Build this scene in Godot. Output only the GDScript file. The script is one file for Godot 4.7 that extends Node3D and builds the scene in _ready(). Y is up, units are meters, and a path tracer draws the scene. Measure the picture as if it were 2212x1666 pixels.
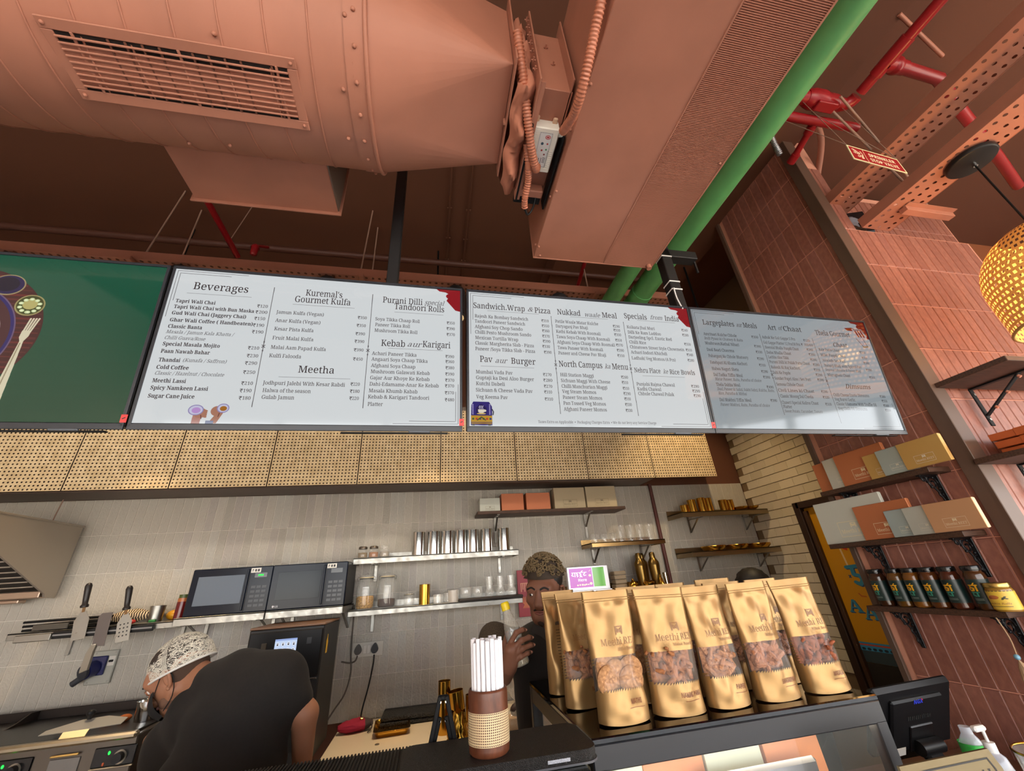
extends Node3D
# A snack counter seen from the customer's side: menu screens, ducts and pipes above, the kitchen wall behind.
# The eye is at (0, 1.65, 0); x runs along the counter, z comes towards the customer.

var rng := RandomNumberGenerator.new()
var mats := {}
var names_used := {}

class MB:
	# collects triangles of one mesh
	var v := PackedVector3Array()
	var n := PackedVector3Array()
	var t := PackedVector2Array()
	var c := PackedColorArray()
	var i := PackedInt32Array()
	var col := Color.WHITE
	var use_col := false
	func vert(p: Vector3, nn: Vector3, uv := Vector2.ZERO) -> int:
		v.append(p); n.append(nn); t.append(uv)
		c.append(col)
		return v.size() - 1
	func tri(a: Vector3, b: Vector3, d: Vector3) -> void:
		var nn := (b - a).cross(d - a).normalized()
		var k := vert(a, nn); vert(b, nn); vert(d, nn)
		i.append_array([k, k + 2, k + 1])
	func quad(a: Vector3, b: Vector3, d: Vector3, e: Vector3, u0 := Vector2(0, 1), u1 := Vector2(1, 0)) -> void:
		# a b d e run counter-clockwise seen from outside; a is the lower left of the print
		var nn := (b - a).cross(e - a)
		if nn.length_squared() < 1e-16:
			nn = (d - b).cross(e - b)
		nn = nn.normalized()
		var k := vert(a, nn, Vector2(u0.x, u0.y)); vert(b, nn, Vector2(u1.x, u0.y)); vert(d, nn, Vector2(u1.x, u1.y)); vert(e, nn, Vector2(u0.x, u1.y))
		i.append_array([k, k + 2, k + 1, k, k + 3, k + 2])
	func box(p: Vector3, s: Vector3, bev := 0.0, b := Basis()) -> MB:
		var h := s * 0.5
		bev = minf(bev, minf(h.x, minf(h.y, h.z)) * 0.95)
		var q := func(x: float, y: float, z: float) -> Vector3: return p + b * Vector3(x, y, z)
		for ax in 3:
			for sg in [-1.0, 1.0]:
				var u := (ax + 1) % 3
				var w := (ax + 2) % 3
				var f := []
				for k in [[-1, -1], [1, -1], [1, 1], [-1, 1]]:
					var o := Vector3.ZERO
					o[ax] = sg * h[ax]
					o[u] = k[0] * (h[u] - bev)
					o[w] = k[1] * (h[w] - bev)
					f.append(p + b * o)
				if sg > 0: quad(f[0], f[1], f[2], f[3])
				else: quad(f[0], f[3], f[2], f[1])
		if bev > 0.0:
			for ax in 3:
				var u := (ax + 1) % 3
				var w := (ax + 2) % 3
				for su in [-1.0, 1.0]:
					for sw in [-1.0, 1.0]:
						var f := []
						for k in [[0, -1], [0, 1], [1, 1], [1, -1]]:
							var o := Vector3.ZERO
							o[ax] = k[1] * (h[ax] - bev)
							o[u] = su * (h[u] - (bev if k[0] == 1 else 0.0))
							o[w] = sw * (h[w] - (0.0 if k[0] == 1 else bev))
							f.append(p + b * o)
						if su * sw > 0: quad(f[0], f[3], f[2], f[1])
						else: quad(f[0], f[1], f[2], f[3])
			for sx in [-1.0, 1.0]:
				for sy in [-1.0, 1.0]:
					for sz in [-1.0, 1.0]:
						var a: Vector3 = q.call(sx * h.x, sy * (h.y - bev), sz * (h.z - bev))
						var bb: Vector3 = q.call(sx * (h.x - bev), sy * h.y, sz * (h.z - bev))
						var d: Vector3 = q.call(sx * (h.x - bev), sy * (h.y - bev), sz * h.z)
						if sx * sy * sz > 0: tri(a, bb, d)
						else: tri(a, d, bb)
		return self
	func grid(rows: Array, close_u := false, close_v := false, flip := false, uvs := true) -> void:
		# rows of points; smooth. Seen from outside with rows going up, columns run counter-clockwise (to the right)
		var nr := rows.size()
		var nc: int = rows[0].size()
		var base := v.size()
		for r in nr:
			for k in nc:
				v.append(rows[r][k]); n.append(Vector3.ZERO); c.append(col)
				t.append(Vector2(float(k) / maxf(1, nc - (0 if close_u else 1)), 1.0 - float(r) / maxf(1, nr - 1)))
		var er := nr if close_v else nr - 1
		var ec := nc if close_u else nc - 1
		for r in er:
			for k in ec:
				var r2 := (r + 1) % nr
				var k2 := (k + 1) % nc
				var a := base + r * nc + k
				var b := base + r * nc + k2
				var d := base + r2 * nc + k2
				var e := base + r2 * nc + k
				var nn := (v[d] - v[a]).cross(v[e] - v[b])
				if flip: nn = -nn
				n[a] += nn; n[b] += nn; n[d] += nn; n[e] += nn
				if flip: i.append_array([a, b, d, a, d, e])
				else: i.append_array([a, d, b, a, e, d])
		for k in range(base, v.size()):
			n[k] = n[k].normalized() if n[k].length_squared() > 1e-20 else Vector3.UP
	func frame(d: Vector3) -> Basis:
		var y := d.normalized()
		var x := (Vector3.RIGHT if absf(y.x) < 0.9 else Vector3.FORWARD)
		x = (x - y * x.dot(y)).normalized()
		return Basis(x, y, x.cross(y))
	func ring(o: Vector3, b: Basis, r: float, seg: int, sq := 1.0) -> PackedVector3Array:
		var a := PackedVector3Array()
		for k in seg:
			var w := -TAU * k / seg
			a.append(o + b * Vector3(cos(w) * r, 0, sin(w) * r * sq))
		return a
	func disc(o: Vector3, b: Basis, r: float, seg: int, up := true, sq := 1.0) -> void:
		var a := ring(o, b, r, seg, sq)
		for k in seg:
			if up: tri(o, a[k], a[(k + 1) % seg])
			else: tri(o, a[(k + 1) % seg], a[k])
	func cyl(a: Vector3, b: Vector3, r: float, seg := 12, r2 := -1.0, caps := true) -> MB:
		var f := frame(b - a)
		if r2 < 0: r2 = r
		grid([ring(a, f, r, seg), ring(b, f, r2, seg)], true)
		if caps:
			if r > 0: disc(a, f, r, seg, false)
			if r2 > 0: disc(b, f, r2, seg, true)
		return self
	func lathe(o: Vector3, prof: Array, seg := 20, b := Basis(), caps := true) -> MB:
		# prof: [radius, height] pairs from the bottom up; a repeated pair makes a hard edge
		var part := []
		for k in prof.size():
			part.append(ring(o + b * Vector3(0, prof[k][1], 0), b, maxf(prof[k][0], 1e-5), seg))
			var last := k == prof.size() - 1
			if last or (part.size() > 1 and prof[k][0] == prof[k + 1][0] and prof[k][1] == prof[k + 1][1]):
				if part.size() > 1: grid(part, true)
				part = []
		if caps:
			disc(o + b * Vector3(0, prof[0][1], 0), b, prof[0][0], seg, false)
			disc(o + b * Vector3(0, prof[-1][1], 0), b, prof[-1][0], seg, true)
		return self
	func tube(path: Array, r, seg := 8, caps := true, closed := false) -> MB:
		var rows := []
		var m := path.size()
		var f := Basis()
		var rr: float
		for k in m:
			var d: Vector3 = (path[(k + 1) % m] - path[(k - 1 + m) % m]) if closed else (path[mini(k + 1, m - 1)] - path[maxi(k - 1, 0)])
			if k == 0: f = frame(d)
			else:
				var y := d.normalized()
				var x := (f.x - y * f.x.dot(y)).normalized()
				f = Basis(x, y, x.cross(y))
			rr = r[k] if r is Array else r
			rows.append(ring(path[k], f, rr, seg))
			if caps and not closed and (k == 0 or k == m - 1): disc(path[k], f, rr, seg, k > 0)
		grid(rows, true, closed)
		return self
	func ball(o: Vector3, r: Vector3, seg := 14, rings := 8, b := Basis()) -> MB:
		var rows := []
		for k in rings + 1:
			var w := -PI / 2 + PI * k / rings
			var a := PackedVector3Array()
			for q in seg:
				var u := -TAU * q / seg
				a.append(o + b * Vector3(cos(u) * cos(w) * r.x, sin(w) * r.y, sin(u) * cos(w) * r.z))
			rows.append(a)
		grid(rows, true)
		return self
	func prism(poly: PackedVector2Array, depth: float, x := Transform3D(), holes := []) -> MB:
		# poly in the local x y plane, counter-clockwise, extruded from z = 0 to z = depth
		if Geometry2D.is_polygon_clockwise(poly): poly.reverse()
		var id := Geometry2D.triangulate_polygon(poly)
		for k in range(0, id.size(), 3):
			var a := poly[id[k]]
			var b := poly[id[k + 1]]
			var d := poly[id[k + 2]]
			if (b - a).cross(d - a) < 0:
				var s := b
				b = d
				d = s
			tri(x * Vector3(a.x, a.y, depth), x * Vector3(b.x, b.y, depth), x * Vector3(d.x, d.y, depth))
			tri(x * Vector3(a.x, a.y, 0), x * Vector3(d.x, d.y, 0), x * Vector3(b.x, b.y, 0))
		for k in poly.size():
			var a := poly[k]
			var b := poly[(k + 1) % poly.size()]
			quad(x * Vector3(a.x, a.y, 0), x * Vector3(b.x, b.y, 0), x * Vector3(b.x, b.y, depth), x * Vector3(a.x, a.y, depth))
		return self
	func add(m: MB, x := Transform3D()) -> MB:
		var o := v.size()
		var nb := x.basis.inverse().transposed()
		for k in m.v.size():
			v.append(x * m.v[k]); n.append((nb * m.n[k]).normalized()); t.append(m.t[k]); c.append(m.c[k])
		for k in m.i: i.append(k + o)
		return self
	func mesh() -> ArrayMesh:
		var a := []
		a.resize(Mesh.ARRAY_MAX)
		a[Mesh.ARRAY_VERTEX] = v
		a[Mesh.ARRAY_NORMAL] = n
		a[Mesh.ARRAY_TEX_UV] = t
		if use_col: a[Mesh.ARRAY_COLOR] = c
		a[Mesh.ARRAY_INDEX] = i
		var m := ArrayMesh.new()
		m.add_surface_from_arrays(Mesh.PRIMITIVE_TRIANGLES, a)
		return m

# ---------------------------------------------------------------- nodes
func numbered(called: String) -> String:
	if not names_used.has(called):
		names_used[called] = 0
		return called
	names_used[called] += 1
	return "%s_%03d" % [called, names_used[called]]

func tag(o: Node3D, label: String, category: String, group := "") -> Node3D:
	o.set_meta("label", label)
	o.set_meta("category", category)
	if group: o.set_meta("group", group)
	return o

func thing(called: String, label: String, category: String, at := Vector3.ZERO, turn := 0.0, group := "") -> Node3D:
	var o := Node3D.new()
	o.name = numbered(called)
	add_child(o)
	o.position = at
	o.rotation.y = turn
	tag(o, label, category, group)
	return o

func part(called: String, g, m: Material, parent: Node3D, label := "") -> MeshInstance3D:
	var o := MeshInstance3D.new()
	o.name = called
	o.mesh = g.mesh() if g is MB else g
	o.material_override = m
	o.cast_shadow = GeometryInstance3D.SHADOW_CASTING_SETTING_ON
	parent.add_child(o, true)
	if label: o.set_meta("label", label)
	return o

func solo(called: String, g, m: Material, label: String, category: String, at := Vector3.ZERO, turn := 0.0, group := "") -> MeshInstance3D:
	var o := part(numbered(called), g, m, self)
	o.position = at
	o.rotation.y = turn
	tag(o, label, category, group)
	return o

func struct(called: String, g: MB, m: Material) -> MeshInstance3D:
	var o := part(called, g, m, self)
	o.set_meta("kind", "structure")
	return o

func dup(src: Node3D, label: String, at: Vector3, turn := 0.0, group := "") -> Node3D:
	var o: Node3D = src.duplicate()
	var base: String = src.name
	if base.length() > 4 and base[-4] == "_" and base.right(3).is_valid_int(): base = base.left(-4)
	o.name = numbered(base)
	add_child(o)
	o.position = at
	o.rotation = Vector3(0, turn, 0)
	o.set_meta("label", label)
	if group: o.set_meta("group", group)
	return o

# ---------------------------------------------------------------- materials
func srgb(r: int, g: int, b: int, a := 255) -> Color:
	return Color8(r, g, b, a)

func mat(key: String, col := Color(0.5, 0.5, 0.5), rough := 0.6, metal := 0.0, spec := 0.5) -> StandardMaterial3D:
	if mats.has(key): return mats[key]
	var m := StandardMaterial3D.new()
	m.resource_name = key
	m.albedo_color = col
	m.roughness = rough
	m.metallic = metal
	m.metallic_specular = spec
	mats[key] = m
	return m

func noise_tex(seed_: int, freq: float, lo: Color, hi: Color, size := 256, oct := 4, kind := FastNoiseLite.TYPE_SIMPLEX_SMOOTH) -> NoiseTexture2D:
	var f := FastNoiseLite.new()
	f.seed = seed_
	f.noise_type = kind
	f.frequency = freq
	f.fractal_octaves = oct
	var g := Gradient.new()
	g.set_color(0, lo)
	g.set_color(1, hi)
	var t := NoiseTexture2D.new()
	t.width = size
	t.height = size
	t.seamless = true
	t.noise = f
	t.color_ramp = g
	return t

func mottle(m: StandardMaterial3D, seed_: int, freq: float, lo: float, hi: float, per_metre: float, world := true) -> StandardMaterial3D:
	# multiplies the base colour with a grain between lo and hi
	m.albedo_texture = noise_tex(seed_, freq, Color(lo, lo, lo), Color(hi, hi, hi))
	m.uv1_triplanar = true
	m.uv1_world_triplanar = world
	m.uv1_scale = Vector3.ONE * per_metre
	return m

func relief(m: StandardMaterial3D, seed_: int, freq: float, cm: float, per_metre: float) -> StandardMaterial3D:
	m.heightmap_enabled = true
	m.heightmap_texture = noise_tex(seed_, freq, Color.BLACK, Color.WHITE, 256, 3)
	m.heightmap_scale = cm
	m.uv1_triplanar = true
	m.uv1_world_triplanar = true
	m.uv1_scale = Vector3.ONE * per_metre
	return m

func glow(key: String, col: Color, energy: float) -> StandardMaterial3D:
	var m := mat(key, col, 0.6)
	m.emission_enabled = true
	m.emission = col
	m.emission_energy_multiplier = energy
	return m

func glass(key: String, tint := Color(1, 1, 1), a := 0.08, rough := 0.03) -> StandardMaterial3D:
	var m := mat(key, Color(tint.r, tint.g, tint.b, a), rough)
	m.transparency = BaseMaterial3D.TRANSPARENCY_ALPHA
	return m

# ---------------------------------------------------------------- print: lettering drawn into images
var fonts := {}
var glyphs := {}

func font_of(face: String) -> SystemFont:
	if not fonts.has(face):
		var f := SystemFont.new()
		f.font_names = PackedStringArray([face.trim_suffix(" Bold")])
		f.font_weight = 700 if face.ends_with("Bold") else 400
		fonts[face] = f
	return fonts[face]

func blank(w: int, h: int, col: Color) -> Image:
	var im := Image.create_empty(w, h, false, Image.FORMAT_RGBA8)
	im.fill(col)
	return im

func tex(im: Image) -> ImageTexture:
	return ImageTexture.create_from_image(im)

func glyph_image(rid: RID, size: int, index: int, col: Color, slant: float, stretch: float) -> Array:
	var key := "%s/%d/%d/%s/%.2f/%.2f" % [rid, size, index, col, slant, stretch]
	if glyphs.has(key): return glyphs[key]
	var ts := TextServerManager.get_primary_interface()
	var sz := Vector2i(size, 0)
	ts.font_render_glyph(rid, sz, index)
	var page := ts.font_get_glyph_texture_idx(rid, sz, index)
	var out := []
	if page >= 0:
		var uv := ts.font_get_glyph_uv_rect(rid, sz, index)
		var src := ts.font_get_texture_image(rid, sz, page).get_region(Rect2i(uv))
		var w := src.get_width()
		var h := src.get_height()
		var extra := int(ceil(absf(slant) * h))
		var off := ts.font_get_glyph_offset(rid, sz, index)
		var im := Image.create_empty(w + extra, h, false, Image.FORMAT_RGBA8)
		im.fill(Color(col.r, col.g, col.b, 0))
		for y in h:
			var dx := int(round(slant * (-(off.y + y)))) if slant > 0 else 0
			for x in w:
				var a := src.get_pixel(x, y).a
				if a > 0.0 and x + dx >= 0 and x + dx < w + extra: im.set_pixel(x + dx, y, Color(col.r, col.g, col.b, a * col.a))
		if absf(stretch - 1.0) > 0.01:
			im.resize(maxi(1, int(round((w + extra) * stretch))), h, Image.INTERPOLATE_BILINEAR)
		out = [im, Vector2(off.x * stretch, off.y)]
	glyphs[key] = out
	return out

func text_width(s: String, face: String, size: int) -> float:
	var tl := TextLine.new()
	tl.add_string(s, font_of(face), size)
	return tl.get_size().x

func write(im: Image, s: String, x: float, y: float, size: int, col: Color, face := "Droid Serif", fit := 0.0, slant := 0.0, centre := false) -> void:
	# y is the baseline; fit > 0 stretches the line to that width
	var tl := TextLine.new()
	tl.add_string(s, font_of(face), size)
	var w := tl.get_size().x
	var st := fit / w if fit > 0.0 else 1.0
	st = round(st * 50.0) / 50.0
	var cursor := x - (w * st * 0.5 if centre else 0.0)
	var ts := TextServerManager.get_primary_interface()
	for g in ts.shaped_text_get_glyphs(tl.get_rid()):
		if g.index > 0 and g.font_rid.is_valid():
			var gi := glyph_image(g.font_rid, g.font_size, g.index, col, slant, st)
			if gi.size():
				im.blend_rect(gi[0], Rect2i(Vector2i.ZERO, gi[0].get_size()), Vector2i(int(round(cursor + gi[1].x + g.offset.x * st)), int(round(y + gi[1].y + g.offset.y))))
		cursor += g.advance * st * g.repeat

func stroke(im: Image, pts: Array, r: float, col: Color) -> void:
	# a round brush along a line of points
	for k in pts.size() - 1:
		var a: Vector2 = pts[k]
		var b: Vector2 = pts[k + 1]
		var m := maxi(1, int(a.distance_to(b) / maxf(0.7, r * 0.4)))
		for j in m + 1:
			dab(im, a.lerp(b, float(j) / m), r, col)

func dab(im: Image, p: Vector2, r: float, col: Color) -> void:
	for y in range(maxi(0, int(p.y - r)), mini(im.get_height(), int(p.y + r) + 2)):
		var dy := y - p.y
		if absf(dy) > r: continue
		var hw := sqrt(r * r - dy * dy)
		var x0 := maxi(0, int(round(p.x - hw)))
		var x1 := mini(im.get_width(), int(round(p.x + hw)) + 1)
		if x1 > x0: im.fill_rect(Rect2i(x0, y, x1 - x0, 1), col)

func oval(im: Image, p: Vector2, rx: float, ry: float, col: Color) -> void:
	for y in range(maxi(0, int(p.y - ry)), mini(im.get_height(), int(p.y + ry) + 2)):
		var dy := (y - p.y) / ry
		if absf(dy) > 1.0: continue
		var hw := sqrt(1.0 - dy * dy) * rx
		var x0 := maxi(0, int(round(p.x - hw)))
		var x1 := mini(im.get_width(), int(round(p.x + hw)) + 1)
		if x1 > x0: im.fill_rect(Rect2i(x0, y, x1 - x0, 1), col)

func polygon(im: Image, pts: Array, col: Color) -> void:
	var lo := 1e9
	var hi := -1e9
	for p in pts:
		lo = minf(lo, p.y)
		hi = maxf(hi, p.y)
	for y in range(maxi(0, int(lo)), mini(im.get_height() - 1, int(hi)) + 1):
		var xs := []
		for k in pts.size():
			var a: Vector2 = pts[k]
			var b: Vector2 = pts[(k + 1) % pts.size()]
			if (a.y <= y + 0.5) != (b.y <= y + 0.5): xs.append(a.x + (y + 0.5 - a.y) / (b.y - a.y) * (b.x - a.x))
		xs.sort()
		for k in range(0, xs.size() - 1, 2):
			var x0 := maxi(0, int(round(xs[k])))
			var x1 := mini(im.get_width(), int(round(xs[k + 1])))
			if x1 > x0: im.fill_rect(Rect2i(x0, y, x1 - x0, 1), col)

func printed(key: String, im: Image, rough := 0.5, metal := 0.0) -> StandardMaterial3D:
	var m := mat(key, Color.WHITE, rough, metal)
	m.albedo_texture = tex(im)
	m.texture_repeat = false
	return m

func arc(o: Vector3, u: Vector3, w: Vector3, r: float, a0: float, a1: float, k: int) -> Array:
	var out := []
	for j in k + 1:
		var a := lerpf(a0, a1, float(j) / k)
		out.append(o + u * cos(a) * r + w * sin(a) * r)
	return out

func smooth_path(pts: Array, per := 6) -> Array:
	# Catmull-Rom through the points
	var out := []
	for k in pts.size() - 1:
		var p0: Vector3 = pts[maxi(k - 1, 0)]
		var p1: Vector3 = pts[k]
		var p2: Vector3 = pts[k + 1]
		var p3: Vector3 = pts[mini(k + 2, pts.size() - 1)]
		for j in per: out.append(p1.cubic_interpolate(p2, p0, p3, float(j) / per))
	out.append(pts[-1])
	return out

func _ready() -> void:
	rng.seed = 7
	# camera: eye at counter height of a standing customer, looking up, a little rolled
	var cam := Camera3D.new()
	cam.name = "camera"
	cam.keep_aspect = Camera3D.KEEP_HEIGHT
	cam.fov = 89.1021
	cam.near = 0.05
	cam.far = 200.0
	cam.transform = Transform3D(Basis(Vector3(0.980874, -0.064746, 0.183559), Vector3(-0.025132, 0.893031, 0.449292), Vector3(-0.193014, -0.445312, 0.874324)), Vector3(0, 1.65, 0))
	add_child(cam)
	cam.current = true
	# daylight comes in through the shop front behind the customer
	var env := Environment.new()
	env.background_mode = Environment.BG_SKY
	var sky := Sky.new()
	var sm := ProceduralSkyMaterial.new()
	sm.sky_top_color = Color(0.78, 0.83, 0.9)
	sm.sky_horizon_color = Color(0.95, 0.94, 0.92)
	sm.ground_horizon_color = Color(0.97, 0.93, 0.87)
	sm.ground_bottom_color = Color(0.86, 0.82, 0.76)
	sm.sun_angle_max = 1.0
	sky.sky_material = sm
	env.sky = sky
	env.background_energy_multiplier = 10.0
	env.tonemap_mode = Environment.TONE_MAPPER_LINEAR
	env.tonemap_exposure = 1.0
	env.sdfgi_enabled = true
	env.ssao_enabled = true
	env.ssil_enabled = true
	var we := WorldEnvironment.new()
	we.name = "world_environment"
	we.environment = env
	add_child(we)
	build_lamps()
	build_room()
	build_pillar()
	build_ceiling_services()
	build_screens()
	build_canopy()
	build_kitchen()
	build_alcove()
	build_pillar_shelves()
	build_case()
	build_counter()
	build_people()

# ---------------------------------------------------------------- shared materials
func terracotta() -> StandardMaterial3D:
	if mats.has("terracotta paint"): return mats["terracotta paint"]
	var m := mat("terracotta paint", srgb(172, 115, 94), 0.5, 0.0, 0.4)
	m.albedo_texture = noise_tex(3, 0.012, Color(0.93, 0.93, 0.93), Color(1, 1, 1), 256, 4)
	m.uv1_triplanar = true
	m.uv1_world_triplanar = true
	m.uv1_scale = Vector3.ONE * 1.3
	return m

func ceiling_paint() -> StandardMaterial3D:
	return mat("dark terracotta ceiling paint", srgb(100, 65, 50), 0.75, 0.0, 0.3)

func steel() -> StandardMaterial3D:
	if mats.has("brushed steel"): return mats["brushed steel"]
	var m := mat("brushed steel", srgb(158, 156, 150), 0.32, 1.0)
	m.roughness_texture = noise_tex(21, 0.03, Color(0.25, 0.25, 0.25), Color(0.5, 0.5, 0.5))
	m.uv1_triplanar = true
	m.uv1_scale = Vector3(3, 3, 3)
	m.roughness = 1.0
	return m

func brass() -> StandardMaterial3D:
	return mat("brass", srgb(205, 155, 62), 0.2, 1.0)

func black_metal() -> StandardMaterial3D:
	return mat("black powder-coated metal", srgb(18, 18, 20), 0.55, 0.0, 0.3)

func dark_wood() -> StandardMaterial3D:
	if mats.has("dark wood"): return mats["dark wood"]
	var m := mat("dark wood", srgb(92, 62, 46), 0.55)
	m.albedo_texture = noise_tex(8, 0.02, Color(0.6, 0.58, 0.56), Color(1, 1, 1), 256, 4)
	m.uv1_triplanar = true
	m.uv1_scale = Vector3(2, 22, 22)
	return m

func black_plastic() -> StandardMaterial3D:
	return mat("black plastic", srgb(20, 20, 22), 0.4, 0.0, 0.35)

# ---------------------------------------------------------------- the room
func bevel_tile(w: float, h: float, d: float, bev: float) -> ArrayMesh:
	# the face of a tile: front and four chamfers, looking along +z, centred
	var g := MB.new()
	var a := Vector3(-w / 2, -h / 2, 0)
	var b := Vector3(w / 2, -h / 2, 0)
	var cc := Vector3(w / 2, h / 2, 0)
	var e := Vector3(-w / 2, h / 2, 0)
	var f := Vector3(bev, bev, d)
	var a2 := a + f
	var b2 := b + Vector3(-bev, bev, d)
	var c2 := cc + Vector3(-bev, -bev, d)
	var e2 := e + Vector3(bev, -bev, d)
	g.quad(a2, b2, c2, e2)
	g.quad(a, b, b2, a2)
	g.quad(b, cc, c2, b2)
	g.quad(cc, e, e2, c2)
	g.quad(e, a, a2, e2)
	return g.mesh()

func tile_field(wall: Node3D, places: Array, shape: ArrayMesh, tones: Array, eye_first := true) -> void:
	# places: transforms; the 300 nearest the customer as tiles of their own, the rest joined
	if eye_first: places.sort_custom(func(p, q): return p.origin.distance_squared_to(Vector3(0, 1.9, 0)) < q.origin.distance_squared_to(Vector3(0, 1.9, 0)))
	var rest := []
	for k in places.size():
		if k < 300:
			var o := part("tile", shape, tones[rng.randi() % tones.size()], wall)
			o.transform = places[k]
		else: rest.append(places[k])
	if rest.size():
		var src := shape.surface_get_arrays(0)
		var g := MB.new()
		var one := MB.new()
		one.v = src[Mesh.ARRAY_VERTEX]
		one.n = src[Mesh.ARRAY_NORMAL]
		one.t = src[Mesh.ARRAY_TEX_UV]
		one.i = src[Mesh.ARRAY_INDEX]
		one.c.resize(one.v.size())
		one.c.fill(Color.WHITE)
		for x in rest: g.add(one, x)
		part("tile_field", g, tones[0], wall).set_meta("kind", "stuff")

func build_room() -> void:
	var paint := terracotta()
	var cp := ceiling_paint()
	# floor, ceiling and the outer walls; floor and walls unseen, pale to bounce daylight
	var fl := mat("grey stone floor", srgb(214, 206, 196), 0.4)
	mottle(fl, 5, 0.02, 0.88, 1.0, 1.2)
	struct("floor", MB.new().box(Vector3(1, -0.1, 0.5), Vector3(10.4, 0.2, 8.2)), fl)
	struct("ceiling", MB.new().box(Vector3(1, 4.4, 0.5), Vector3(10.4, 0.2, 8.2)), cp)
	var plaster := mat("cream plaster", srgb(226, 210, 194), 0.8)
	struct("wall_left", MB.new().box(Vector3(-4.1, 2.15, 0.5), Vector3(0.2, 4.3, 8.0)), plaster)
	var far := MB.new()
	far.box(Vector3(6.1, 2.15, -1.7), Vector3(0.2, 4.3, 3.6))
	far.box(Vector3(6.1, 3.6, 2.3), Vector3(0.2, 1.4, 4.4))
	far.box(Vector3(6.1, 0.075, 2.3), Vector3(0.2, 0.15, 4.4))
	struct("wall_far_right", far, plaster)
	# shop front: a band of windows from low to 2.75 m
	var front := MB.new()
	front.box(Vector3(1, 3.6, 4.4), Vector3(10, 1.4, 0.2))
	front.box(Vector3(1, 0.075, 4.4), Vector3(10, 0.15, 0.2))
	struct("wall_front", front, plaster)
	var mull := mat("white window frame", srgb(225, 225, 222), 0.5)
	var pane := glass("window glass", Color(1, 1, 1), 0.04, 0.01)
	for k in 3:
		var w := MB.new()
		var z0 := 0.1 + k * 4.2 / 3
		for z in [z0 + 0.03, z0 + 1.37]: w.box(Vector3(6.1, 1.525, z), Vector3(0.1, 2.75, 0.06), 0.006)
		for y in [0.18, 2.2, 2.87]: w.box(Vector3(6.1, y, z0 + 0.7), Vector3(0.1, 0.06, 1.4), 0.006)
		var o := struct("window_%d" % (k + 7), w, mull)
		var gl := MB.new()
		gl.quad(Vector3(6.1, 0.21, z0 + 1.34), Vector3(6.1, 0.21, z0 + 0.06), Vector3(6.1, 2.84, z0 + 0.06), Vector3(6.1, 2.84, z0 + 1.34))
		part("pane", gl, pane, o)
	for k in 6:
		var w := MB.new()
		var x0 := -4.0 + k * 10.0 / 6
		var wd := 10.0 / 6
		for x in [x0 + 0.03, x0 + wd - 0.03]: w.box(Vector3(x, 1.525, 4.4), Vector3(0.06, 2.75, 0.1), 0.006)
		for y in [0.18, 2.2, 2.87]: w.box(Vector3(x0 + wd / 2, y, 4.4), Vector3(wd, 0.06, 0.1), 0.006)
		var o := struct("window_%d" % (k + 1), w, mull)
		var gl := MB.new()
		gl.quad(Vector3(x0 + 0.06, 0.21, 4.4), Vector3(x0 + wd - 0.06, 0.21, 4.4), Vector3(x0 + wd - 0.06, 2.84, 4.4), Vector3(x0 + 0.06, 2.84, 4.4))
		part("pane", gl, pane, o)

	# kitchen wall: painted above, narrow upright tiles below
	var back := struct("wall_back", MB.new().box(Vector3(1, 2.15, -3.52), Vector3(10.4, 4.3, 0.2)), cp)
	var grout := mat("pale grout", srgb(228, 222, 212), 0.9)
	var gr := MB.new()
	gr.box(Vector3(-0.31, 1.632, -3.412), Vector3(6.58, 1.464, 0.016))
	part("grout", gr, grout, back)
	var tones := []
	var base := [srgb(178, 172, 161), srgb(171, 165, 155), srgb(183, 177, 167), srgb(174, 167, 160), srgb(180, 176, 168)]
	for k in 5:
		var m := mat("stone grey glazed tile %d" % k, base[k], 0.42, 0.0, 0.45)
		relief(m, 40 + k, 0.03, 0.25, 6.0)
		tones.append(m)
	var rows := [2.3645, 2.119, 1.873, 1.627, 1.381, 1.135, 0.9]
	var places := []
	var short_places := []
	for r in 6:
		var hgt: float = rows[r] - rows[r + 1]
		var n := 0
		var x := -3.03 + 0.0175
		while x < 2.95:
			# hidden: behind the pillar and below the worktop
			var p := Transform3D(Basis(), Vector3(x + 0.02855, (rows[r] + rows[r + 1]) / 2, -3.404))
			if r == 5: short_places.append(p)
			else: places.append(p)
			x += 0.0571
			n += 1
	var shape := bevel_tile(0.0548, 0.2438, 0.003, 0.0012)
	tile_field(back, places, shape, tones)
	var low := []
	for p in short_places: low.append(p)
	var src := MB.new()
	for p in low:
		src.box(p.origin + Vector3(0, 0, 0.001), Vector3(0.0548, 0.2328, 0.004), 0.0012)
	part("tile_field", src, tones[0], back).set_meta("kind", "stuff")

	# side wall of the alcove: brick-bond white tiles with dark joints, a doorway nearer the customer
	var sub := struct("wall_right", MB.new().box(Vector3(3.09, 2.15, -2.6), Vector3(0.2, 4.3, 1.6)), mat("brown joint", srgb(120, 98, 72), 0.9))
	var st := []
	for k in 4:
		var m := mat("cream bevelled tile %d" % k, [srgb(206, 194, 168), srgb(200, 188, 162), srgb(211, 199, 175), srgb(203, 190, 166)][k], 0.25)
		st.append(m)
	var brick := bevel_tile(0.1435, 0.0695, 0.006, 0.002)
	var half := bevel_tile(0.0705, 0.0695, 0.006, 0.002)
	var face := Basis(Vector3.UP, -PI / 2)
	var list := []
	var halves := []
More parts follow.
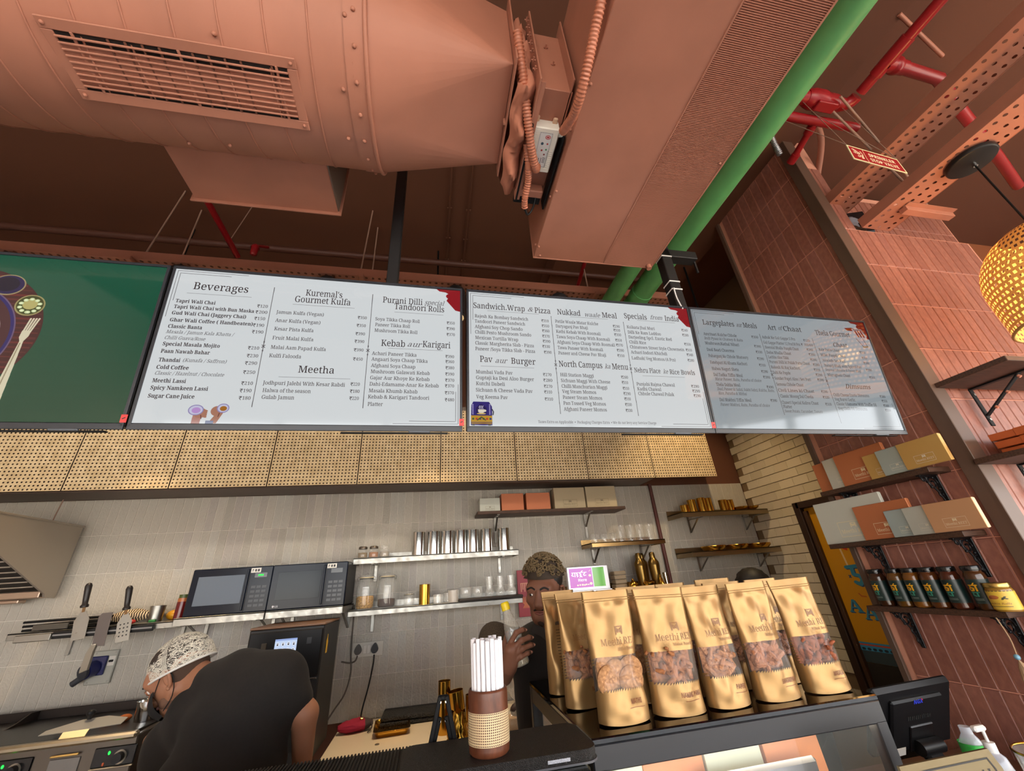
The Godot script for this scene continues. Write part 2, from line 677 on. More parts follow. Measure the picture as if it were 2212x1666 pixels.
	for r in 32:
		var y := 0.9 + 0.0343 + r * 0.0727
		for k in 11:
			var z := -3.4 + 0.073 + k * 0.146 - (0.073 if r % 2 else 0.0)
			if y < 2.09 and z > -2.892:
				if z < -2.82: halves.append(Transform3D(face, Vector3(2.988, y, z - 0.0365)))
				continue
			if z > -1.95: continue
			if z < -3.38: continue
			list.append(Transform3D(face, Vector3(2.988, y, z)))
	tile_field(sub, list, brick, st)
	tile_field(sub, halves, half, st)

func build_pillar() -> void:
	# tiled pillar between the counter and the shop floor
	var dark := mat("deep terracotta joint", srgb(222, 160, 136), 0.9)
	var body := MB.new()
	body.box(Vector3(2.293, 2.08, -1.545), Vector3(0.17, 4.16, 0.65))
	body.box(Vector3(2.813, 1.67, -1.545), Vector3(0.87, 3.34, 0.65))
	body.box(Vector3(3.18, 3.72, -1.7), Vector3(1.604, 0.88, 0.34))
	var pil := struct("wall_pillar", body, dark)
	var tones := []
	var cols := [srgb(170, 112, 95), srgb(163, 106, 90), srgb(175, 117, 100), srgb(167, 111, 97)]
	for k in 4:
		var m := mat("terracotta tile %d" % k, cols[k], 0.45, 0.0, 0.5)
		m.albedo_texture = noise_tex(60 + k, 0.025, Color(0.84, 0.82, 0.82), Color(1, 1, 1), 256, 5)
		m.heightmap_enabled = true
		m.heightmap_texture = m.albedo_texture
		m.heightmap_scale = 0.16
		m.uv1_triplanar = true
		m.uv1_world_triplanar = true
		m.uv1_scale = Vector3(5, 3, 5)
		tones.append(m)
	var shape := bevel_tile(0.0575, 0.2672, 0.0042, 0.003)
	var side := []
	var front := []
	for r in 16:
		var y := 3.577 + 0.135 + 0.54 - 0.2705 * r
		for k in 10:
			var z := -1.2885 - 0.0607 * (k - 0.5)
			if z < -1.865: continue
			if y < 4.12: side.append(Transform3D(Basis(Vector3.UP, -PI / 2), Vector3(2.208, y, z)))
		for k in 17:
			var x := 2.262 + 0.0304 + 0.0607 * k
			if x > 2.38 and y > 3.5: continue
			if y > 4.0 or x > 3.23: continue
			front.append(Transform3D(Basis(), Vector3(x, y - 0.238 + 0.005, -1.22)))
	tile_field(pil, side, shape, tones)
	var upper := []
	for r in 3:
		for k in 26: upper.append(Transform3D(Basis(), Vector3(2.42 + k * 0.0607, 3.437 + r * 0.2705, -1.53)))
	tile_field(pil, upper, shape, tones)
	var fw := struct("wall_pillar_front", MB.new().box(Vector3(2.73, 1.6735, -1.226), Vector3(1.04, 3.347, 0.012)), dark)
	tile_field(fw, front, shape, tones)
	# brown metal corner trim and the edge strip at the far side
	var tm := mat("brown metal trim", srgb(98, 76, 64), 0.45, 0.0)
	var g := MB.new()
	g.box(Vector3(2.194, 2.08, -1.226), Vector3(0.02, 4.16, 0.056), 0.002)
	g.box(Vector3(2.222, 2.08, -1.204), Vector3(0.076, 4.16, 0.02), 0.002)
	struct("trim_1", g, tm)
	struct("trim_2", MB.new().box(Vector3(2.208, 2.08, -1.878), Vector3(0.03, 4.16, 0.03), 0.002), tm)
	# shallow drop of the ceiling and the bulkhead over the shop floor
	struct("trim_3", MB.new().box(Vector3(1.65, 4.2, -0.4), Vector3(1.3, 0.2, 5.0), 0.004), ceiling_paint())
	var bk := MB.new()
	bk.box(Vector3(4.9, 3.9, -1.95), Vector3(2.3, 0.8, 0.1))
	struct("wall_bulkhead", bk, mat("warm brown paint", srgb(150, 88, 54), 0.7))

# ---------------------------------------------------------------- lamps
func spot(t: Node3D, at: Vector3, aim: Vector3, energy: float, col: Color, angle: float, size := 0.03) -> void:
	var l := SpotLight3D.new()
	l.name = "spot_light"
	l.light_color = col
	l.light_energy = energy
	l.spot_range = 12
	l.spot_attenuation = 2
	l.spot_angle = angle
	l.spot_angle_attenuation = 0.6
	l.light_size = size
	l.shadow_enabled = true
	t.add_child(l, true)
	l.position = at
	l.basis = Basis.looking_at(aim, Vector3(0.01, 0, 1))

func build_lamps() -> void:
	# unseen warm spot under the ceiling, placed to light the alcove
	var s := thing("track_spotlight", "unseen black spotlight hanging from the ceiling, placed to light the alcove", "spotlight", Vector3(2.2, 3.2, -2.35))
	part("body", MB.new().cyl(Vector3(0, 0.16, 0), Vector3(0, 0, 0), 0.042, 20), black_metal(), s)
	part("lens", MB.new().cyl(Vector3(0, -0.004, 0), Vector3(0, 0.002, 0), 0.034, 16), glow("spot lens", Color(1.0, 0.85, 0.62), 0.6), s)
	part("stem", MB.new().cyl(Vector3(0, 0.16, 0), Vector3(0, 1.1, 0), 0.008, 10), black_metal(), s)
	for k in 2:  # unseen lamps behind the screens, placed to light worktop and griddle
		var d := thing("track_spotlight", ["unseen black spotlight in front of the cane canopy, placed to light the cream worktop", "unseen black spotlight in front of the cane canopy, placed to light the griddle"][k], "spotlight", Vector3([0.0, -1.9][k], 3.15, -2.62))
		part("body", MB.new().cyl(Vector3(0, 0.16, 0), Vector3(0, 0, 0), 0.042, 20), black_metal(), d)
		part("lens", MB.new().cyl(Vector3(0, -0.004, 0), Vector3(0, 0.002, 0), 0.034, 16), glow("spot lens", Color(1.0, 0.85, 0.62), 0.6), d)
		part("stem", MB.new().cyl(Vector3(0, 0.16, 0), Vector3(0, 1.15, 0), 0.008, 10), black_metal(), d)
		spot(d, Vector3(0, -0.01, 0), Vector3(0.02, -1.0, -0.1), 2.2, Color(1.0, 0.86, 0.66), 32, 0.03)
	spot(s, Vector3(0, -0.01, 0), Vector3(0.12, -1.0, -0.75), 1.3, Color(1.0, 0.87, 0.66), 48, 0.02)

# ---------------------------------------------------------------- ducts, pipes and trays under the ceiling
func build_ceiling_services() -> void:
	var paint := terracotta()
	round_duct(paint)
	box_duct(paint)
	damper(paint)
	pipes()
	trays(paint)
	hangers(paint)
	sign_board()
	pendants()

func round_duct(paint: Material) -> void:
	var t := thing("spiral_duct", "large round terracotta-painted ventilation duct with a slatted air grille on its underside", "duct", Vector3(0, 3.138, -0.727))
	var r := 0.285
	var body := MB.new()
	body.cyl(Vector3(-3.9, 0, 0), Vector3(-0.195, 0, 0), r, 72)
	part("duct_body", body, paint, t)
	# raised seams every 10 cm
	var ring := MB.new()
	var path := []
	for k in 64:
		var a := TAU * k / 64
		path.append(Vector3(0.012 * sin(a) - 0.02 * cos(a), cos(a) * (r + 0.0005), sin(a) * (r + 0.0005)))
	ring.tube(path, 0.0026, 6, false, true)
	var rm := ring.mesh()
	var x := -0.255
	while x > -2.4:
		part("seam", rm, paint, t).position.x = x
		x -= 0.102
	# the joint to the transition: a band with rivets
	var band := MB.new()
	band.tube(arc(Vector3(-0.197, 0, 0), Vector3.UP, Vector3.BACK, r + 0.004, 0, TAU, 64).slice(0, 64), 0.006, 8, false, true)
	part("joint_band", band, paint, t)
	var sleeve := MB.new()
	sleeve.cyl(Vector3(-0.25, 0, 0), Vector3(-0.197, 0, 0), r + 0.003, 72, -1.0, false)
	part("sleeve", sleeve, paint, t)
	var rivet := MB.new().ball(Vector3.ZERO, Vector3(0.006, 0.006, 0.006), 8, 5).mesh()
	for k in 9:
		var a := deg_to_rad(-25 - k * 15)
		part("rivet", rivet, paint, t).position = Vector3(-0.225, sin(a) * (r + 0.004), cos(a) * (r + 0.004))
	for q in [[-0.245, -43], [-0.262, -74], [-0.27, -100], [-0.55, -60], [-0.63, -120], [-0.75, -124]]:
		var a := deg_to_rad(q[1])
		part("rivet", rivet, paint, t).position = Vector3(q[0], sin(a) * (r + 0.003), cos(a) * (r + 0.003))
	# round to square transition: four flat triangles and four cone corners
	var tr := MB.new()
	var ey := [0.182, -0.148]
	var ez := [0.152, -0.153]
	for q in 4:
		var a0 := PI / 2 * q
		var c1 := Vector3(0.2, ey[0] if q in [0, 1] else ey[1], ez[0] if q in [0, 3] else ez[1])
		var q2 := (q + 3) % 4
		var c0 := Vector3(0.2, ey[0] if q2 in [0, 1] else ey[1], ez[0] if q2 in [0, 3] else ez[1])
		var at := func(w: float) -> Vector3: return Vector3(-0.195, sin(w) * r, cos(w) * r)
		tr.tri(at.call(a0), c0, c1)
		var base := tr.v.size()
		for k in 13:
			var w := a0 + PI / 2 * k / 12
			var p: Vector3 = at.call(w)
			var nn := (c1 - p).cross(Vector3(0, cos(w), -sin(w))).normalized()
			if nn.dot(Vector3(0.2, sin(w), cos(w))) < 0: nn = -nn
			tr.vert(p, nn)
			tr.vert(c1, nn)
			if k > 0: tr.i.append_array([base + k * 2 - 2, base + k * 2, base + k * 2 - 1])
	part("transition", tr, paint, t)
	var fl := MB.new()
	fl.box(Vector3(0.204, 0.017, 0), Vector3(0.005, 0.39, 0.366), 0.001)
	fl.box(Vector3(0.2, 0.017 - 0.178, 0), Vector3(0.012, 0.03, 0.006))
	part("end_flange", fl, paint, t)
	# the air grille
	var gr := MB.new()
	var gy := -r - 0.003
	var x0 := -0.92
	var x1 := -0.371
	var za := 0.128
	var zb := -0.038
	# the grille plane leans: near edge a little higher
	var pa := Vector3(0, -0.262, za)
	var pb := Vector3(0, -0.2865, zb)
	var dz := (pb - pa)
	var up := Vector3(0, -absf(dz.z), -dz.y).normalized()
	if up.y > 0: up = -up
	var basis := Basis(Vector3.RIGHT, dz.normalized(), Vector3.RIGHT.cross(dz.normalized()))
	var nn := basis.z if basis.z.y < 0 else -basis.z
	var mid := (pa + pb) / 2 + nn * 0.004 + Vector3((x0 + x1) / 2, 0, 0)
	var hl := dz.length() / 2
	var hw := (x1 - x0) / 2
	var fw := 0.024
	for s in [-1.0, 1.0]:
		gr.box(mid + basis.y * s * (hl - fw / 2), Vector3(hw * 2, fw, 0.006), 0.0015, basis)
		gr.box(mid + basis.x * s * (hw - fw / 2), Vector3(fw, hl * 2 - fw * 2, 0.006), 0.0015, basis)
	var frame := part("grille_frame", gr, paint, t)
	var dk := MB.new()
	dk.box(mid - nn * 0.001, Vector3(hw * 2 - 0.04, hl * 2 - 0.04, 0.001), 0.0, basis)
	part("grille_opening", dk, mat("dark sheet for duct shade", srgb(26, 18, 15), 0.9), frame)  # dark sheet stands in for the shade inside the duct
	var vane := MB.new().box(Vector3.ZERO, Vector3(0.004, hl * 2 - 0.05, 0.006), 0.0, basis).mesh()
	var dim := mat("shaded vane paint", srgb(112, 70, 54), 0.7)  # darker copy of the duct paint, shade behind the slats in its colour
	for k in 13:
		if k in [1, 6, 11]: continue
		part("vane", vane, dim, frame).position = mid + basis.x * (-hw + 0.06 + k * (hw * 2 - 0.12) / 12) + nn * 0.0005
	var post := MB.new().box(Vector3.ZERO, Vector3(0.006, hl * 2 - 0.045, 0.005), 0.001, basis).mesh()
	for f in [-0.78, 0.02, 0.82]:
		part("divider", post, paint, frame).position = mid + basis.x * hw * f + nn * 0.0015
	var slat := MB.new().box(Vector3.ZERO, Vector3(hw * 2 - 0.046, 0.0042, 0.006), 0.001, basis).mesh()
	for k in 9:
		part("slat", slat, paint, frame).position = mid + basis.y * (-hl + 0.034 + k * (hl * 2 - 0.068) / 8) + nn * 0.004
	var scr := MB.new().ball(Vector3.ZERO, Vector3(0.005, 0.005, 0.005), 8, 5).mesh()
	for a in [-1, 1]:
		for b in [-1, 1]:
			part("screw", scr, paint, frame).position = mid + basis.x * a * (hw - 0.012) + basis.y * b * (hl - 0.012) + nn * 0.003
	# square branch on the far side, open towards the kitchen
	var nb := MB.new()
	nb.box(Vector3(-0.632, 0.0, -0.3), Vector3(0.49, 0.33, 0.26), 0.002)
	var neck := part("branch_box", nb, paint, t)
	var nf := MB.new()
	nf.box(Vector3(-0.632, 0.0, -0.43), Vector3(0.515, 0.355, 0.006), 0.001)
	part("branch_flange", nf, paint, neck)
	var ends := MB.new()
	ends.box(Vector3(-0.3845, 0.0, -0.3), Vector3(0.004, 0.32, 0.25))
	part("bare_end_panel", ends, mat("dull bare metal", srgb(128, 112, 100), 0.5, 0.5), neck)

func box_duct(paint: Material) -> void:
	var t := thing("rectangular_duct", "rectangular terracotta-painted duct overhead with a finely ribbed strip along its underside", "duct", Vector3(0.675, 2.88, -1.2))
	var body := MB.new()
	# left 0.4, right 0.95, open far end closed by a plate; runs over the customer
	body.box(Vector3(-0.116, 0.23, 1.0), Vector3(0.318, 0.46, 2.0), 0.002)
	body.box(Vector3(0.158, 0.235, 1.0), Vector3(0.232, 0.45, 2.0), 0.002)
	part("duct_body", body, paint, t)
	var rib := MB.new()
	var rows := []
	var n := 420
	for k in n * 4 + 1:
		var z := 1.95 - k * 1.95 / (n * 4)
		var y: float = [0.0, 0.0, 0.0036, 0.0036][k % 4] - 0.001
		rows.append([Vector3(0.0445, y, z), Vector3(0.275, y, z)])
	for k in rows.size() - 1:
		rib.quad(rows[k + 1][0], rows[k + 1][1], rows[k][1], rows[k][0])
	part("ribbed_lining", rib, paint, t)
	var edge := MB.new()
	edge.box(Vector3(0.04, -0.001, 1.0), Vector3(0.005, 0.003, 1.95))
	edge.box(Vector3(0.275, 0.0, 1.0), Vector3(0.006, 0.004, 1.95))
	part("edge_bead", edge, paint, t)
	var cap := MB.new()
	cap.box(Vector3(0, 0.23, -0.002), Vector3(0.554, 0.464, 0.006), 0.001)
	part("end_plate", cap, paint, t)
	var s := MB.new().ball(Vector3.ZERO, Vector3(0.005, 0.005, 0.005), 8, 5).mesh()
	for q in [[-0.277, 0.02, 0.05], [-0.277, 0.02, 0.28], [-0.277, 0.02, 0.52], [-0.268, -0.001, 0.06], [-0.268, -0.001, 0.32], [-0.268, -0.001, 0.66], [-0.25, 0.0, 0.012], [0.255, 0.0, 0.02], [0.262, 0.0, 0.5]]:
		part("screw", s, paint, t).position = Vector3(q[0], q[1], q[2])
	var st := MB.new().cyl(Vector3(0.255, -0.02, 0.012), Vector3(0.255, 0.02, 0.012), 0.011, 12)
	part("drain_stub", st, paint, t)

func hose(called: String, pts: Array, r: float, m: Material, label: String, cat := "conduit") -> MeshInstance3D:
	# corrugated: the radius swings along the path
	var p := smooth_path(pts, 14)
	var fine := []
	var rad := []
	var run := 0.0
	for k in p.size() - 1:
		var d: float = p[k].distance_to(p[k + 1])
		var m2 := maxi(1, int(d / 0.0022))
		for j in m2:
			fine.append(p[k].lerp(p[k + 1], float(j) / m2))
			rad.append(r * (1.0 + 0.14 * sin((run + d * j / m2) * TAU / 0.0088)))
		run += d
	var g := MB.new()
	g.tube(fine, rad, 10)
	return solo(called, g, m, label, cat)

func damper(paint: Material) -> void:
	# the short box between the round duct and the big one, with its canvas joint
	var t := thing("damper_box", "square terracotta damper box bridging the round duct and the rectangular duct", "duct", Vector3(0.335, 2.97, -0.77))
	var b := MB.new()
	b.box(Vector3(-0.002, 0.165, 0), Vector3(0.118, 0.33, 0.32), 0.002)
	part("casing", b, paint, t)
	var f := MB.new()
	f.box(Vector3(-0.06, 0.155, 0.005), Vector3(0.005, 0.41, 0.4), 0.001)
	f.box(Vector3(-0.052, -0.045, 0), Vector3(0.018, 0.004, 0.39))
	part("flange", f, paint, t)
	var f2 := MB.new()
	f2.box(Vector3(0.05, 0.18, 0.01), Vector3(0.005, 0.36, 0.37), 0.001)
	part("flange", f2, paint, t)
	var bolt := MB.new().cyl(Vector3.ZERO, Vector3(0, 0, 0.012), 0.003, 6).cyl(Vector3(-0.007, 0, 0.004), Vector3(0.007, 0, 0.004), 0.0022, 6).mesh()
	for q in [[-0.005, 0.24], [0.008, 0.14]]:
		part("bolt", bolt, paint, t).position = Vector3(q[0], q[1], 0.16)
	for k in 7:
		part("bolt", bolt, paint, t).position = Vector3(-0.07, 0.02 + k * 0.05, 0.19)
	var ch := MB.new()
	ch.box(Vector3(-0.012, -0.022, -0.17), Vector3(0.105, 0.04, 0.03), 0.003)
	part("channel", ch, paint, t)
	var blk := MB.new()
	blk.box(Vector3(-0.012, -0.028, -0.2), Vector3(0.1, 0.02, 0.03), 0.002)
	blk.box(Vector3(0.054, -0.03, -0.08), Vector3(0.006, 0.05, 0.28), 0.001)
	blk.box(Vector3(-0.056, -0.03, -0.06), Vector3(0.006, 0.05, 0.28), 0.001)
	part("black_angle", blk, black_metal(), t, "black steel angle")
	# canvas: a crumpled sleeve
	var g := MB.new()
	var rows := []
	for r in 7:
		var a := []
		var fx := float(r) / 6
		for k in 64:
			var u := TAU * k / 64
			var s := maxf(absf(cos(u)), absf(sin(u)))
			var sag := 0.018 * sin(fx * PI) * (1 + 0.8 * sin(k * 1.7 + r * 0.9)) + 0.006 * sin(k * 3.1 + r * 2.0) * sin(fx * PI)
			var yy := sin(u) / s * (0.172 + sag)
			if sin(u) < -0.6: yy -= 0.022 * sin(fx * PI) * (1.0 + sin(k * 0.9))
			a.append(Vector3(lerpf(-0.122, -0.064, fx) + 0.006 * sin(k * 0.8), yy + 0.16, cos(u) / s * (0.16 + sag)))
		rows.append(a)
	g.grid(rows, true, false, true)
	var cm := mat("painted canvas", srgb(176, 112, 88), 0.85)
	part("canvas_sleeve", g, cm, t, "crumpled painted canvas")
	var hm := mat("ribbed hose plastic", srgb(176, 108, 82), 0.35)
	hose("flexible_conduit", [Vector3(0.372, 3.3, -0.2), Vector3(0.378, 2.96, -0.33), Vector3(0.372, 2.87, -0.43), Vector3(0.368, 2.82, -0.52), Vector3(0.37, 2.83, -0.6), Vector3(0.372, 2.895, -0.685)], 0.0125, hm, "long ribbed terracotta conduit running down beside the rectangular duct")
	hose("flexible_conduit", [Vector3(0.205, 3.05, -0.52), Vector3(0.226, 2.99, -0.58), Vector3(0.245, 2.95, -0.63), Vector3(0.264, 2.92, -0.69), Vector3(0.29, 2.9, -0.76), Vector3(0.318, 2.9, -0.82), Vector3(0.328, 2.93, -0.83)], 0.013, hm, "ribbed terracotta conduit hanging in front of the canvas sleeve and the white box")
	hose("flexible_conduit", [Vector3(0.275, 2.93, -0.76), Vector3(0.29, 2.905, -0.81), Vector3(0.303, 2.9, -0.87), Vector3(0.303, 2.885, -0.93), Vector3(0.31, 2.88, -0.965)], 0.011, hm, "short ribbed terracotta conduit dangling below the white control box")
	var w := MB.new()
	w.tube(smooth_path([Vector3(0.31, 2.878, -0.965), Vector3(0.325, 2.872, -0.985), Vector3(0.345, 2.9, -0.975), Vector3(0.355, 2.94, -0.95)], 5), 0.004, 6)
	solo("cable", w, black_plastic(), "black cable looping from the short conduit's end", "cable")
	# white control box
	var c := thing("control_box", "white control box with a printed label under the damper box", "control box", Vector3(0.328, 2.93, -0.775))
	var wm := mat("off-white plastic", srgb(222, 218, 208), 0.45)
	part("case", MB.new().box(Vector3(0, 0.02, 0), Vector3(0.09, 0.045, 0.15), 0.003), wm, c)
	var lid := MB.new()
	for k in 10:
		lid.box(Vector3(-0.028, -0.003, -0.06 + k * 0.007), Vector3(0.018, 0.001, 0.002))
		lid.box(Vector3(0.03, -0.003, -0.06 + k * 0.007), Vector3(0.018, 0.001, 0.002))
		lid.box(Vector3(-0.028, -0.003, 0.03 + k * 0.004), Vector3(0.018, 0.001, 0.002))
	part("vent_ribs", lid, wm, c)
	var tabs := MB.new()
	for x in [-0.03, 0.03]:
		tabs.box(Vector3(x, 0.03, 0.082), Vector3(0.016, 0.008, 0.02), 0.003)
	part("mounting_tab", tabs, mat("paint-smeared plastic", srgb(206, 170, 142), 0.5), c)
	var im := blank(128, 320, srgb(206, 206, 206))
	var dark := srgb(60, 60, 64)
	for k in 4: im.fill_rect(Rect2i(4 + (k % 2) * 118, 4, 2, 312), dark)
	im.fill_rect(Rect2i(4, 4, 120, 2), dark)
	im.fill_rect(Rect2i(4, 314, 120, 2), dark)
	oval(im, Vector2(86, 40), 26, 18, srgb(178, 40, 44))
	oval(im, Vector2(86, 40), 20, 12, srgb(206, 206, 206))
	oval(im, Vector2(86, 40), 15, 7, srgb(178, 40, 44))
	oval(im, Vector2(44, 100), 13, 13, srgb(50, 80, 100))
	oval(im, Vector2(96, 98), 8, 8, srgb(170, 40, 40))
	oval(im, Vector2(96, 150), 8, 8, srgb(40, 120, 70))
	oval(im, Vector2(54, 160), 9, 9, srgb(150, 40, 40))
	oval(im, Vector2(88, 196), 8, 8, srgb(120, 30, 30))
	for q in [[84, 224, 34], [64, 232, 52], [40, 236, 40], [98, 226, 30]]:
		for j in 4: im.fill_rect(Rect2i(q[0], q[1] + j * 14, 9, 9), dark)
	var lb := MB.new()
	lb.quad(Vector3(-0.017, -0.0035, 0.062), Vector3(-0.017, -0.0035, -0.055), Vector3(0.026, -0.0035, -0.055), Vector3(0.026, -0.0035, 0.062), Vector2(0, 0), Vector2(1, 1))
	# printed side faces down; v runs from near to far
	lb.t = PackedVector2Array([Vector2(0, 0), Vector2(0, 1), Vector2(1, 1), Vector2(1, 0)])
	part("label_plate", lb, printed("control box label", im), c)
	part("gland", MB.new().cyl(Vector3(0.045, 0.02, 0.045), Vector3(0.062, 0.0, 0.06), 0.006, 8), wm, c)

func pipe(g: MB, pts: Array, r: float, seg := 14) -> void:
	g.tube(pts, r, seg)

func pipes() -> void:
	var green := mat("green pipe paint", srgb(98, 172, 104), 0.42)
	mottle(green, 12, 0.01, 0.86, 1.0, 2.0)
	var gp := thing("green_pipe", "thick green pipe running overhead along the ribbed duct towards the kitchen", "pipe", Vector3(1.45, 3.45, 0))
	part("pipe_run", MB.new().cyl(Vector3(0, 0, 1.2), Vector3(0, 0, -2.6), 0.073, 32), green, gp)
	part("collar", MB.new().cyl(Vector3(0, 0, -1.99), Vector3(0, 0, -2.05), 0.078, 32), green, gp)
	var g2 := thing("green_pipe", "shorter green pipe seen under the far end of the rectangular duct", "pipe", Vector3(1.255, 3.45, 0))
	part("pipe_run", MB.new().cyl(Vector3(0, 0, -1.45), Vector3(0, 0, -2.6), 0.06, 28), green, g2)
	part("stub", MB.new().cyl(Vector3(0.1, -0.02, -1.72), Vector3(0.1, 0.05, -1.72), 0.03, 14), terracotta(), g2)
	var red := mat("red sprinkler paint", srgb(150, 22, 30), 0.32)
	var s := thing("sprinkler_pipe", "red sprinkler pipe with elbow and tee above the hanging sign", "pipe", Vector3(2.2, 3.85, -0.8))
	var g := MB.new()
	pipe(g, [Vector3(-0.02, 0, 1.6), Vector3(-0.02, 0, 0.02)], 0.026)
	pipe(g, arc(Vector3(-0.07, 0, 0.0), Vector3.RIGHT, Vector3.FORWARD, 0.05, 0, PI / 2, 6), 0.03)
	pipe(g, [Vector3(-0.07, 0, -0.05), Vector3(-0.9, 0, -0.05)], 0.034)
	part("main_run", g, red, s)
	g = MB.new()
	g.cyl(Vector3(-0.02, 0, 0.26), Vector3(-0.02, 0, 0.1), 0.032, 14)
	g.cyl(Vector3(-0.02, 0, 0.15), Vector3(0.1, 0, 0.15), 0.032, 14)
	g.ball(Vector3(0.045, 0.005, 0.15), Vector3(0.04, 0.045, 0.04))
	part("tee", g, red, s)
	g = MB.new()
	g.lathe(Vector3(-0.1, 0, -0.05), [[0.036, 0], [0.043, 0.02], [0.043, 0.08], [0.05, 0.1], [0.05, 0.16], [0.042, 0.19], [0.036, 0.2]], 16, Basis(Vector3.FORWARD, PI / -2.0 * -1.0) if false else Basis(Vector3(0, 1, 0), Vector3(-1, 0, 0), Vector3(0, 0, 1)))
	g.box(Vector3(-0.2, -0.055, -0.05), Vector3(0.12, 0.02, 0.05), 0.004)
	part("valve_coupling", g, red, s)
	g = MB.new()
	pipe(g, [Vector3(0.1, 0, 0.15), Vector3(0.34, 0, 0.14), Vector3(0.7, 0, 0.02), Vector3(1.25, 0, -0.15), Vector3(1.7, 0, -0.3)], 0.028)
	part("branch_run", g, red, s)
	var lw := thing("sprinkler_pipe", "lower red sprinkler pipe with a down-leg behind the green pipe", "pipe", Vector3(2.0, 3.8, -0.93))
	g = MB.new()
	pipe(g, [Vector3(-0.6, 0, 0.0), Vector3(0.29, 0, 0.01)], 0.024)
	part("run", g, red, lw)
	g = MB.new()
	pipe(g, [Vector3(0.02, 0, -0.01), Vector3(0.06, -0.01, -0.19)], 0.018)
	g.cyl(Vector3(0.022, 0, -0.02), Vector3(0.032, 0, -0.06), 0.024, 12)
	g.cyl(Vector3(0.058, -0.01, -0.17), Vector3(0.064, -0.012, -0.22), 0.024, 12)
	part("down_leg", g, red, lw)
	g = MB.new()
	pipe(g, [Vector3(0, 0, 1.3), Vector3(0, 0, -1.0)], 0.016, 10)
	var lo := solo("sprinkler_pipe", g, red, "thin red pipe squeezed between ribbed duct and green pipe", "pipe", Vector3(1.315, 3.62, 0))
	g = MB.new()
	g.cyl(Vector3(-0.035, 0, 0), Vector3(0.06, 0, 0), 0.026, 12)
	g.cyl(Vector3(-0.05, 0, 0), Vector3(-0.035, 0, 0), 0.03, 12)
	solo("pipe_fitting", g, red, "red pipe fitting beside the ribbed duct's edge", "pipe fitting", Vector3(1.35, 3.55, -1.02))
	g = MB.new()
	pipe(g, [Vector3(0, 0.04, 0.6), Vector3(0, 0, -0.45)], 0.02, 10)
	solo("sprinkler_pipe", g, red, "dark red pipe below the round duct's square branch", "pipe", Vector3(-1.44, 3.9, -2.0))
	g = MB.new()
	g.lathe(Vector3.ZERO, [[0.012, -0.05], [0.022, -0.04], [0.022, 0.0], [0.03, 0.02], [0.012, 0.05]], 10)
	g.tube([Vector3(0, 0.04, 0), Vector3(0, 0.19, -0.16)], 0.01, 8)
	solo("fire_sprinkler", g, red, "small red sprinkler over the cable tray", "sprinkler", Vector3(-1.3, 3.9, -2.37))
	g = MB.new()
	pipe(g, [Vector3(-0.03, 0, 0.22), Vector3(0.02, -0.02, -0.2)], 0.016, 10)
	solo("sprinkler_pipe", g, red, "short thin red pipe under the far end of the rectangular duct", "pipe", Vector3(1.18, 3.9, -2.37))
	# pipe along the ceiling and two thin conduits on it
	var dk := mat("dark maroon pipe", srgb(84, 48, 38), 0.5)
	g = MB.new()
	pipe(g, [Vector3(-3.9, 0, 0), Vector3(2.15, 0, 0)], 0.026, 12)
	var dp := solo("ceiling_pipe", g, dk, "long dark pipe crossing below the ceiling behind the screens", "pipe", Vector3(0, 4.1, -2.55))
	for k in 2:
		g = MB.new()
		pipe(g, [Vector3(0, 0, 0.9), Vector3(0, 0, -0.75)], 0.0075, 8)
		var o := thing("surface_conduit", ["left of the two thin conduits running along the ceiling", "right of the two thin conduits running along the ceiling"][k], "conduit", Vector3([0.078, 0.225][k], 4.285, -2.2))
		part("tube", g, ceiling_paint(), o)
		for z in [-0.5, -0.25, 0.05]:
			part("saddle", MB.new().box(Vector3(0, 0.004, z), Vector3(0.04, 0.014, 0.02), 0.003), ceiling_paint(), o)
	g = MB.new()
	g.tube(smooth_path([Vector3(2.05, 4.25, -1.0), Vector3(2.2, 4.2, -1.02), Vector3(2.36, 4.05, -1.1), Vector3(2.41, 3.88, -1.25)], 8), 0.018, 10)
	solo("curved_conduit", g, terracotta(), "curved terracotta conduit dropping behind the top of the tiled pillar", "conduit")
	var gm := mat("galvanised flexible tube", srgb(150, 152, 156), 0.35, 0.8)
	hose("flexible_conduit", [Vector3(1.66, 3.79, -0.93), Vector3(1.7, 3.7, -0.96), Vector3(1.76, 3.66, -1.0), Vector3(1.79, 3.6, -1.02)], 0.014, gm, "grey metal flexible conduit curling beside the green pipe")
	hose("flexible_conduit", [Vector3(1.3, 3.42, -1.2), Vector3(1.26, 3.43, -1.16), Vector3(1.2, 3.4, -1.12)], 0.011, gm, "short grey flexible conduit between ribbed duct and green pipe")
	g = MB.new()
	pipe(g, [Vector3(2.27, 4.1, -0.532), Vector3(2.72, 4.1, -0.641)], 0.01, 8)
	solo("ceiling_rod", g, terracotta(), "thin terracotta rod crossing behind the red sprinkler pipe", "rod")

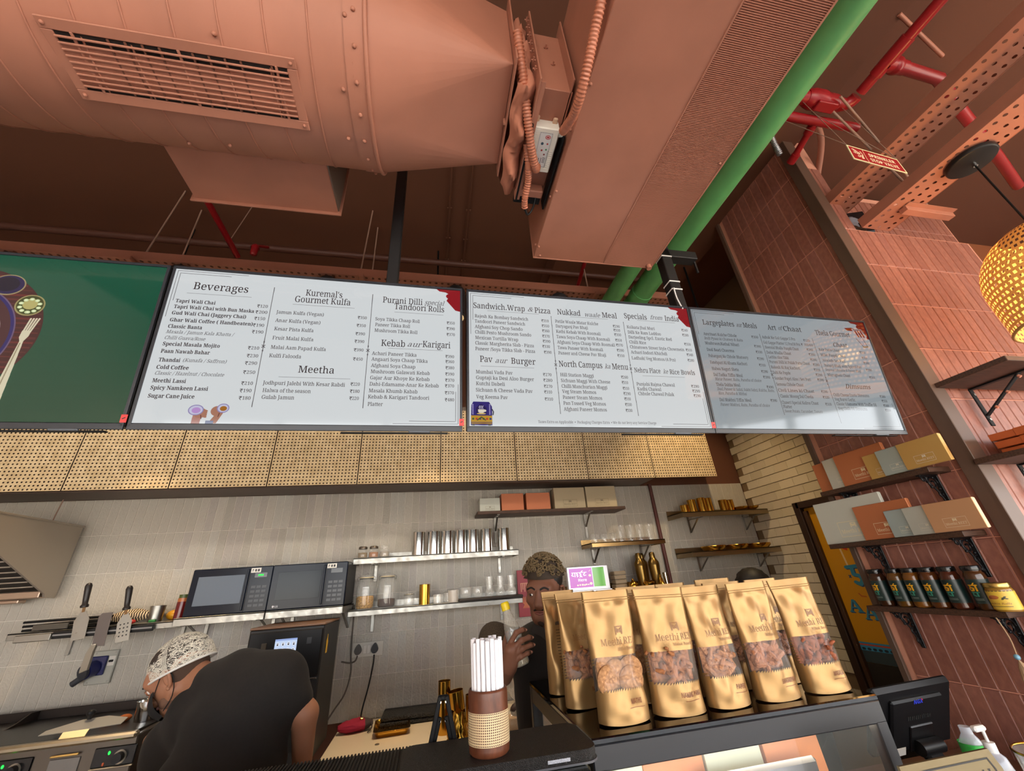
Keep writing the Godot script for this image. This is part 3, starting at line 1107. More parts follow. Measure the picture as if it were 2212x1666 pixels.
func perforated(w: float, l: float, nx: int, nz: int, hx: float, hz: float, skew := 0.0) -> MB:
	# a flat sheet in x z, seen from below, with oblong holes; 8-sided holes with short walls
	var g := MB.new()
	var cx := w / nx
	var cz := l / nz
	for a in nx:
		for b in nz:
			var o := Vector3(-w / 2 + (a + 0.5) * cx, 0, -l / 2 + (b + 0.5) * cz)
			var outer := []
			var inner := []
			for k in 8:
				var u := TAU * (k + 0.5) / 8
				var s := maxf(absf(cos(u)), absf(sin(u)))
				outer.append(o + Vector3(cos(u) / s * cx / 2, 0, sin(u) / s * cz / 2))
				inner.append(o + Vector3(cos(u) * hx, 0, sin(u) * hz))
			for k in 8:
				var k2 := (k + 1) % 8
				g.quad(inner[k], outer[k], outer[k2], inner[k2])
				g.quad(inner[k] + Vector3(0, 0.002, 0), inner[k], inner[k2], inner[k2] + Vector3(0, 0.002, 0))
			# corners of the cell
			for sx in [-1, 1]:
				for sz in [-1, 1]:
					var c := o + Vector3(sx * cx / 2, 0, sz * cz / 2)
					var best := []
					for k in 8:
						if signf(outer[k].x - o.x) == sx and signf(outer[k].z - o.z) == sz: best.append(outer[k])
					if best.size() == 2: g.tri(best[0], c, best[1])
	return g

func tray(t: Node3D, w: float, l: float, rows: int, paint: Material, cols := 3) -> void:
	# base at y 0 in x z, long side along z, flanges up
	var sheet := perforated(w, l, cols, rows, minf(w / cols * 0.3, 0.011), l / rows * 0.24)
	part("perforated_base", sheet, paint, t)
	for s in [-1.0, 1.0]:
		part("flange", MB.new().box(Vector3(s * (w / 2 + 0.001), 0.03, 0), Vector3(0.003, 0.064, l), 0.001), paint, t)
		part("lip", MB.new().box(Vector3(s * (w / 2 - 0.006), 0.061, 0), Vector3(0.014, 0.003, l)), paint, t)

func trays(paint: Material) -> void:
	var t := thing("cable_tray", "perforated terracotta cable tray passing behind the sprinkler stop valve sign", "cable tray", Vector3(2.385, 3.55, -0.5))
	tray(t, 0.18, 2.2, 62, paint)
	t = thing("cable_tray", "perforated terracotta cable tray carrying the black lamp rose, ending at the tiled pillar", "cable tray", Vector3(2.505, 3.345, -0.2))
	tray(t, 0.2, 2.0, 56, paint)
	var br := MB.new()
	br.box(Vector3(0, 0, 0), Vector3(0.34, 0.03, 0.035), 0.001)
	br.box(Vector3(0, 0.014, 0.02), Vector3(0.34, 0.003, 0.04))
	solo("support_bar", br, paint, "terracotta support bar under the end of the lamp's cable tray", "bracket", Vector3(2.66, 3.325, -1.05))
	t = thing("cable_tray", "long perforated terracotta cable tray crossing behind the menu screens", "cable tray", Vector3(-0.85, 3.585, -2.34))
	t.rotation.y = PI / 2
	tray(t, 0.28, 5.6, 130, paint, 7)
	for x in [-1.86, 1.2, -0.51]:
		var b := MB.new()
		b.box(Vector3(0, 0.0, 0), Vector3(0.03, 0.03, 0.34), 0.002)
		solo("tray_hanger", b, paint, {-1.86: "tray hanger bar under the left wires of the long cable tray", 1.2: "tray hanger bar under the long cable tray near its right end", -0.51: "tray hanger bar beside the first black screen post"}[x], "bracket", Vector3(x, 3.569, -2.34))

func rod(called: String, a: Vector3, b: Vector3, r: float, m: Material, label: String, cat := "rod", group := "") -> void:
	solo(called, MB.new().cyl(a, b, r, 8), m, label, cat, Vector3.ZERO, 0.0, group)

func hangers(paint: Material) -> void:
	var wire := mat("dull steel wire", srgb(150, 120, 105), 0.5)
	rod("hanger_rod", Vector3(-1.79, 4.3, -2.26), Vector3(-1.86, 3.6, -2.26), 0.005, wire, "left of the paired rods holding the long cable tray below the duct branch")
	rod("hanger_rod", Vector3(-1.76, 4.3, -2.42), Vector3(-1.76, 3.6, -2.42), 0.005, wire, "right of the paired rods holding the long cable tray below the duct branch")
	rod("hanger_wire", Vector3(-1.38, 4.3, -2.33), Vector3(-1.45, 3.93, -2.33), 0.003, wire, "thin wire slanting down to the dark red pipe", "wire")
	rod("hanger_rod", Vector3(-0.51, 4.3, -2.26), Vector3(-0.54, 3.6, -2.26), 0.005, wire, "left of the two rods just left of the first black post")
	rod("hanger_rod", Vector3(-0.49, 4.3, -2.42), Vector3(-0.49, 3.6, -2.42), 0.005, wire, "right of the two rods just left of the first black post")
	rod("hanger_rod", Vector3(1.17, 4.3, -2.26), Vector3(1.17, 3.6, -2.26), 0.006, wire, "left of the two rods under the rectangular duct's far end")
	rod("hanger_rod", Vector3(1.25, 4.3, -2.42), Vector3(1.25, 3.6, -2.42), 0.006, wire, "right of the two rods under the rectangular duct's far end")
	rod("hanger_rod", Vector3(2.05, 3.81, -0.86), Vector3(2.69, 3.355, -1.04), 0.006, wire, "slanting rod in front of the sprinkler stop valve sign")
	rod("hanger_rod", Vector3(2.05, 3.81, -0.8), Vector3(2.79, 3.66, -1.07), 0.006, wire, "slanting rod behind the sprinkler stop valve sign")
	# black posts that carry the screens
	var bm := mat("scuffed black steel", srgb(26, 26, 28), 0.5)
	bm.albedo_texture = noise_tex(31, 0.02, Color(1, 1, 1), Color(2.2, 2.2, 2.2), 256, 5)
	bm.uv1_triplanar = true
	bm.uv1_scale = Vector3.ONE * 4
	var p1 := thing("screen_post", "scuffed black square post from the ceiling to the left menu screen", "post", Vector3(-0.172, 2.66, -1.235))
	part("tube", MB.new().box(Vector3(0, 0.82, 0), Vector3(0.042, 1.64, 0.042), 0.003), bm, p1)
	part("foot_plate", MB.new().box(Vector3(0, -0.01, 0), Vector3(0.09, 0.02, 0.06), 0.002), bm, p1)
	var p2 := thing("screen_post", "black square post with white ties and a cross arm behind the right menu screens", "post", Vector3(1.063, 2.66, -1.24))
	part("tube", MB.new().box(Vector3(0, 0.82, 0), Vector3(0.05, 1.64, 0.05), 0.003), bm, p2)
	var arm := MB.new()
	arm.box(Vector3(0.07, 0.345, 0), Vector3(0.2, 0.045, 0.05), 0.003)
	arm.box(Vector3(0.165, 0.3, 0), Vector3(0.008, 0.09, 0.008))
	part("cross_arm", arm, bm, p2)
	for y in [0.32, 0.165, 0.12]:
		part("cable_tie", MB.new().box(Vector3(0, y, 0), Vector3(0.053, 0.006, 0.053)), mat("white nylon", srgb(225, 225, 225), 0.5), p2)
	var w := MB.new()
	w.tube(smooth_path([Vector3(-0.02, 0.12, 0.03), Vector3(-0.022, 0.06, 0.032), Vector3(-0.012, 0.0, 0.034)], 5), 0.003, 6)
	part("white_cable", w, mat("white nylon"), p2)
	var c := MB.new()
	c.tube(smooth_path([Vector3(1.1, 2.78, -1.3), Vector3(1.25, 2.84, -1.42), Vector3(1.45, 2.86, -1.5), Vector3(1.6, 2.82, -1.6), Vector3(1.64, 2.74, -1.62)], 8), 0.009, 8)
	solo("cable", c, mat("grey cable", srgb(70, 72, 76), 0.5), "grey cable sagging to the right from the right screen post", "cable")
	# stubby black lamps peeping over the screens
	var lab := ["stubby black spotlight over the green screen", "stubby black spotlight over the seam of the green and beverages screens", "stubby black spotlight over the middle of the beverages screen", "stubby black spotlight over the right end of the beverages screen", "stubby black spotlight over the sandwich screen"]
	var lens := glow("spot lens", Color(1.0, 0.85, 0.62), 0.6)
	var k := 0
	for q in [[-2.49, 3.705], [-1.61, 3.705], [-0.732, 3.7], [0.132, 3.7], [0.91, 3.7]]:
		var s := thing("track_spotlight", lab[k], "spotlight", Vector3(q[0], 3.5845, -2.26))
		part("body", MB.new().lathe(Vector3(0, -0.26, 0), [[0.066, 0], [0.07, 0.01], [0.07, 0.2], [0.066, 0.23], [0.05, 0.252], [0.02, 0.26]], 24), mat("charcoal lamp body", srgb(48, 48, 52), 0.6), s)
		part("lens", MB.new().cyl(Vector3(0, -0.266, 0), Vector3(0, -0.258, 0), 0.055, 18), lens, s)
		spot(s, Vector3(0, -0.275, 0), Vector3(0, -1.0, -0.55), 0.5, Color(1.0, 0.94, 0.85), 66, 0.05)
		k += 1
	# behind the pillar's notch: a black floodlight and a grey ribbed driver
	var f := thing("floodlight", "glossy black floodlight tucked above the tiled pillar", "floodlight", Vector3(2.56, 3.52, -1.32))
	part("housing", MB.new().box(Vector3(0, 0, 0), Vector3(0.2, 0.19, 0.05), 0.012, Basis(Vector3.UP, -0.3)), mat("gloss black enamel", srgb(14, 16, 22), 0.12), f)
	part("reflector_ring", MB.new().lathe(Vector3(-0.01, -0.03, 0.026), [[0.062, 0.0], [0.07, 0.008], [0.055, 0.012], [0.03, 0.004]], 24, Basis(Vector3.RIGHT, PI / 2)), mat("grey lens", srgb(130, 136, 150), 0.2), f)
	var d := thing("lamp_driver", "grey ribbed metal driver box lying on the pillar's ledge", "driver box", Vector3(2.44, 3.37, -1.34))
	for j in 3:
		part("fin", MB.new().cyl(Vector3(-0.045 + j * 0.045, 0.02, -0.1), Vector3(-0.045 + j * 0.045, 0.02, 0.1), 0.024, 12), mat("dull grey metal", srgb(96, 92, 88), 0.35, 0.6), d)

func sign_board() -> void:
	var im := blank(512, 160, srgb(232, 226, 176))
	im.fill_rect(Rect2i(9, 9, 494, 142), srgb(146, 14, 26))
	var ink := srgb(236, 232, 190)
	im.fill_rect(Rect2i(146, 12, 4, 136), ink)
	for q in [[40, 36], [62, 52], [44, 70], [74, 76], [96, 94], [70, 106], [104, 116], [52, 44], [86, 64]]:
		oval(im, Vector2(q[0] + 6, q[1]), 13, 9, ink)
		oval(im, Vector2(q[0] + 6, q[1]), 8, 4, srgb(146, 14, 26))
	stroke(im, [Vector2(112, 40), Vector2(124, 70), Vector2(112, 120)], 3.0, ink)
	write(im, "SPRINKLER", 322, 72, 50, ink, "Droid Sans Bold", 262, 0, true)
	write(im, "STOP VALVE", 322, 128, 50, ink, "Droid Sans Bold", 276, 0, true)
	var y := 3.3
	var a := Vector3(1.885, y - 0.03, -0.826)
	var b := Vector3(2.236, y - 0.03, -0.851)
	# hangs a little tilted; top edge leans away from the eye
	var t := thing("hanging_sign", "red hanging sign reading SPRINKLER STOP VALVE with pale border", "sign", Vector3(2.0, 3.3, -0.81))
	var c00 := Vector3(1.885, 3.3, -0.826)
	var c10 := Vector3(2.236, 3.3, -0.851)
	var s := 1.05
	var c11 := Vector3(0, 1.65, 0) + (Vector3(2.101, 3.3, -0.799) - Vector3(0, 1.65, 0)) * s
	var c01 := Vector3(0, 1.65, 0) + (Vector3(1.782, 3.3, -0.775) - Vector3(0, 1.65, 0)) * s
	var g := MB.new()
	var o := t.position
	g.quad(c00 - o, c10 - o, c11 - o, c01 - o)
	part("print", g, printed("sprinkler sign print", im, 0.4), t)
	var nn := (c10 - c00).cross(c01 - c00).normalized() * -0.003
	var bk := MB.new()
	var e := [c00 - o, c10 - o, c11 - o, c01 - o]
	bk.quad(e[3] + nn, e[2] + nn, e[1] + nn, e[0] + nn)
	for k in 4: bk.quad(e[k] + nn, e[(k + 1) % 4] + nn, e[(k + 1) % 4] + nn * 0.02, e[k] + nn * 0.02)
	part("backing", bk, mat("pale sign edge", srgb(214, 210, 170), 0.5), t)
	for q in [[c01, Vector3(1.86, 3.8, -0.85)], [c11, Vector3(2.12, 3.83, -0.85)], [c01, Vector3(1.72, 3.7, -0.9)], [c11, Vector3(1.98, 3.83, -0.9)]]:
		part("hanging_wire", MB.new().cyl(q[0] - o, q[1] - o, 0.0016, 6), mat("dull steel wire"), t)

func cane_shade(prof: Array, seg: int) -> MB:
	# open weave on a surface of revolution: every cell keeps a six-sided hole
	var g := MB.new()
	for r in prof.size() - 1:
		for k in seg:
			var off := 0.5 if r % 2 else 0.0
			var p := func(u: float, w: float) -> Vector3:
				var a := -TAU * (k + off + u) / seg
				var rad := lerpf(prof[r][0], prof[r + 1][0], w)
				return Vector3(cos(a) * rad, lerpf(prof[r][1], prof[r + 1][1], w), sin(a) * rad)
			var outer := [[0, 0], [1, 0], [1, 1], [0, 1]]
			var inner := [[0.24, 0.24], [0.76, 0.24], [0.76, 0.76], [0.24, 0.76]]
			for j in 4:
				var j2 := (j + 1) % 4
				g.quad(p.call(outer[j][0], outer[j][1]), p.call(outer[j2][0], outer[j2][1]), p.call(inner[j2][0], inner[j2][1]), p.call(inner[j][0], inner[j][1]))
	return g

func pendants() -> void:
	var cane := mat("golden cane weave", srgb(206, 166, 96), 0.5)
	cane.backlight_enabled = true
	cane.backlight = Color(0.3, 0.2, 0.08)
	var bulb_m := glow("warm bulb", Color(1.0, 0.8, 0.5), 8.0)
	var prof := []
	for k in 17:
		var f := k / 16.0
		var y := lerpf(-0.22, 0.2, f)
		var r := 0.24
		if f > 0.45: r = 0.24 * sqrt(maxf(0.0, 1.0 - pow((f - 0.45) / 0.62, 2.0)))
		prof.append([maxf(r, 0.06), y])
	var shade := cane_shade(prof, 72).mesh()
	var labels := ["golden cane pendant lamp at the right edge, hung from a black ceiling rose", "cane pendant lamp over the shop floor behind the customer, right", "cane pendant lamp over the shop floor behind the customer, left"]
	var k := 0
	for at in [Vector3(2.53, 2.66, -0.765), Vector3(3.5, 2.95, 0.32), Vector3(3.0, 3.0, 1.0)]:
		var t := thing("pendant_lamp", labels[k], "pendant lamp", at)
		part("shade", shade, cane, t)
		var rim := MB.new()
		rim.tube(arc(Vector3(0, -0.22, 0), Vector3.RIGHT, Vector3.BACK, 0.24, 0, TAU, 48).slice(0, 48), 0.006, 6, false, true)
		part("rim", rim, cane, t)
		part("bulb", MB.new().ball(Vector3(0, 0.0, 0), Vector3(0.05, 0.06, 0.05)), bulb_m, t)
		var top := 3.34 if k == 0 else 4.3
		part("cord", MB.new().cyl(Vector3(0, 0.06, 0), Vector3(0, top - at.y - 0.012, 0), 0.004, 8), black_plastic(), t)
		var rose := MB.new()
		rose.lathe(Vector3(0, top - at.y - 0.03, 0), [[0.0, 0], [0.085, 0.004], [0.092, 0.012], [0.092, 0.028]], 32)
		part("ceiling_rose", rose, black_plastic(), t)
		part("cord_grip", MB.new().cyl(Vector3(0, top - at.y - 0.05, 0), Vector3(0, top - at.y - 0.028, 0), 0.009, 10), mat("chrome", srgb(210, 210, 210), 0.15, 1.0), t)
		var l := OmniLight3D.new()
		l.name = "pendant_light"
		l.light_color = Color(1.0, 0.78, 0.5)
		l.light_energy = 0.35
		l.omni_range = 12
		l.omni_attenuation = 2
		l.light_size = 0.05
		l.shadow_enabled = true
		t.add_child(l, true)
		k += 1

# the printed lines of the three menu screens: style | words | left | right | middle, in pixels of a 2048 x 1152 screen
const MENU_2 := """B|Beverages|133|490|136
-||105|521|194
b|Tapri Wali Chai|51|299|264
b|₹120|570|640|264
b|Tapri Wali Chai with Bun Maska|50|560|311
b|₹200|567|645|314
b|Gud Wali Chai (Jaggery Chai)|47|511|361
b|₹150|568|638|367
b|Ghar Wali Coffee ( Handbeaten)|47|560|416
b|₹190|567|640|421
b|Classic Banta|47|254|466
b|₹190|570|643|475
i|Masala / Jamun Kala Khatta /|44|458|508
i|Chilli Guava/Rose|45|292|553
b|Special Masala Mojito|46|392|600
b|₹210|565|637|602
b|Paan Nawab Bahar|47|341|654
b|₹230|568|639|662
b|Thandai|49|176|718
i|(Kunafa / Saffron)|187|450|715
b|₹290|566|641|718
b|Cold Coffee|47|235|771
b|₹250|566|640|786
i|Classic / Hazelnut / Chocolate|47|451|813
b|Meethi Lassi|46|240|866
b|₹210|568|639|867
b|Spicy Namkeen Lassi|47|375|916
b|₹190|568|640|920
b|Sugar Cane Juice|46|310|972
b|₹180|571|643|973
!||660|97|658|1034
H|Kuremal's|879|1146|125
H|Gourmet Kulfa|811|1213|186
-||803|1240|229
r|Jamun Kulfa (Vegan)|704|1032|304
r|₹350|1270|1335|308
r|Anar Kulfa (Vegan)|706|1009|373
r|₹350|1268|1334|376
r|Kesar Pista Kulfa|708|973|442
r|₹390|1266|1333|446
r|Fruit Malai Kulfa|707|978|515
r|₹390|1265|1334|510
r|Malai Aam Papad Kulfa|707|1077|589
r|₹390|1266|1333|580
r|Kulfi Falooda|707|917|655
r|₹450|1267|1334|654
H|Meetha|907|1148|753
-||790|1261|811
r|Jodhpuri Jalebi With Kesar Rabdi|700|1229|860
r|₹220|1267|1331|851
r|Halwa of the season|705|1015|915
r|₹180|1268|1333|905
r|Gulab Jamun|706|910|964
r|₹220|1269|1333|958
!||1363|94|1364|1028
H|Purani Dilli|1440|1752|138
s|special|1762|1915|136
H|Tandoori Rolls|1532|1922|191
-||1535|1915|238
r|Soya Tikka Chaap Roll|1397|1730|311
r|₹350|1943|2007|307
r|Paneer Tikka Roll|1399|1659|360
r|₹390|1942|2007|358
r|Mushroom Tikka Roll|1398|1720|409
r|₹370|1943|2008|410
H|Kebab|1453|1631|515
s|aur|1643|1747|516
H|Karigari|1759|1977|508
-||1508|1914|552
r|Achari Paneer Tikka|1394|1717|602
r|₹390|1937|2003|601
r|Angaari Soya Chaap Tikka|1395|1808|649
r|₹360|1938|2004|644
r|Afghani Soya Chaap|1395|1712|700
r|₹380|1939|2005|695
r|Mushroom Galawati Kebab|1396|1825|748
r|₹390|1938|2005|747
r|Gajar Aur Khoye Ke Kebab|1395|1822|797
r|₹370|1938|2006|797
r|Dahi-Edamame-Anar Ke Kebab|1395|1888|846
r|₹370|1937|2005|843
r|Masala Khumb Kabab|1394|1739|897
r|₹370|1937|2004|898
r|Kebab & Karigari Tandoori|1392|1819|944
r|₹480|1938|2007|953
r|Platter|1394|1499|999"""

const MENU_3 := """H|Sandwich.Wrap|36|481|130
s|&|497|545|132
H|Pizza|559|705|135
-||153|598|168
r|Rajesh Ka Bombay Sandwich|48|503|226
r|₹310|615|679|229
r|Tandoori Paneer Sandwich|48|470|274
r|₹350|615|679|278
r|Afghani Soy Chop Sando|48|445|324
r|₹360|615|680|325
r|Chilli Pesto Mushroom Sando|49|521|373
r|₹370|613|678|375
r|Mexican Tortilla Wrap|50|400|423
r|₹390|614|680|422
r|Classic Margherita Slab - Pizza|49|533|471
r|₹330|607|673|470
r|Paneer /Soya Tikka Slab - Pizza|49|544|521
r|₹390|617|684|522
H|Pav|83|186|611
s|aur|204|298|620
H|Burger|334|541|616
-||92|524|667
r|Mumbai Vada Pav|52|347|719
r|₹270|595|667|721
r|Guptaji ka Desi Aloo Burger|52|519|767
r|₹280|594|669|769
r|Kutchi Dabeli|52|279|816
r|₹270|595|666|821
r|Sichuan & Cheese Vada Pav|50|503|868
r|₹310|594|661|869
r|Veg Keema Pav|53|299|924
r|₹310|594|663|928
!||704|180|714|1046
H|Nukkad|761|977|135
s|waale|1009|1154|143
H|Meal|1176|1323|135
-||878|1230|171
r|Patile Waale Matar Kulche|737|1132|226
r|₹290|1269|1335|237
r|Daryaganj Pav Bhaji|738|1035|272
r|₹310|1269|1332|276
r|Kathi Kebab With Roomali|737|1147|323
r|₹350|1271|1335|320
r|Tawa Soya Chaap With Roomali|737|1220|373
r|₹350|1273|1335|373
r|Afghani Soya Chaap With Roomali|739|1264|423
r|₹370|1274|1337|420
r|Tawa Paneer With Roomali|739|1150|474
r|₹390|1274|1341|470
r|Paneer and Cheese Pav Bhaji|740|1165|523
r|₹350|1272|1338|520
H|North Campus|734|1125|623
s|ka|1139|1190|629
H|Menu|1205|1354|627
r|Hill Station Maggi|740|1029|717
r|₹260|1277|1340|718
r|Sichuan Maggi With Cheese|741|1175|767
r|₹310|1276|1334|766
r|Chilli Manchurian Maggi|742|1137|816
r|₹310|1277|1335|818
r|Veg Steam Momos|744|1034|861
r|₹290|1277|1341|864
r|Paneer Steam Momos|744|1081|910
r|₹310|1278|1337|910
r|Pan Tossed Veg Momos|745|1109|959
r|₹330|1277|1337|959
r|Afghani Paneer Momos|745|1109|1008
r|₹330|1275|1335|1009
!||1375|188|1382|1052
H|Specials|1391|1618|126
s|from|1648|1771|123
H|India|1797|1946|122
-||1514|1896|160
r|Kolkata Jhal Muri|1402|1680|236
r|₹240|1949|2012|231
r|Dilli Ke Ram Laddoo|1403|1733|287
r|₹280|1947|2012|281
r|Darjeeling Spcl. Exotic Red|1403|1828|335
r|₹350|1948|2014|373
r|Chilli Rice|1403|1568|384
r|Chinatown Street Style Chowmein|1402|1941|431
r|₹310|1951|2013|431
r|Achari Indori Khichdi|1404|1750|481
r|₹340|1950|2015|478
r|Ladhaki Veg Momos (4 Pcs)|1402|1829|536
r|₹280|1948|2013|532
h|Nehru Place|1407|1656|651
s|ke|1681|1728|654
h|Rice Bowls|1743|1994|654
-||1478|1883|697
r|Punjabi Rajma Chawal|1409|1774|775
r|₹290|1930|2005|779
r|Kadhi Chawal|1409|1634|819
r|₹290|1932|2006|822
r|Chhole Chawal Palak|1411|1749|861
r|₹290|1935|2005|865
f|Taxes Extra as Applicable  •  Packaging Charges Extra  • We do not levy any Service Charge|528|1540|1113"""

const MENU_4 := """H|Largeplates|101|450|133
s|aur|466|528|138
H|Meals|542|700|135
r|Amritsari Kulche Chhole|85|438|254
r|₹350|606|680|254
i|Imlli Pyaaz ki Chutney & Raita|80|495|298
r|Mushroom/Kathal Nihari|78|443|349
r|₹390|608|682|352
r|Daal Baati Choorma|81|374|414
r|₹330|609|680|411
r|Paharganj Ke Chhole Bhatoory|84|510|476
r|₹290|603|676|480
r|Fatehpuri Ki Khasta Kachori|86|479|541
r|₹310|605|676|545
r|Halwa Nagori Sheta|88|367|602
r|₹290|609|681|609
r|Dal Tadka Tiffin Meal|90|398|660
r|₹390|613|687|665
i|Matar Paneer, Raita, Paratha of choice|95|574|702
r|Thela Dabba Meal|95|343|754
r|₹490|622|695|761
i|Daal, Paneer ki Sabzi, Sukhi Sabzi, Kulcha, Raita,|94|688|795
i|Rice, Paratha & Mithai|96|387|835
r|Dal Makhni Tiffin Meal|93|421|895
r|₹390|623|693|890
i|Paneer Makhni, Raita, Paratha of choice|90|591|939
!||705|218|730|1021
H|Art|820|920|139
s|of|941|984|140
H|Chaat|1001|1220|141
r|Ashok Ke Gol Gappe 5 Pcs|726|1104|249
r|₹120|1204|1280|255
r|Gol Gappe Platter 12 Pcs/18 Pcs|722|1141|305
r|₹350/450|1160|1300|303
r|Heeralal Bhalla Paapdi Chaat|725|1115|356
r|₹280|1208|1282|355
r|Daba Bhalla Chaat|726|1004|409
r|₹260|1214|1288|406
r|Lachha Aloo Tikki|730|965|457
r|₹290|1213|1287|462
r|Purani Dilli ki Palak Patta Chaat|728|1184|506
r|₹280|1226|1300|514
r|Rakesh Ki Raj Kachori|730|1056|560
r|₹310|1216|1290|567
r|Dahi Ke Papde|731|932|614
r|₹290|1220|1294|619
r|Sonder Papri Aloo / Sev Puri|734|1145|672
r|₹290|1220|1293|670
r|Samosa Chhole Chaat|735|1035|730
r|Civil Lines ki Chaat|735|1138|789
r|₹290|1219|1292|789
r|Classic Moong Dal Cheela|741|1105|845
r|₹320|1217|1289|845
r|Chawri Special Kaliva Chaat|736|1141|906
r|₹310|1220|1291|912
r|Platter|740|836|946
i|Sweet Potato, Cucumber, Tomato|741|1156|988
!||1317|228|1331|1091
H|Thela Gourmet|1379|1815|161
S|Chaat|1545|1719|281
r|Kale Patta Chaat|1354|1607|345
r|₹310|1857|1927|351
r|Millet Paapdi Chaat|1354|1661|404
r|₹310|1858|1925|413
r|Avocado Sev Puri|1356|1630|461
r|₹390|1858|1927|469
r|Paranji Bhaji with Spiced Pav|1359|1803|516
r|₹390|1857|1929|543
i|Seasonal Edamame & Paneer Bhaji|1351|1776|561
r|Microgreen Chaat|1357|1631|614
r|₹310|1863|1931|623
S|Dimsums|1518|1820|725
r|Chilli Cheese Exotic Dimsums|1346|1771|817
r|₹380|1904|1972|820
r|Veg Burnt Garlic|1346|1588|862
r|₹350|1907|1973|866
r|Classic Edamame With Truffle Oil|1348|1828|907
r|₹360|1907|1974|912
r|Veg Chilli Oil Dimsums|1352|1691|951
r|₹350|1908|1974|957"""

# ---------------------------------------------------------------- menu screens
func menu_image(lines: String, tone: Color, body: int, head: int) -> Image:
	var im := blank(2048, 1152, tone)
	var ink := srgb(44, 34, 38)
	var soft := srgb(96, 92, 96)
	for row in lines.split("\n"):
		var f := row.split("|")
		if f[0] == "!":
			stroke(im, [Vector2(int(f[2]), int(f[3])), Vector2(int(f[4]), int(f[5]))], 1.6, soft)
			var my := lerpf(int(f[3]), int(f[5]), 0.52)
			var mx := lerpf(int(f[2]), int(f[4]), 0.52)
			for d in [-1, 1]:
				stroke(im, [Vector2(mx - 10, my - 10 * d), Vector2(mx + 10, my + 10 * d)], 2.0, soft)
				oval(im, Vector2(mx, my + d * 34), 4, 8, soft)
			continue
		if f[0] == "-":
			im.fill_rect(Rect2i(int(f[2]), int(f[4]), int(f[3]) - int(f[2]), 2), soft)
			continue
		var x0 := int(f[2])
		var w := int(f[3]) - x0
		var y := int(f[4])
		match f[0]:
			"B": write(im, f[1], x0, y + int(head * 0.33), int(head * 1.12), ink, "Droid Serif", w)
			"H": write(im, f[1], x0, y + int(head * 0.3), head, ink, "Droid Serif", w)
			"h": write(im, f[1], x0, y + int(head * 0.25), int(head * 0.82), ink, "Droid Serif", w)
			"s": write(im, f[1], x0, y + int(head * 0.22), int(head * 0.76), soft, "Droid Serif", w, 0.35)
			"S": write(im, f[1], x0, y + int(head * 0.3), int(head * 0.85), ink, "Droid Serif", w, 0.35)
			"i": write(im, f[1], x0, y + int(body * 0.3), int(body * 0.9), soft, "Droid Serif", w, 0.28)
			"f": write(im, f[1], x0, y + int(body * 0.25), int(body * 0.75), soft, "Droid Serif", w)
			_:
				var s := f[1]
				var bold := "Droid Serif Bold" if f[0] == "b" and s[0] != "₹" else "Droid Serif"
				var cl := srgb(58, 50, 54)
				if s[0] == "₹":
					rupee(im, x0, y, body * 0.62, cl)
					write(im, s.substr(1), x0 + w * 0.26, y + int(body * 0.3), int(body * 0.86), cl, bold, w * 0.74)
				else: write(im, s, x0, y + int(body * 0.33), body, cl, bold, w)
	# corner rules
	for k in 2:
		im.fill_rect(Rect2i(14 + k * 18, 12 + k * 20, 330 + (1 - k) * 130, 3), soft)
		im.fill_rect(Rect2i(14 + k * 18, 12 + k * 20, 3, 230 + (1 - k) * 150), soft)
		im.fill_rect(Rect2i(2034 - k * 18 - 330 - (1 - k) * 130, 1138 - k * 20, 330 + (1 - k) * 130, 3), soft)
		im.fill_rect(Rect2i(2034 - k * 18, 1138 - k * 20 - 230 - (1 - k) * 80, 3, 230 + (1 - k) * 80), soft)
	# red flourish in the upper right corner
	return im

func rupee(im: Image, x: float, y: float, h: float, c: Color) -> void:
	# the rupee sign: two bars, a bowl and a leg
	var t := y - h * 0.5
	var w := h * 0.62
	var r := maxf(1.2, h * 0.055)
	stroke(im, [Vector2(x, t), Vector2(x + w, t)], r, c)
	stroke(im, [Vector2(x, t + h * 0.26), Vector2(x + w, t + h * 0.26)], r, c)
	stroke(im, [Vector2(x + w * 0.35, t), Vector2(x + w * 0.66, t + h * 0.1), Vector2(x + w * 0.7, t + h * 0.26), Vector2(x + w * 0.6, t + h * 0.44), Vector2(x + w * 0.1, t + h * 0.54), Vector2(x + w * 0.72, t + h)], r, c)

func red_corner(im: Image) -> void:
	var red := srgb(150, 22, 34)
	var pts := [Vector2(1855, 0), Vector2(1880, 20), Vector2(1930, 26), Vector2(1962, 44), Vector2(1950, 78), Vector2(1938, 104), Vector2(1960, 130), Vector2(1985, 160), Vector2(2010, 190), Vector2(2048, 198), Vector2(2048, 0)]
	polygon(im, pts, red)
	oval(im, Vector2(1975, 60), 42, 26, red)

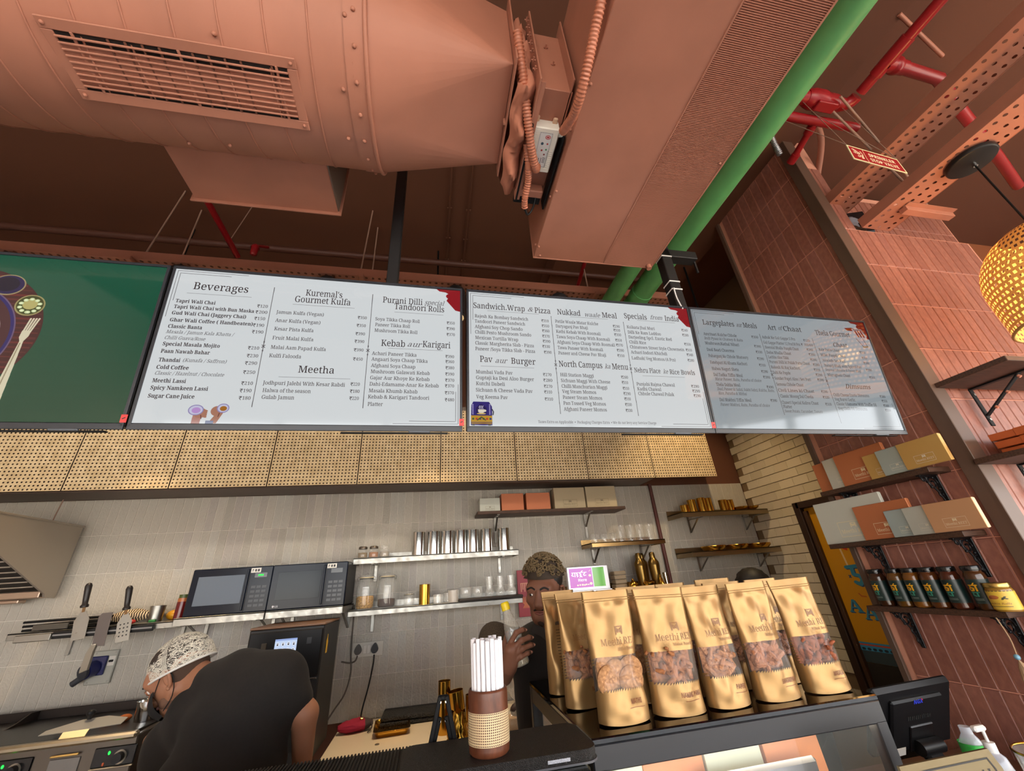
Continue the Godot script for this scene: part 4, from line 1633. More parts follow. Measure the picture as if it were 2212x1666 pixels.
func plate_image() -> Image:
	# green table with a wooden board, a plate, two bowls and a fork
	var im := blank(2048, 1152, srgb(18, 78, 58))
	for y in 1152:
		var f := y / 1152.0
		if y % 4 == 0: im.fill_rect(Rect2i(0, y, 2048, 4), srgb(20, int(82 - 14 * f), int(62 - 14 * f)))
	# the board
	oval(im, Vector2(1000, 560), 458, 450, srgb(66, 32, 34))
	for k in 26:
		var y := 120 + k * 34
		var dy := (y - 560) / 450.0
		if absf(dy) < 0.98:
			var hw := sqrt(1 - dy * dy) * 450
			im.fill_rect(Rect2i(int(1000 - hw), y, int(hw * 2), 7 + (k * 7) % 9), srgb(80 + (k * 13) % 22, 40, 40))
	# plate
	oval(im, Vector2(1000, 600), 326, 356, srgb(100, 80, 110))
	oval(im, Vector2(1000, 600), 318, 348, srgb(40, 34, 96))
	oval(im, Vector2(1000, 600), 300, 330, srgb(70, 38, 44))
	oval(im, Vector2(990, 610), 262, 290, srgb(206, 196, 196))
	oval(im, Vector2(980, 620), 215, 240, srgb(196, 120, 50))
	# bowls
	oval(im, Vector2(1190, 225), 92, 78, srgb(150, 134, 96))
	oval(im, Vector2(1190, 224), 84, 70, srgb(34, 28, 72))
	oval(im, Vector2(1182, 220), 66, 54, srgb(18, 16, 40))
	oval(im, Vector2(1348, 367), 80, 78, srgb(150, 140, 92))
	oval(im, Vector2(1348, 366), 71, 69, srgb(60, 66, 32))
	oval(im, Vector2(1347, 358), 40, 40, srgb(176, 166, 104))
	for k in 11:
		var a := k * 0.62 + 1.6
		var c := Vector2(1348 + cos(a) * 52, 370 + sin(a) * 48)
		oval(im, c, 13, 11, srgb(190, 205, 150))
		oval(im, c, 8, 6, srgb(222, 228, 190))
	# fork
	var metal := srgb(206, 198, 170)
	for k in 4: stroke(im, [Vector2(1383 + k * 15, 464 - k), Vector2(1370 + k * 12, 560)], 4.5, metal)
	polygon(im, [Vector2(1364, 552), Vector2(1412, 550), Vector2(1408, 590), Vector2(1392, 625), Vector2(1372, 628), Vector2(1361, 600)], metal)
	polygon(im, [Vector2(1372, 620), Vector2(1392, 620), Vector2(1400, 1152), Vector2(1330, 1152)], metal)
	stroke(im, [Vector2(1378, 640), Vector2(1352, 1152)], 3, srgb(150, 138, 110))
	return im

func cups_picture(im: Image) -> void:
	var skin := srgb(176, 122, 100)
	for k in 2:
		var o := Vector2(345 + k * 125, 1075 - k * 15)
		polygon(im, [o + Vector2(-20 + k * 8, 20), o + Vector2(30, 10), o + Vector2(26 - k * 30, 90), o + Vector2(-22 - k * 30, 90)], srgb(186, 130, 118) if k == 0 else skin)
		oval(im, o + Vector2(18 - k * 30, 6), 36, 34, skin)
		for j in 4: stroke(im, [o + Vector2(26 - k * 40, -18 + j * 14), o + Vector2(52 - k * 70, -8 + j * 13)], 7, skin)
		oval(im, o + Vector2(-10 + k * 30, -14), 44 - k * 8, 36 - k * 4, srgb(150, 140, 190))
		oval(im, o + Vector2(-10 + k * 30, -14), 38 - k * 8, 30 - k * 4, srgb(206, 206, 232))
		oval(im, o + Vector2(-8 + k * 30, -12), 25 - k * 5, 20 - k * 3, srgb(190, 150, 214) if k == 0 else srgb(170, 110, 40))
		stroke(im, [o + Vector2(24 - k * 20, 20), o + Vector2(30 - k * 30, 44)], 2, srgb(110, 60, 56))
	im.fill_rect(Rect2i(404, 1132, 46, 20), srgb(120, 130, 160))

func rickshaw_picture(im: Image) -> void:
	# painted tail of a three-wheeler with a tea cup
	var navy := srgb(44, 36, 120)
	polygon(im, [Vector2(16, 990), Vector2(30, 962), Vector2(150, 962), Vector2(172, 1000), Vector2(172, 1146), Vector2(10, 1146)], navy)
	polygon(im, [Vector2(50, 1062), Vector2(50, 1008), Vector2(90, 978), Vector2(130, 1008), Vector2(130, 1062)], srgb(26, 16, 84))
	for k in 7:
		oval(im, Vector2(26, 985 + k * 12), 5, 4, srgb(200, 190, 230))
		oval(im, Vector2(154, 985 + k * 12), 5, 4, srgb(200, 190, 230))
	oval(im, Vector2(90, 1036), 24, 15, srgb(236, 226, 206))
	im.fill_rect(Rect2i(66, 1022, 48, 12), srgb(236, 226, 206))
	oval(im, Vector2(118, 1032), 9, 9, srgb(236, 226, 206))
	oval(im, Vector2(90, 1055), 34, 6, srgb(220, 190, 120))
	for k in 3: stroke(im, [Vector2(78 + k * 12, 1016), Vector2(74 + k * 12, 1004), Vector2(80 + k * 12, 994)], 2, srgb(220, 214, 236))
	im.fill_rect(Rect2i(12, 1070, 160, 50), srgb(196, 150, 40))
	for k in 6: oval(im, Vector2(28 + k * 26, 1095), 8, 8, [srgb(60, 90, 60), srgb(190, 60, 40), srgb(40, 60, 120)][k % 3])
	stroke(im, [Vector2(60, 1104), Vector2(90, 1082), Vector2(120, 1104)], 4, srgb(70, 80, 50))
	im.fill_rect(Rect2i(14, 1122, 156, 14), srgb(150, 110, 50))
	im.fill_rect(Rect2i(20, 1136, 20, 12), srgb(30, 30, 34))
	im.fill_rect(Rect2i(140, 1136, 20, 12), srgb(30, 30, 34))
	stroke(im, [Vector2(172, 1020), Vector2(182, 1040), Vector2(178, 1062)], 4, srgb(70, 70, 80))

func pour_picture(im: Image) -> void:
	var red := srgb(150, 22, 34)
	polygon(im, [Vector2(1770, 82), Vector2(1860, 72), Vector2(1905, 84), Vector2(1900, 112), Vector2(1800, 108)], red)
	polygon(im, [Vector2(1860, 84), Vector2(1985, 84), Vector2(2030, 150), Vector2(2010, 210), Vector2(1930, 190), Vector2(1880, 150)], srgb(232, 222, 224))
	stroke(im, [Vector2(1880, 92), Vector2(1980, 96), Vector2(2028, 152)], 4, srgb(120, 60, 70))
	for k in 3: stroke(im, [Vector2(1900 + k * 34, 110), Vector2(1920 + k * 34, 170)], 9, red)
	polygon(im, [Vector2(1880, 196), Vector2(1960, 190), Vector2(1990, 285), Vector2(1940, 290)], srgb(222, 222, 230))
	stroke(im, [Vector2(1880, 196), Vector2(1940, 290), Vector2(1990, 285), Vector2(1962, 190)], 3, srgb(110, 96, 110))
	stroke(im, [Vector2(1930, 286), Vector2(1994, 282)], 4, srgb(196, 150, 60))

func screen_material(key: String, im: Image, energy: float) -> StandardMaterial3D:
	var m := mat(key, Color(0.02, 0.02, 0.02), 0.06, 0.0, 0.5)
	m.emission_enabled = true
	m.emission_operator = BaseMaterial3D.EMISSION_OP_MULTIPLY
	m.emission = Color.WHITE
	m.emission_texture = tex(im)
	m.emission_energy_multiplier = energy
	m.texture_repeat = false
	return m

func build_screens() -> void:
	var s := 0.9503
	var h := 0.5346
	var yaw := 0.0116
	var tilt := 0.1217
	var im2 := menu_image(MENU_2, srgb(226, 231, 233), 39, 74)
	red_corner(im2)
	cups_picture(im2)
	var im3 := menu_image(MENU_3, srgb(226, 231, 233), 40, 74)
	red_corner(im3)
	rickshaw_picture(im3)
	var im4 := menu_image(MENU_4, srgb(214, 226, 233), 40, 74)
	red_corner(im4)
	pour_picture(im4)
	var pics := [plate_image(), im2, im3, im4]
	var labels := ["menu screen at the far left showing a wooden board, bowls and a fork on green", "menu screen listing beverages, kulfa and kebabs, beside the green screen", "menu screen listing sandwiches, burgers and rice bowls, above the gap in the bags", "rightmost menu screen listing large plates, chaat and dimsums against the tiled pillar"]
	var light := [1.0, 0.8, 0.78, 0.4]
	var xs := [-0.864 - 0.026 - s, -0.864, -0.864 + s + 0.033, -0.864 + s * 2 + 0.052]
	var o := Vector3(-0.864, 2.1324, -1.2497)
	for k in 4:
		var b := Basis(Vector3(cos(yaw), 0, -sin(yaw)), Vector3(0, cos(tilt), sin(tilt)), Vector3.ZERO)
		b.z = b.x.cross(b.y)
		var t := thing("menu_screen", labels[k], "screen", o + Vector3((xs[k] + 0.864) * cos(yaw), 0, -(xs[k] + 0.864) * sin(yaw)), 0.0, "")
		t.basis = b
		var scr := MB.new()
		scr.quad(Vector3(0, 0, 0), Vector3(s, 0, 0), Vector3(s, h, 0), Vector3(0, h, 0))
		part("display", scr, screen_material("menu display %d" % k, pics[k], light[k]), t)
		var fr := MB.new()
		fr.box(Vector3(s / 2, h / 2, -0.022), Vector3(s + 0.017, h + 0.02, 0.04), 0.004)
		part("cabinet", fr, black_plastic(), t)
		var bz := MB.new()
		bz.box(Vector3(s / 2, -0.011, 0.0), Vector3(s + 0.017, 0.018, 0.006), 0.001)
		bz.box(Vector3(s / 2, h + 0.0055, 0.0), Vector3(s + 0.017, 0.009, 0.006), 0.001)
		bz.box(Vector3(-0.0043, h / 2, 0.0), Vector3(0.0085, h + 0.02, 0.006), 0.001)
		bz.box(Vector3(s + 0.0043, h / 2, 0.0), Vector3(0.0085, h + 0.02, 0.006), 0.001)
		part("bezel", bz, mat("dark bezel", srgb(40, 44, 52), 0.3), t)
		part("logo_bar", MB.new().box(Vector3(s * 0.86, -0.021, -0.002), Vector3(0.07, 0.006, 0.01), 0.002), mat("grey bar", srgb(90, 96, 104), 0.3), t)
		part("vent_bar", MB.new().box(Vector3(s * 0.78, -0.023, -0.014), Vector3(0.34, 0.004, 0.016), 0.001), black_plastic(), t)
		if k < 3:
			part("red_sticker", MB.new().box(Vector3(s + 0.006, 0.012, 0.0034), Vector3(0.016, 0.024, 0.001)), mat("red sticker", srgb(206, 52, 52), 0.4), t)
			part("sticker_mark", MB.new().box(Vector3(s + 0.006, 0.013, 0.0042), Vector3(0.009, 0.003, 0.0006), 0.0, Basis(Vector3.BACK, 0.5)), mat("sticker ink", srgb(30, 26, 30), 0.4), t)
		part("back_bracket", MB.new().box(Vector3(s / 2, h * 0.6, -0.055), Vector3(0.3, 0.2, 0.03), 0.003), black_metal(), t)

# ---------------------------------------------------------------- cane-faced canopy over the kitchen wall
func build_canopy() -> void:
	var t := thing("cane_canopy", "long boxed canopy faced with square woven cane panels under the menu screens", "canopy", Vector3(0, 2.364, -3.09))
	var wood := mat("dark brown laminate", srgb(96, 80, 72), 0.5)
	var b := MB.new()
	b.box(Vector3(-0.55, 0.33, -0.172), Vector3(4.88, 0.66, 0.262), 0.002)
	part("carcass", b, wood, t)
	var cane := mat("woven cane", srgb(234, 212, 174), 0.7)
	cane.albedo_texture = noise_tex(77, 0.02, Color(0.84, 0.8, 0.74), Color(1, 1, 1), 256, 4)
	cane.uv1_triplanar = true
	cane.uv1_world_triplanar = true
	cane.uv1_scale = Vector3.ONE * 2.2
	var back := mat("cane backing", srgb(58, 34, 20), 0.9)
	# a weave: flat sheet with a square grid of eight-sided holes, strands a little proud
	var n := 25
	var pitch := 0.603 / n
	var g := MB.new()
	for a in n:
		for r in n:
			var o := Vector3((a + 0.5) * pitch, (r + 0.5) * pitch, 0)
			var inn := []
			var out := []
			for k in 8:
				var u := TAU * (k + 0.5) / 8
				inn.append(o + Vector3(cos(u), sin(u), 0) * pitch * 0.24)
				var s := maxf(absf(cos(u)), absf(sin(u)))
				out.append(o + Vector3(cos(u) / s * pitch * 0.5, sin(u) / s * pitch * 0.5, 0.0015 if (k % 2 == (a + r) % 2) else 0.0004))
			for k in 8:
				var k2 := (k + 1) % 8
				g.quad(inn[k], out[k], out[k2], inn[k2])
			for sx in [-1, 1]:
				for sy in [-1, 1]:
					var c := o + Vector3(sx, sy, 0) * pitch * 0.5
					var best := []
					for k in 8:
						if signf(out[k].x - o.x) == sx and signf(out[k].y - o.y) == sy: best.append(out[k])
					if best.size() == 2: g.tri(best[0], c, best[1])
	var sheet := g.mesh()
	var rim := MB.new()
	rim.box(Vector3(0.3015, 0.3015, -0.016), Vector3(0.603, 0.603, 0.012), 0.001)
	var plate := rim.mesh()
	for k in 9:
		var p := part("cane_panel", sheet, cane, t)
		p.position = Vector3(-2.994 + k * 0.6105 + 0.0037, 0.003, -0.0005)
		part("panel_backing", plate, back, p)
	var nv := mat("navy plastic", srgb(30, 34, 70), 0.4)
	solo("wall_peg", MB.new().cyl(Vector3.ZERO, Vector3(0.1, 0, 0), 0.012, 12), nv, "short navy peg sticking out of the canopy's right end", "peg", Vector3(1.885, 2.54, -3.2))

# ---------------------------------------------------------------- kitchen wall: shelves and what stands on them
func steel_shelf(called: String, label: String, x0: float, x1: float, y: float, z: float, depth: float, lip: float, m: Material, brackets: Array, gusset := false) -> Node3D:
	# y is the top of the shelf, z its front
	var t := thing(called, label, "shelf", Vector3((x0 + x1) / 2, y, z))
	var w := x1 - x0
	var b := MB.new()
	b.box(Vector3(0, -0.004, -depth / 2), Vector3(w, 0.008, depth), 0.001)
	b.box(Vector3(0, -lip / 2, -0.003), Vector3(w, lip, 0.006), 0.0015)
	for s in [-1, 1]: b.box(Vector3(s * (w / 2 - 0.002), -lip / 2, -depth / 2), Vector3(0.004, lip, depth), 0.001)
	b.box(Vector3(0, 0.02, -depth + 0.003), Vector3(w, 0.04, 0.004))
	part("board", b, m, t)
	for x in brackets:
		var k := MB.new()
		var bx: float = x - t.position.x
		k.box(Vector3(bx, -0.075, -depth + 0.002), Vector3(0.022, 0.15, 0.004), 0.0015)
		k.box(Vector3(bx, -lip - 0.002, -depth / 2), Vector3(0.022, 0.004, depth * 0.8), 0.001)
		if gusset:
			var d := Vector3(0, 0.105, depth * 0.62)
			k.box(Vector3(bx, -lip - 0.055, -depth + depth * 0.31), Vector3(0.016, 0.005, d.length()), 0.001, Basis(Vector3.RIGHT, -atan2(d.y, d.z)))
		part("bracket", k, steel(), t)
	return t

func wood_shelf(called: String, label: String, x0: float, x1: float, y: float, z: float, depth: float, brackets: Array) -> Node3D:
	var t := thing(called, label, "shelf", Vector3((x0 + x1) / 2, y, z))
	part("board", MB.new().box(Vector3(0, -0.012, -depth / 2), Vector3(x1 - x0, 0.024, depth), 0.002), dark_wood(), t)
	for x in brackets:
		var k := MB.new()
		var bx: float = x - t.position.x
		k.box(Vector3(bx, -0.12, -depth + 0.003), Vector3(0.022, 0.2, 0.004), 0.0015)
		k.box(Vector3(bx, -0.026, -depth / 2), Vector3(0.022, 0.004, depth * 0.8), 0.001)
		var d := Vector3(0, 0.1, depth * 0.6)
		k.box(Vector3(bx, -0.08, -depth + depth * 0.3), Vector3(0.014, 0.005, d.length()), 0.001, Basis(Vector3.RIGHT, -atan2(d.y, d.z)))
		part("bracket", k, steel(), t)
	return t

func clear_glass() -> StandardMaterial3D:
	return glass("clear glass", Color(0.96, 0.98, 0.98), 0.1, 0.02)

func clip_jar(label: String, at: Vector3, r: float, h: float, fill: Color, fill_h: float, grain: float) -> Node3D:
	var t := thing("clip_top_jar", label, "jar", at)
	var g := MB.new()
	g.lathe(Vector3.ZERO, [[r * 0.86, 0.0], [r, h * 0.06], [r, h * 0.62], [r * 0.9, h * 0.74], [r * 0.72, h * 0.84], [r * 0.7, h * 0.88], [r * 0.76, h * 0.89], [r * 0.76, h * 0.91]], 28)
	part("glass_body", g, clear_glass(), t)
	var lid := MB.new()
	lid.lathe(Vector3(0, h * 0.915, 0), [[r * 0.78, 0.0], [r * 0.78, h * 0.03], [r * 0.6, h * 0.06], [r * 0.3, h * 0.07], [r * 0.28, h * 0.085]], 24)
	part("lid", lid, clear_glass(), t)
	var seal := MB.new()
	seal.tube(arc(Vector3(0, h * 0.9, 0), Vector3.RIGHT, Vector3.BACK, r * 0.79, 0, TAU, 28).slice(0, 28), h * 0.011, 6, false, true)
	part("rubber_seal", seal, mat("pale rubber", srgb(226, 208, 170), 0.6), t)
	var wire := MB.new()
	for s in [-1, 1]:
		wire.tube([Vector3(s * r * 0.8, h * 0.93, 0.0), Vector3(s * r * 1.0, h * 0.9, r * 0.1), Vector3(s * r * 0.95, h * 0.8, r * 0.05), Vector3(s * r * 0.78, h * 0.84, 0)], 0.0018, 6)
	wire.tube(arc(Vector3(0, h * 0.865, 0), Vector3.RIGHT, Vector3.BACK, r * 0.76, 0, TAU, 24).slice(0, 24), 0.0016, 6, false, true)
	part("wire_clip", wire, mat("thin steel wire", srgb(120, 116, 108), 0.3, 1.0), t)
	if fill_h > 0:
		var f := MB.new()
		f.lathe(Vector3(0, h * 0.02, 0), [[r * 0.8, 0.0], [r * 0.94, h * 0.05], [r * 0.94, fill_h * 0.92], [r * 0.75, fill_h]], 24)
		var fm := mat("dry goods %s" % fill, fill, 0.85)
		fm.albedo_texture = noise_tex(90, grain, Color(0.45, 0.42, 0.4), Color(1.25, 1.25, 1.25), 128, 2, FastNoiseLite.TYPE_CELLULAR)
		fm.uv1_triplanar = true
		fm.uv1_scale = Vector3.ONE * 9
		part("contents", f, fm, t)
	return t

func cup(called: String, label: String, cat: String, at: Vector3, r: float, h: float, m: Material, flare := 1.0, group := "", seg := 28) -> Node3D:
	var g := MB.new()
	g.lathe(Vector3.ZERO, [[r, 0.0], [r, 0.0], [r * flare, h], [r * flare, h], [r * flare - 0.002, h], [r * flare - 0.002, h], [r - 0.002, 0.004], [r - 0.002, 0.004], [0.0005, 0.004]], seg, Basis(), false)
	g.disc(Vector3.ZERO, Basis(), r, seg, false)
	var t := thing(called, label, cat, at, 0.0, group)
	part("wall", g, m, t)
	var l := MB.new()
	l.tube(arc(Vector3(0, h, 0), Vector3.RIGHT, Vector3.BACK, r * flare, 0, TAU, seg).slice(0, seg), 0.0012, 6, false, true)
	part("rim", l, m, t)
	return t

func glass_jar_small(label: String, at: Vector3, fill: Color, dark_lid: bool) -> void:
	var t := thing("spice_jar", label, "jar", at)
	var g := MB.new()
	g.lathe(Vector3.ZERO, [[0.03, 0.0], [0.034, 0.008], [0.034, 0.045], [0.026, 0.056], [0.026, 0.06]], 22)
	part("glass_body", g, clear_glass(), t)
	part("contents", MB.new().lathe(Vector3(0, 0.002, 0), [[0.028, 0], [0.0315, 0.006], [0.0315, 0.034]], 20), mat("spice %s" % fill, fill, 0.9), t)
	part("lid", MB.new().lathe(Vector3(0, 0.06, 0), [[0.029, 0], [0.03, 0.004], [0.03, 0.014], [0.022, 0.018]], 22), mat("dull metal lid", srgb(110, 100, 90), 0.35, 0.8) if dark_lid else clear_glass(), t)

func carton(called: String, label: String, size: Vector3, m: Material, at: Vector3, turn := 0.0, group := "", print_im: Image = null, key := "", lean := 0.0) -> Node3D:
	# a gift box with a lid line; the print is on the face towards +z
	var t := thing(called, label, "box", at, turn, group)
	if lean != 0.0: t.rotation.x = lean
	part("base", MB.new().box(Vector3(0, size.y / 2, -size.z * 0.25), Vector3(size.x - 0.003, size.y - 0.003, size.z * 0.5), 0.001), m, t)
	part("lid", MB.new().box(Vector3(0, size.y / 2, size.z * 0.2), Vector3(size.x, size.y, size.z * 0.6), 0.0015), m, t)
	if print_im:
		var asp := float(print_im.get_height()) / print_im.get_width()
		var w := size.x * 0.46
		var q := MB.new()
		var z := size.z * 0.5 + 0.0006
		q.quad(Vector3(-w / 2, size.y * 0.12, z), Vector3(w / 2, size.y * 0.12, z), Vector3(w / 2, size.y * 0.12 + w * asp, z), Vector3(-w / 2, size.y * 0.12 + w * asp, z))
		part("printed_mark", q, label_print(key, print_im), t)
	return t

func label_print(key: String, im: Image) -> StandardMaterial3D:
	if mats.has(key): return mats[key]
	var m := printed(key, im, 0.4)
	m.transparency = BaseMaterial3D.TRANSPARENCY_ALPHA_SCISSOR
	m.alpha_scissor_threshold = 0.45
	return m

func sweet_logo(ink: Color, boxed := true, sub := false) -> Image:
	# crown-like M over the words Meethi REET, in a thin frame
	var im := blank(420, 190, Color(ink.r, ink.g, ink.b, 0))
	if boxed:
		for k in 2:
			im.fill_rect(Rect2i(4, 4 + k * 176, 412, 5), ink)
			im.fill_rect(Rect2i(4 + k * 407, 4, 5, 181), ink)
	var o := Vector2(210, 26)
	im.fill_rect(Rect2i(174, 22, 72, 9), ink)
	for s in [-1, 1]:
		im.fill_rect(Rect2i(int(o.x + s * 30 - 6), 30, 12, 48), ink)
		stroke(im, [o + Vector2(s * 24, 12), o + Vector2(s * 12, 36), o + Vector2(0, 30)], 5, ink)
	stroke(im, [o + Vector2(-12, 14), o + Vector2(0, 28), o + Vector2(12, 14)], 4, ink)
	write(im, "Meethi REET", 210, 142, 62, ink, "Droid Serif", 372, 0, true)
	if sub: write(im, "Mithai Boutique", 270, 178, 28, ink, "Droid Serif", 210, 0, true)
	return im

func build_kitchen() -> void:
	kitchen_hood()
	kitchen_tools()
	microwaves()
	wall_shelves()
	worktop_and_machine()
	sockets()
	griddle()

func kitchen_hood() -> void:
	var dull := mat("dull greasy steel", srgb(176, 166, 154), 0.45, 0.75)
	var t := thing("extractor_hood", "dull steel extractor hood at the left over the griddle", "hood", Vector3(-2.36, 1.74, -3.36))
	# side cheek: profile in z y
	var prof := PackedVector2Array([Vector2(0.008, 0.0), Vector2(0.09, 0.008), Vector2(0.1, 0.026), Vector2(0.255, 0.103), Vector2(0.495, 0.222), Vector2(0.86, 0.3), Vector2(0.86, 0.434), Vector2(0.008, 0.434)])
	var x := Transform3D(Basis(Vector3(0, 0, 1), Vector3(0, 1, 0), Vector3(-1, 0, 0)), Vector3.ZERO)
	part("side_cheek", MB.new().prism(prof, 0.012, x), dull, t)
	var b := MB.new()
	b.box(Vector3(-0.62, 0.43, 0.43), Vector3(1.22, 0.012, 0.86), 0.001)
	b.box(Vector3(-0.62, 0.37, 0.855), Vector3(1.22, 0.14, 0.012), 0.001)
	part("shell", b, dull, t)
	part("top_rim", MB.new().box(Vector3(-0.01, 0.436, 0.43), Vector3(0.03, 0.012, 0.87), 0.002), dull, t)
	var tr := MB.new()
	tr.box(Vector3(-0.62, 0.025, 0.06), Vector3(1.2, 0.04, 0.1), 0.004)
	tr.box(Vector3(-0.68, -0.008, 0.06), Vector3(1.1, 0.02, 0.06), 0.004)
	part("grease_trough", tr, mat("warm steel", srgb(190, 168, 150), 0.35, 0.9), t)
	var fl := MB.new()
	fl.box(Vector3(-0.62, 0.16, 0.3), Vector3(1.18, 0.02, 0.46), 0.002, Basis(Vector3.RIGHT, -0.47))
	part("filter", fl, mat("dark filter mesh", srgb(40, 34, 30), 0.6, 0.3), t)
	var rib := MB.new().box(Vector3.ZERO, Vector3(1.16, 0.008, 0.012), 0.002).mesh()
	for k in 9:
		var d := Vector3(0, 0.205, 0.41) * (k / 8.0 - 0.5)
		part("filter_bar", rib, dull, t).position = Vector3(-0.62, 0.145, 0.3) + d
	var wire := MB.new().tube([Vector3(-0.13, 0.61, 0.08), Vector3(-0.16, 0.52, 0.05), Vector3(-0.17, 0.44, 0.04)], 0.004, 6)
	part("stay_wire", wire, mat("dull steel wire"), t)

func spatula(t: Node3D, slots: bool) -> void:
	# hangs on the rack, handle up; origin at the blade's lower edge middle
	var b := MB.new()
	var poly := PackedVector2Array([Vector2(-0.033, 0.0), Vector2(0.033, 0.0), Vector2(0.036, 0.1), Vector2(0.012, 0.145), Vector2(-0.012, 0.145), Vector2(-0.036, 0.1)])
	b.prism(poly, 0.0018)
	part("blade", b, steel(), t)
	if slots:
		var h := MB.new().cyl(Vector3(0, 0, 0.0019), Vector3(0, 0, 0.0024), 0.004, 10).mesh()
		for r in 4:
			for c in 3:
				part("hole", h, mat("dark hole", srgb(40, 40, 44), 0.8), t).position = Vector3(-0.018 + c * 0.018, 0.03 + r * 0.02, 0)
	var n := MB.new()
	n.box(Vector3(0, 0.155, 0.002), Vector3(0.014, 0.03, 0.003))
	part("tang", n, mat("brown tang", srgb(130, 96, 60), 0.5, 0.4), t)
	var hd := MB.new()
	hd.lathe(Vector3(0, 0.165, 0.002), [[0.018, 0], [0.02, 0.01], [0.013, 0.018], [0.014, 0.04], [0.016, 0.09], [0.017, 0.115], [0.012, 0.128], [0.004, 0.132]], 16)
	part("handle", hd, mat("black handle plastic", srgb(26, 20, 20), 0.4), t)

func kitchen_tools() -> void:
	# magnetic rack with blades, and the thin shelf behind it
	steel_shelf("steel_shelf", "short steel wall shelf behind the knife rack holding pans and a striped cloth", -2.34, -1.475, 1.565, -3.1, 0.29, 0.035, steel(), [-2.205, -1.592])
	var r := thing("knife_rack", "black magnetic knife rack with steel end along the front of the short shelf", "rack", Vector3(-1.95, 1.535, -3.085))
	part("bar", MB.new().box(Vector3(0.09, 0.005, 0), Vector3(0.5, 0.035, 0.016), 0.003), black_plastic(), r)
	part("groove", MB.new().box(Vector3(0.09, 0.006, 0.0085), Vector3(0.49, 0.008, 0.002)), mat("grey magnet", srgb(120, 120, 122), 0.4), r)
	part("steel_end", MB.new().box(Vector3(-0.25, 0.0, 0.003), Vector3(0.17, 0.036, 0.012), 0.003), steel(), r)
	part("clear_sleeve", MB.new().box(Vector3(-0.2, 0.05, -0.02), Vector3(0.17, 0.03, 0.01), 0.002), mat("smoky plastic", srgb(70, 66, 60), 0.3), r)
	var s1 := thing("spatula", "plain steel spatula with black handle, left end of the knife rack", "spatula", Vector3(-1.966, 1.51, -3.065))
	spatula(s1, false)
	s1.rotation.z = 0.15
	var s2 := thing("spatula", "perforated steel spatula with black handle on the knife rack, right of the cleaver", "spatula", Vector3(-1.742, 1.482, -3.065))
	spatula(s2, true)
	s2.rotation.z = 0.17
	var c := thing("cleaver", "wide blackened cleaver with pale handle hanging between the two spatulas", "cleaver", Vector3(-1.86, 1.55, -3.064))
	c.rotation.z = 0.08
	part("blade", MB.new().prism(PackedVector2Array([Vector2(-0.03, -0.075), Vector2(0.03, -0.085), Vector2(0.032, 0.085), Vector2(-0.02, 0.088), Vector2(-0.034, 0.07)]), 0.002), mat("stained steel", srgb(105, 98, 96), 0.45, 0.8), c)
	var hp := PackedVector2Array([Vector2(-0.03, -0.07), Vector2(-0.005, -0.072), Vector2(-0.012, -0.1), Vector2(-0.018, -0.19), Vector2(-0.05, -0.2), Vector2(-0.052, -0.19), Vector2(-0.045, -0.11)])
	part("handle", MB.new().prism(hp, 0.018, Transform3D(Basis(), Vector3(0, 0, -0.008))), mat("grey handle", srgb(132, 124, 112), 0.5), c)
	var edge := MB.new()
	edge.tube([Vector3(-0.052, -0.19, 0.004), Vector3(-0.046, -0.11, 0.004), Vector3(-0.031, -0.072, 0.004), Vector3(-0.01, -0.07, 0.004)], 0.003, 6)
	part("handle_edge", edge, mat("white edge", srgb(225, 222, 214), 0.4), c)
	var pn := black_metal()
	for k in 3:
		solo("baking_tray", MB.new().box(Vector3(0, 0.008, 0), Vector3(0.36 + k * 0.03, 0.012, 0.2), 0.004), pn, ["bottom black flat tray stacked behind the plain spatula", "middle black flat tray stacked behind the plain spatula", "topmost black flat tray stacked behind the plain spatula"][k], "tray", Vector3(-2.12 + k * 0.012, 1.566 + k * 0.021, -3.22), 0.02 * k)
	# striped cloth roll
	var im := blank(128, 64, srgb(222, 202, 164))
	for k in 8: im.fill_rect(Rect2i(k * 16, 0, 8, 64), srgb(58, 42, 36))
	var sm := printed("striped cloth", im, 0.9)
	sm.texture_repeat = true
	sm.uv1_scale = Vector3(2, 1, 1)
	var cl := MB.new()
	var rows := []
	for r2 in 9:
		var a := []
		var fx := float(r2) / 8
		for k in 16:
			var u := -TAU * k / 16
			var rr := 0.034 * sqrt(sin(PI * clampf(fx * 0.9 + 0.05, 0, 1))) * (1 + 0.15 * sin(k * 2.3 + r2))
			a.append(Vector3(lerpf(-0.1, 0.1, fx), 0.034 + sin(u) * rr, cos(u) * rr))
		rows.append(a)
	# stripes run round the roll: u along the length
	cl.grid(rows, true, false, true)
	for k in cl.t.size(): cl.t[k] = Vector2(1.0 - cl.t[k].y, cl.t[k].x)
	solo("striped_cloth", cl, sm, "rolled dark and cream striped cloth on the short shelf", "cloth", Vector3(-1.8, 1.575, -3.18), 0.05)
	cup("steel_tumbler", "shiny steel tumbler on the short shelf beside the striped cloth", "tumbler", Vector3(-1.672, 1.566, -3.19), 0.035, 0.088, steel(), 1.15)
	var yb := MB.new()
	yb.ball(Vector3(0, 0.028, 0), Vector3(0.045, 0.03, 0.035), 12, 7)
	solo("yellow_bag", yb, mat("yellow plastic", srgb(212, 150, 30), 0.35), "small yellow bag behind the red sauce jar", "bag", Vector3(-1.61, 1.567, -3.27))
	var j := thing("sauce_jar", "jar of dark red sauce with a green lid beside the left microwave", "jar", Vector3(-1.545, 1.566, -3.2))
	part("glass_body", MB.new().lathe(Vector3.ZERO, [[0.028, 0], [0.031, 0.008], [0.031, 0.1], [0.024, 0.115], [0.024, 0.125]], 20), mat("red sauce", srgb(96, 26, 26), 0.15), j)
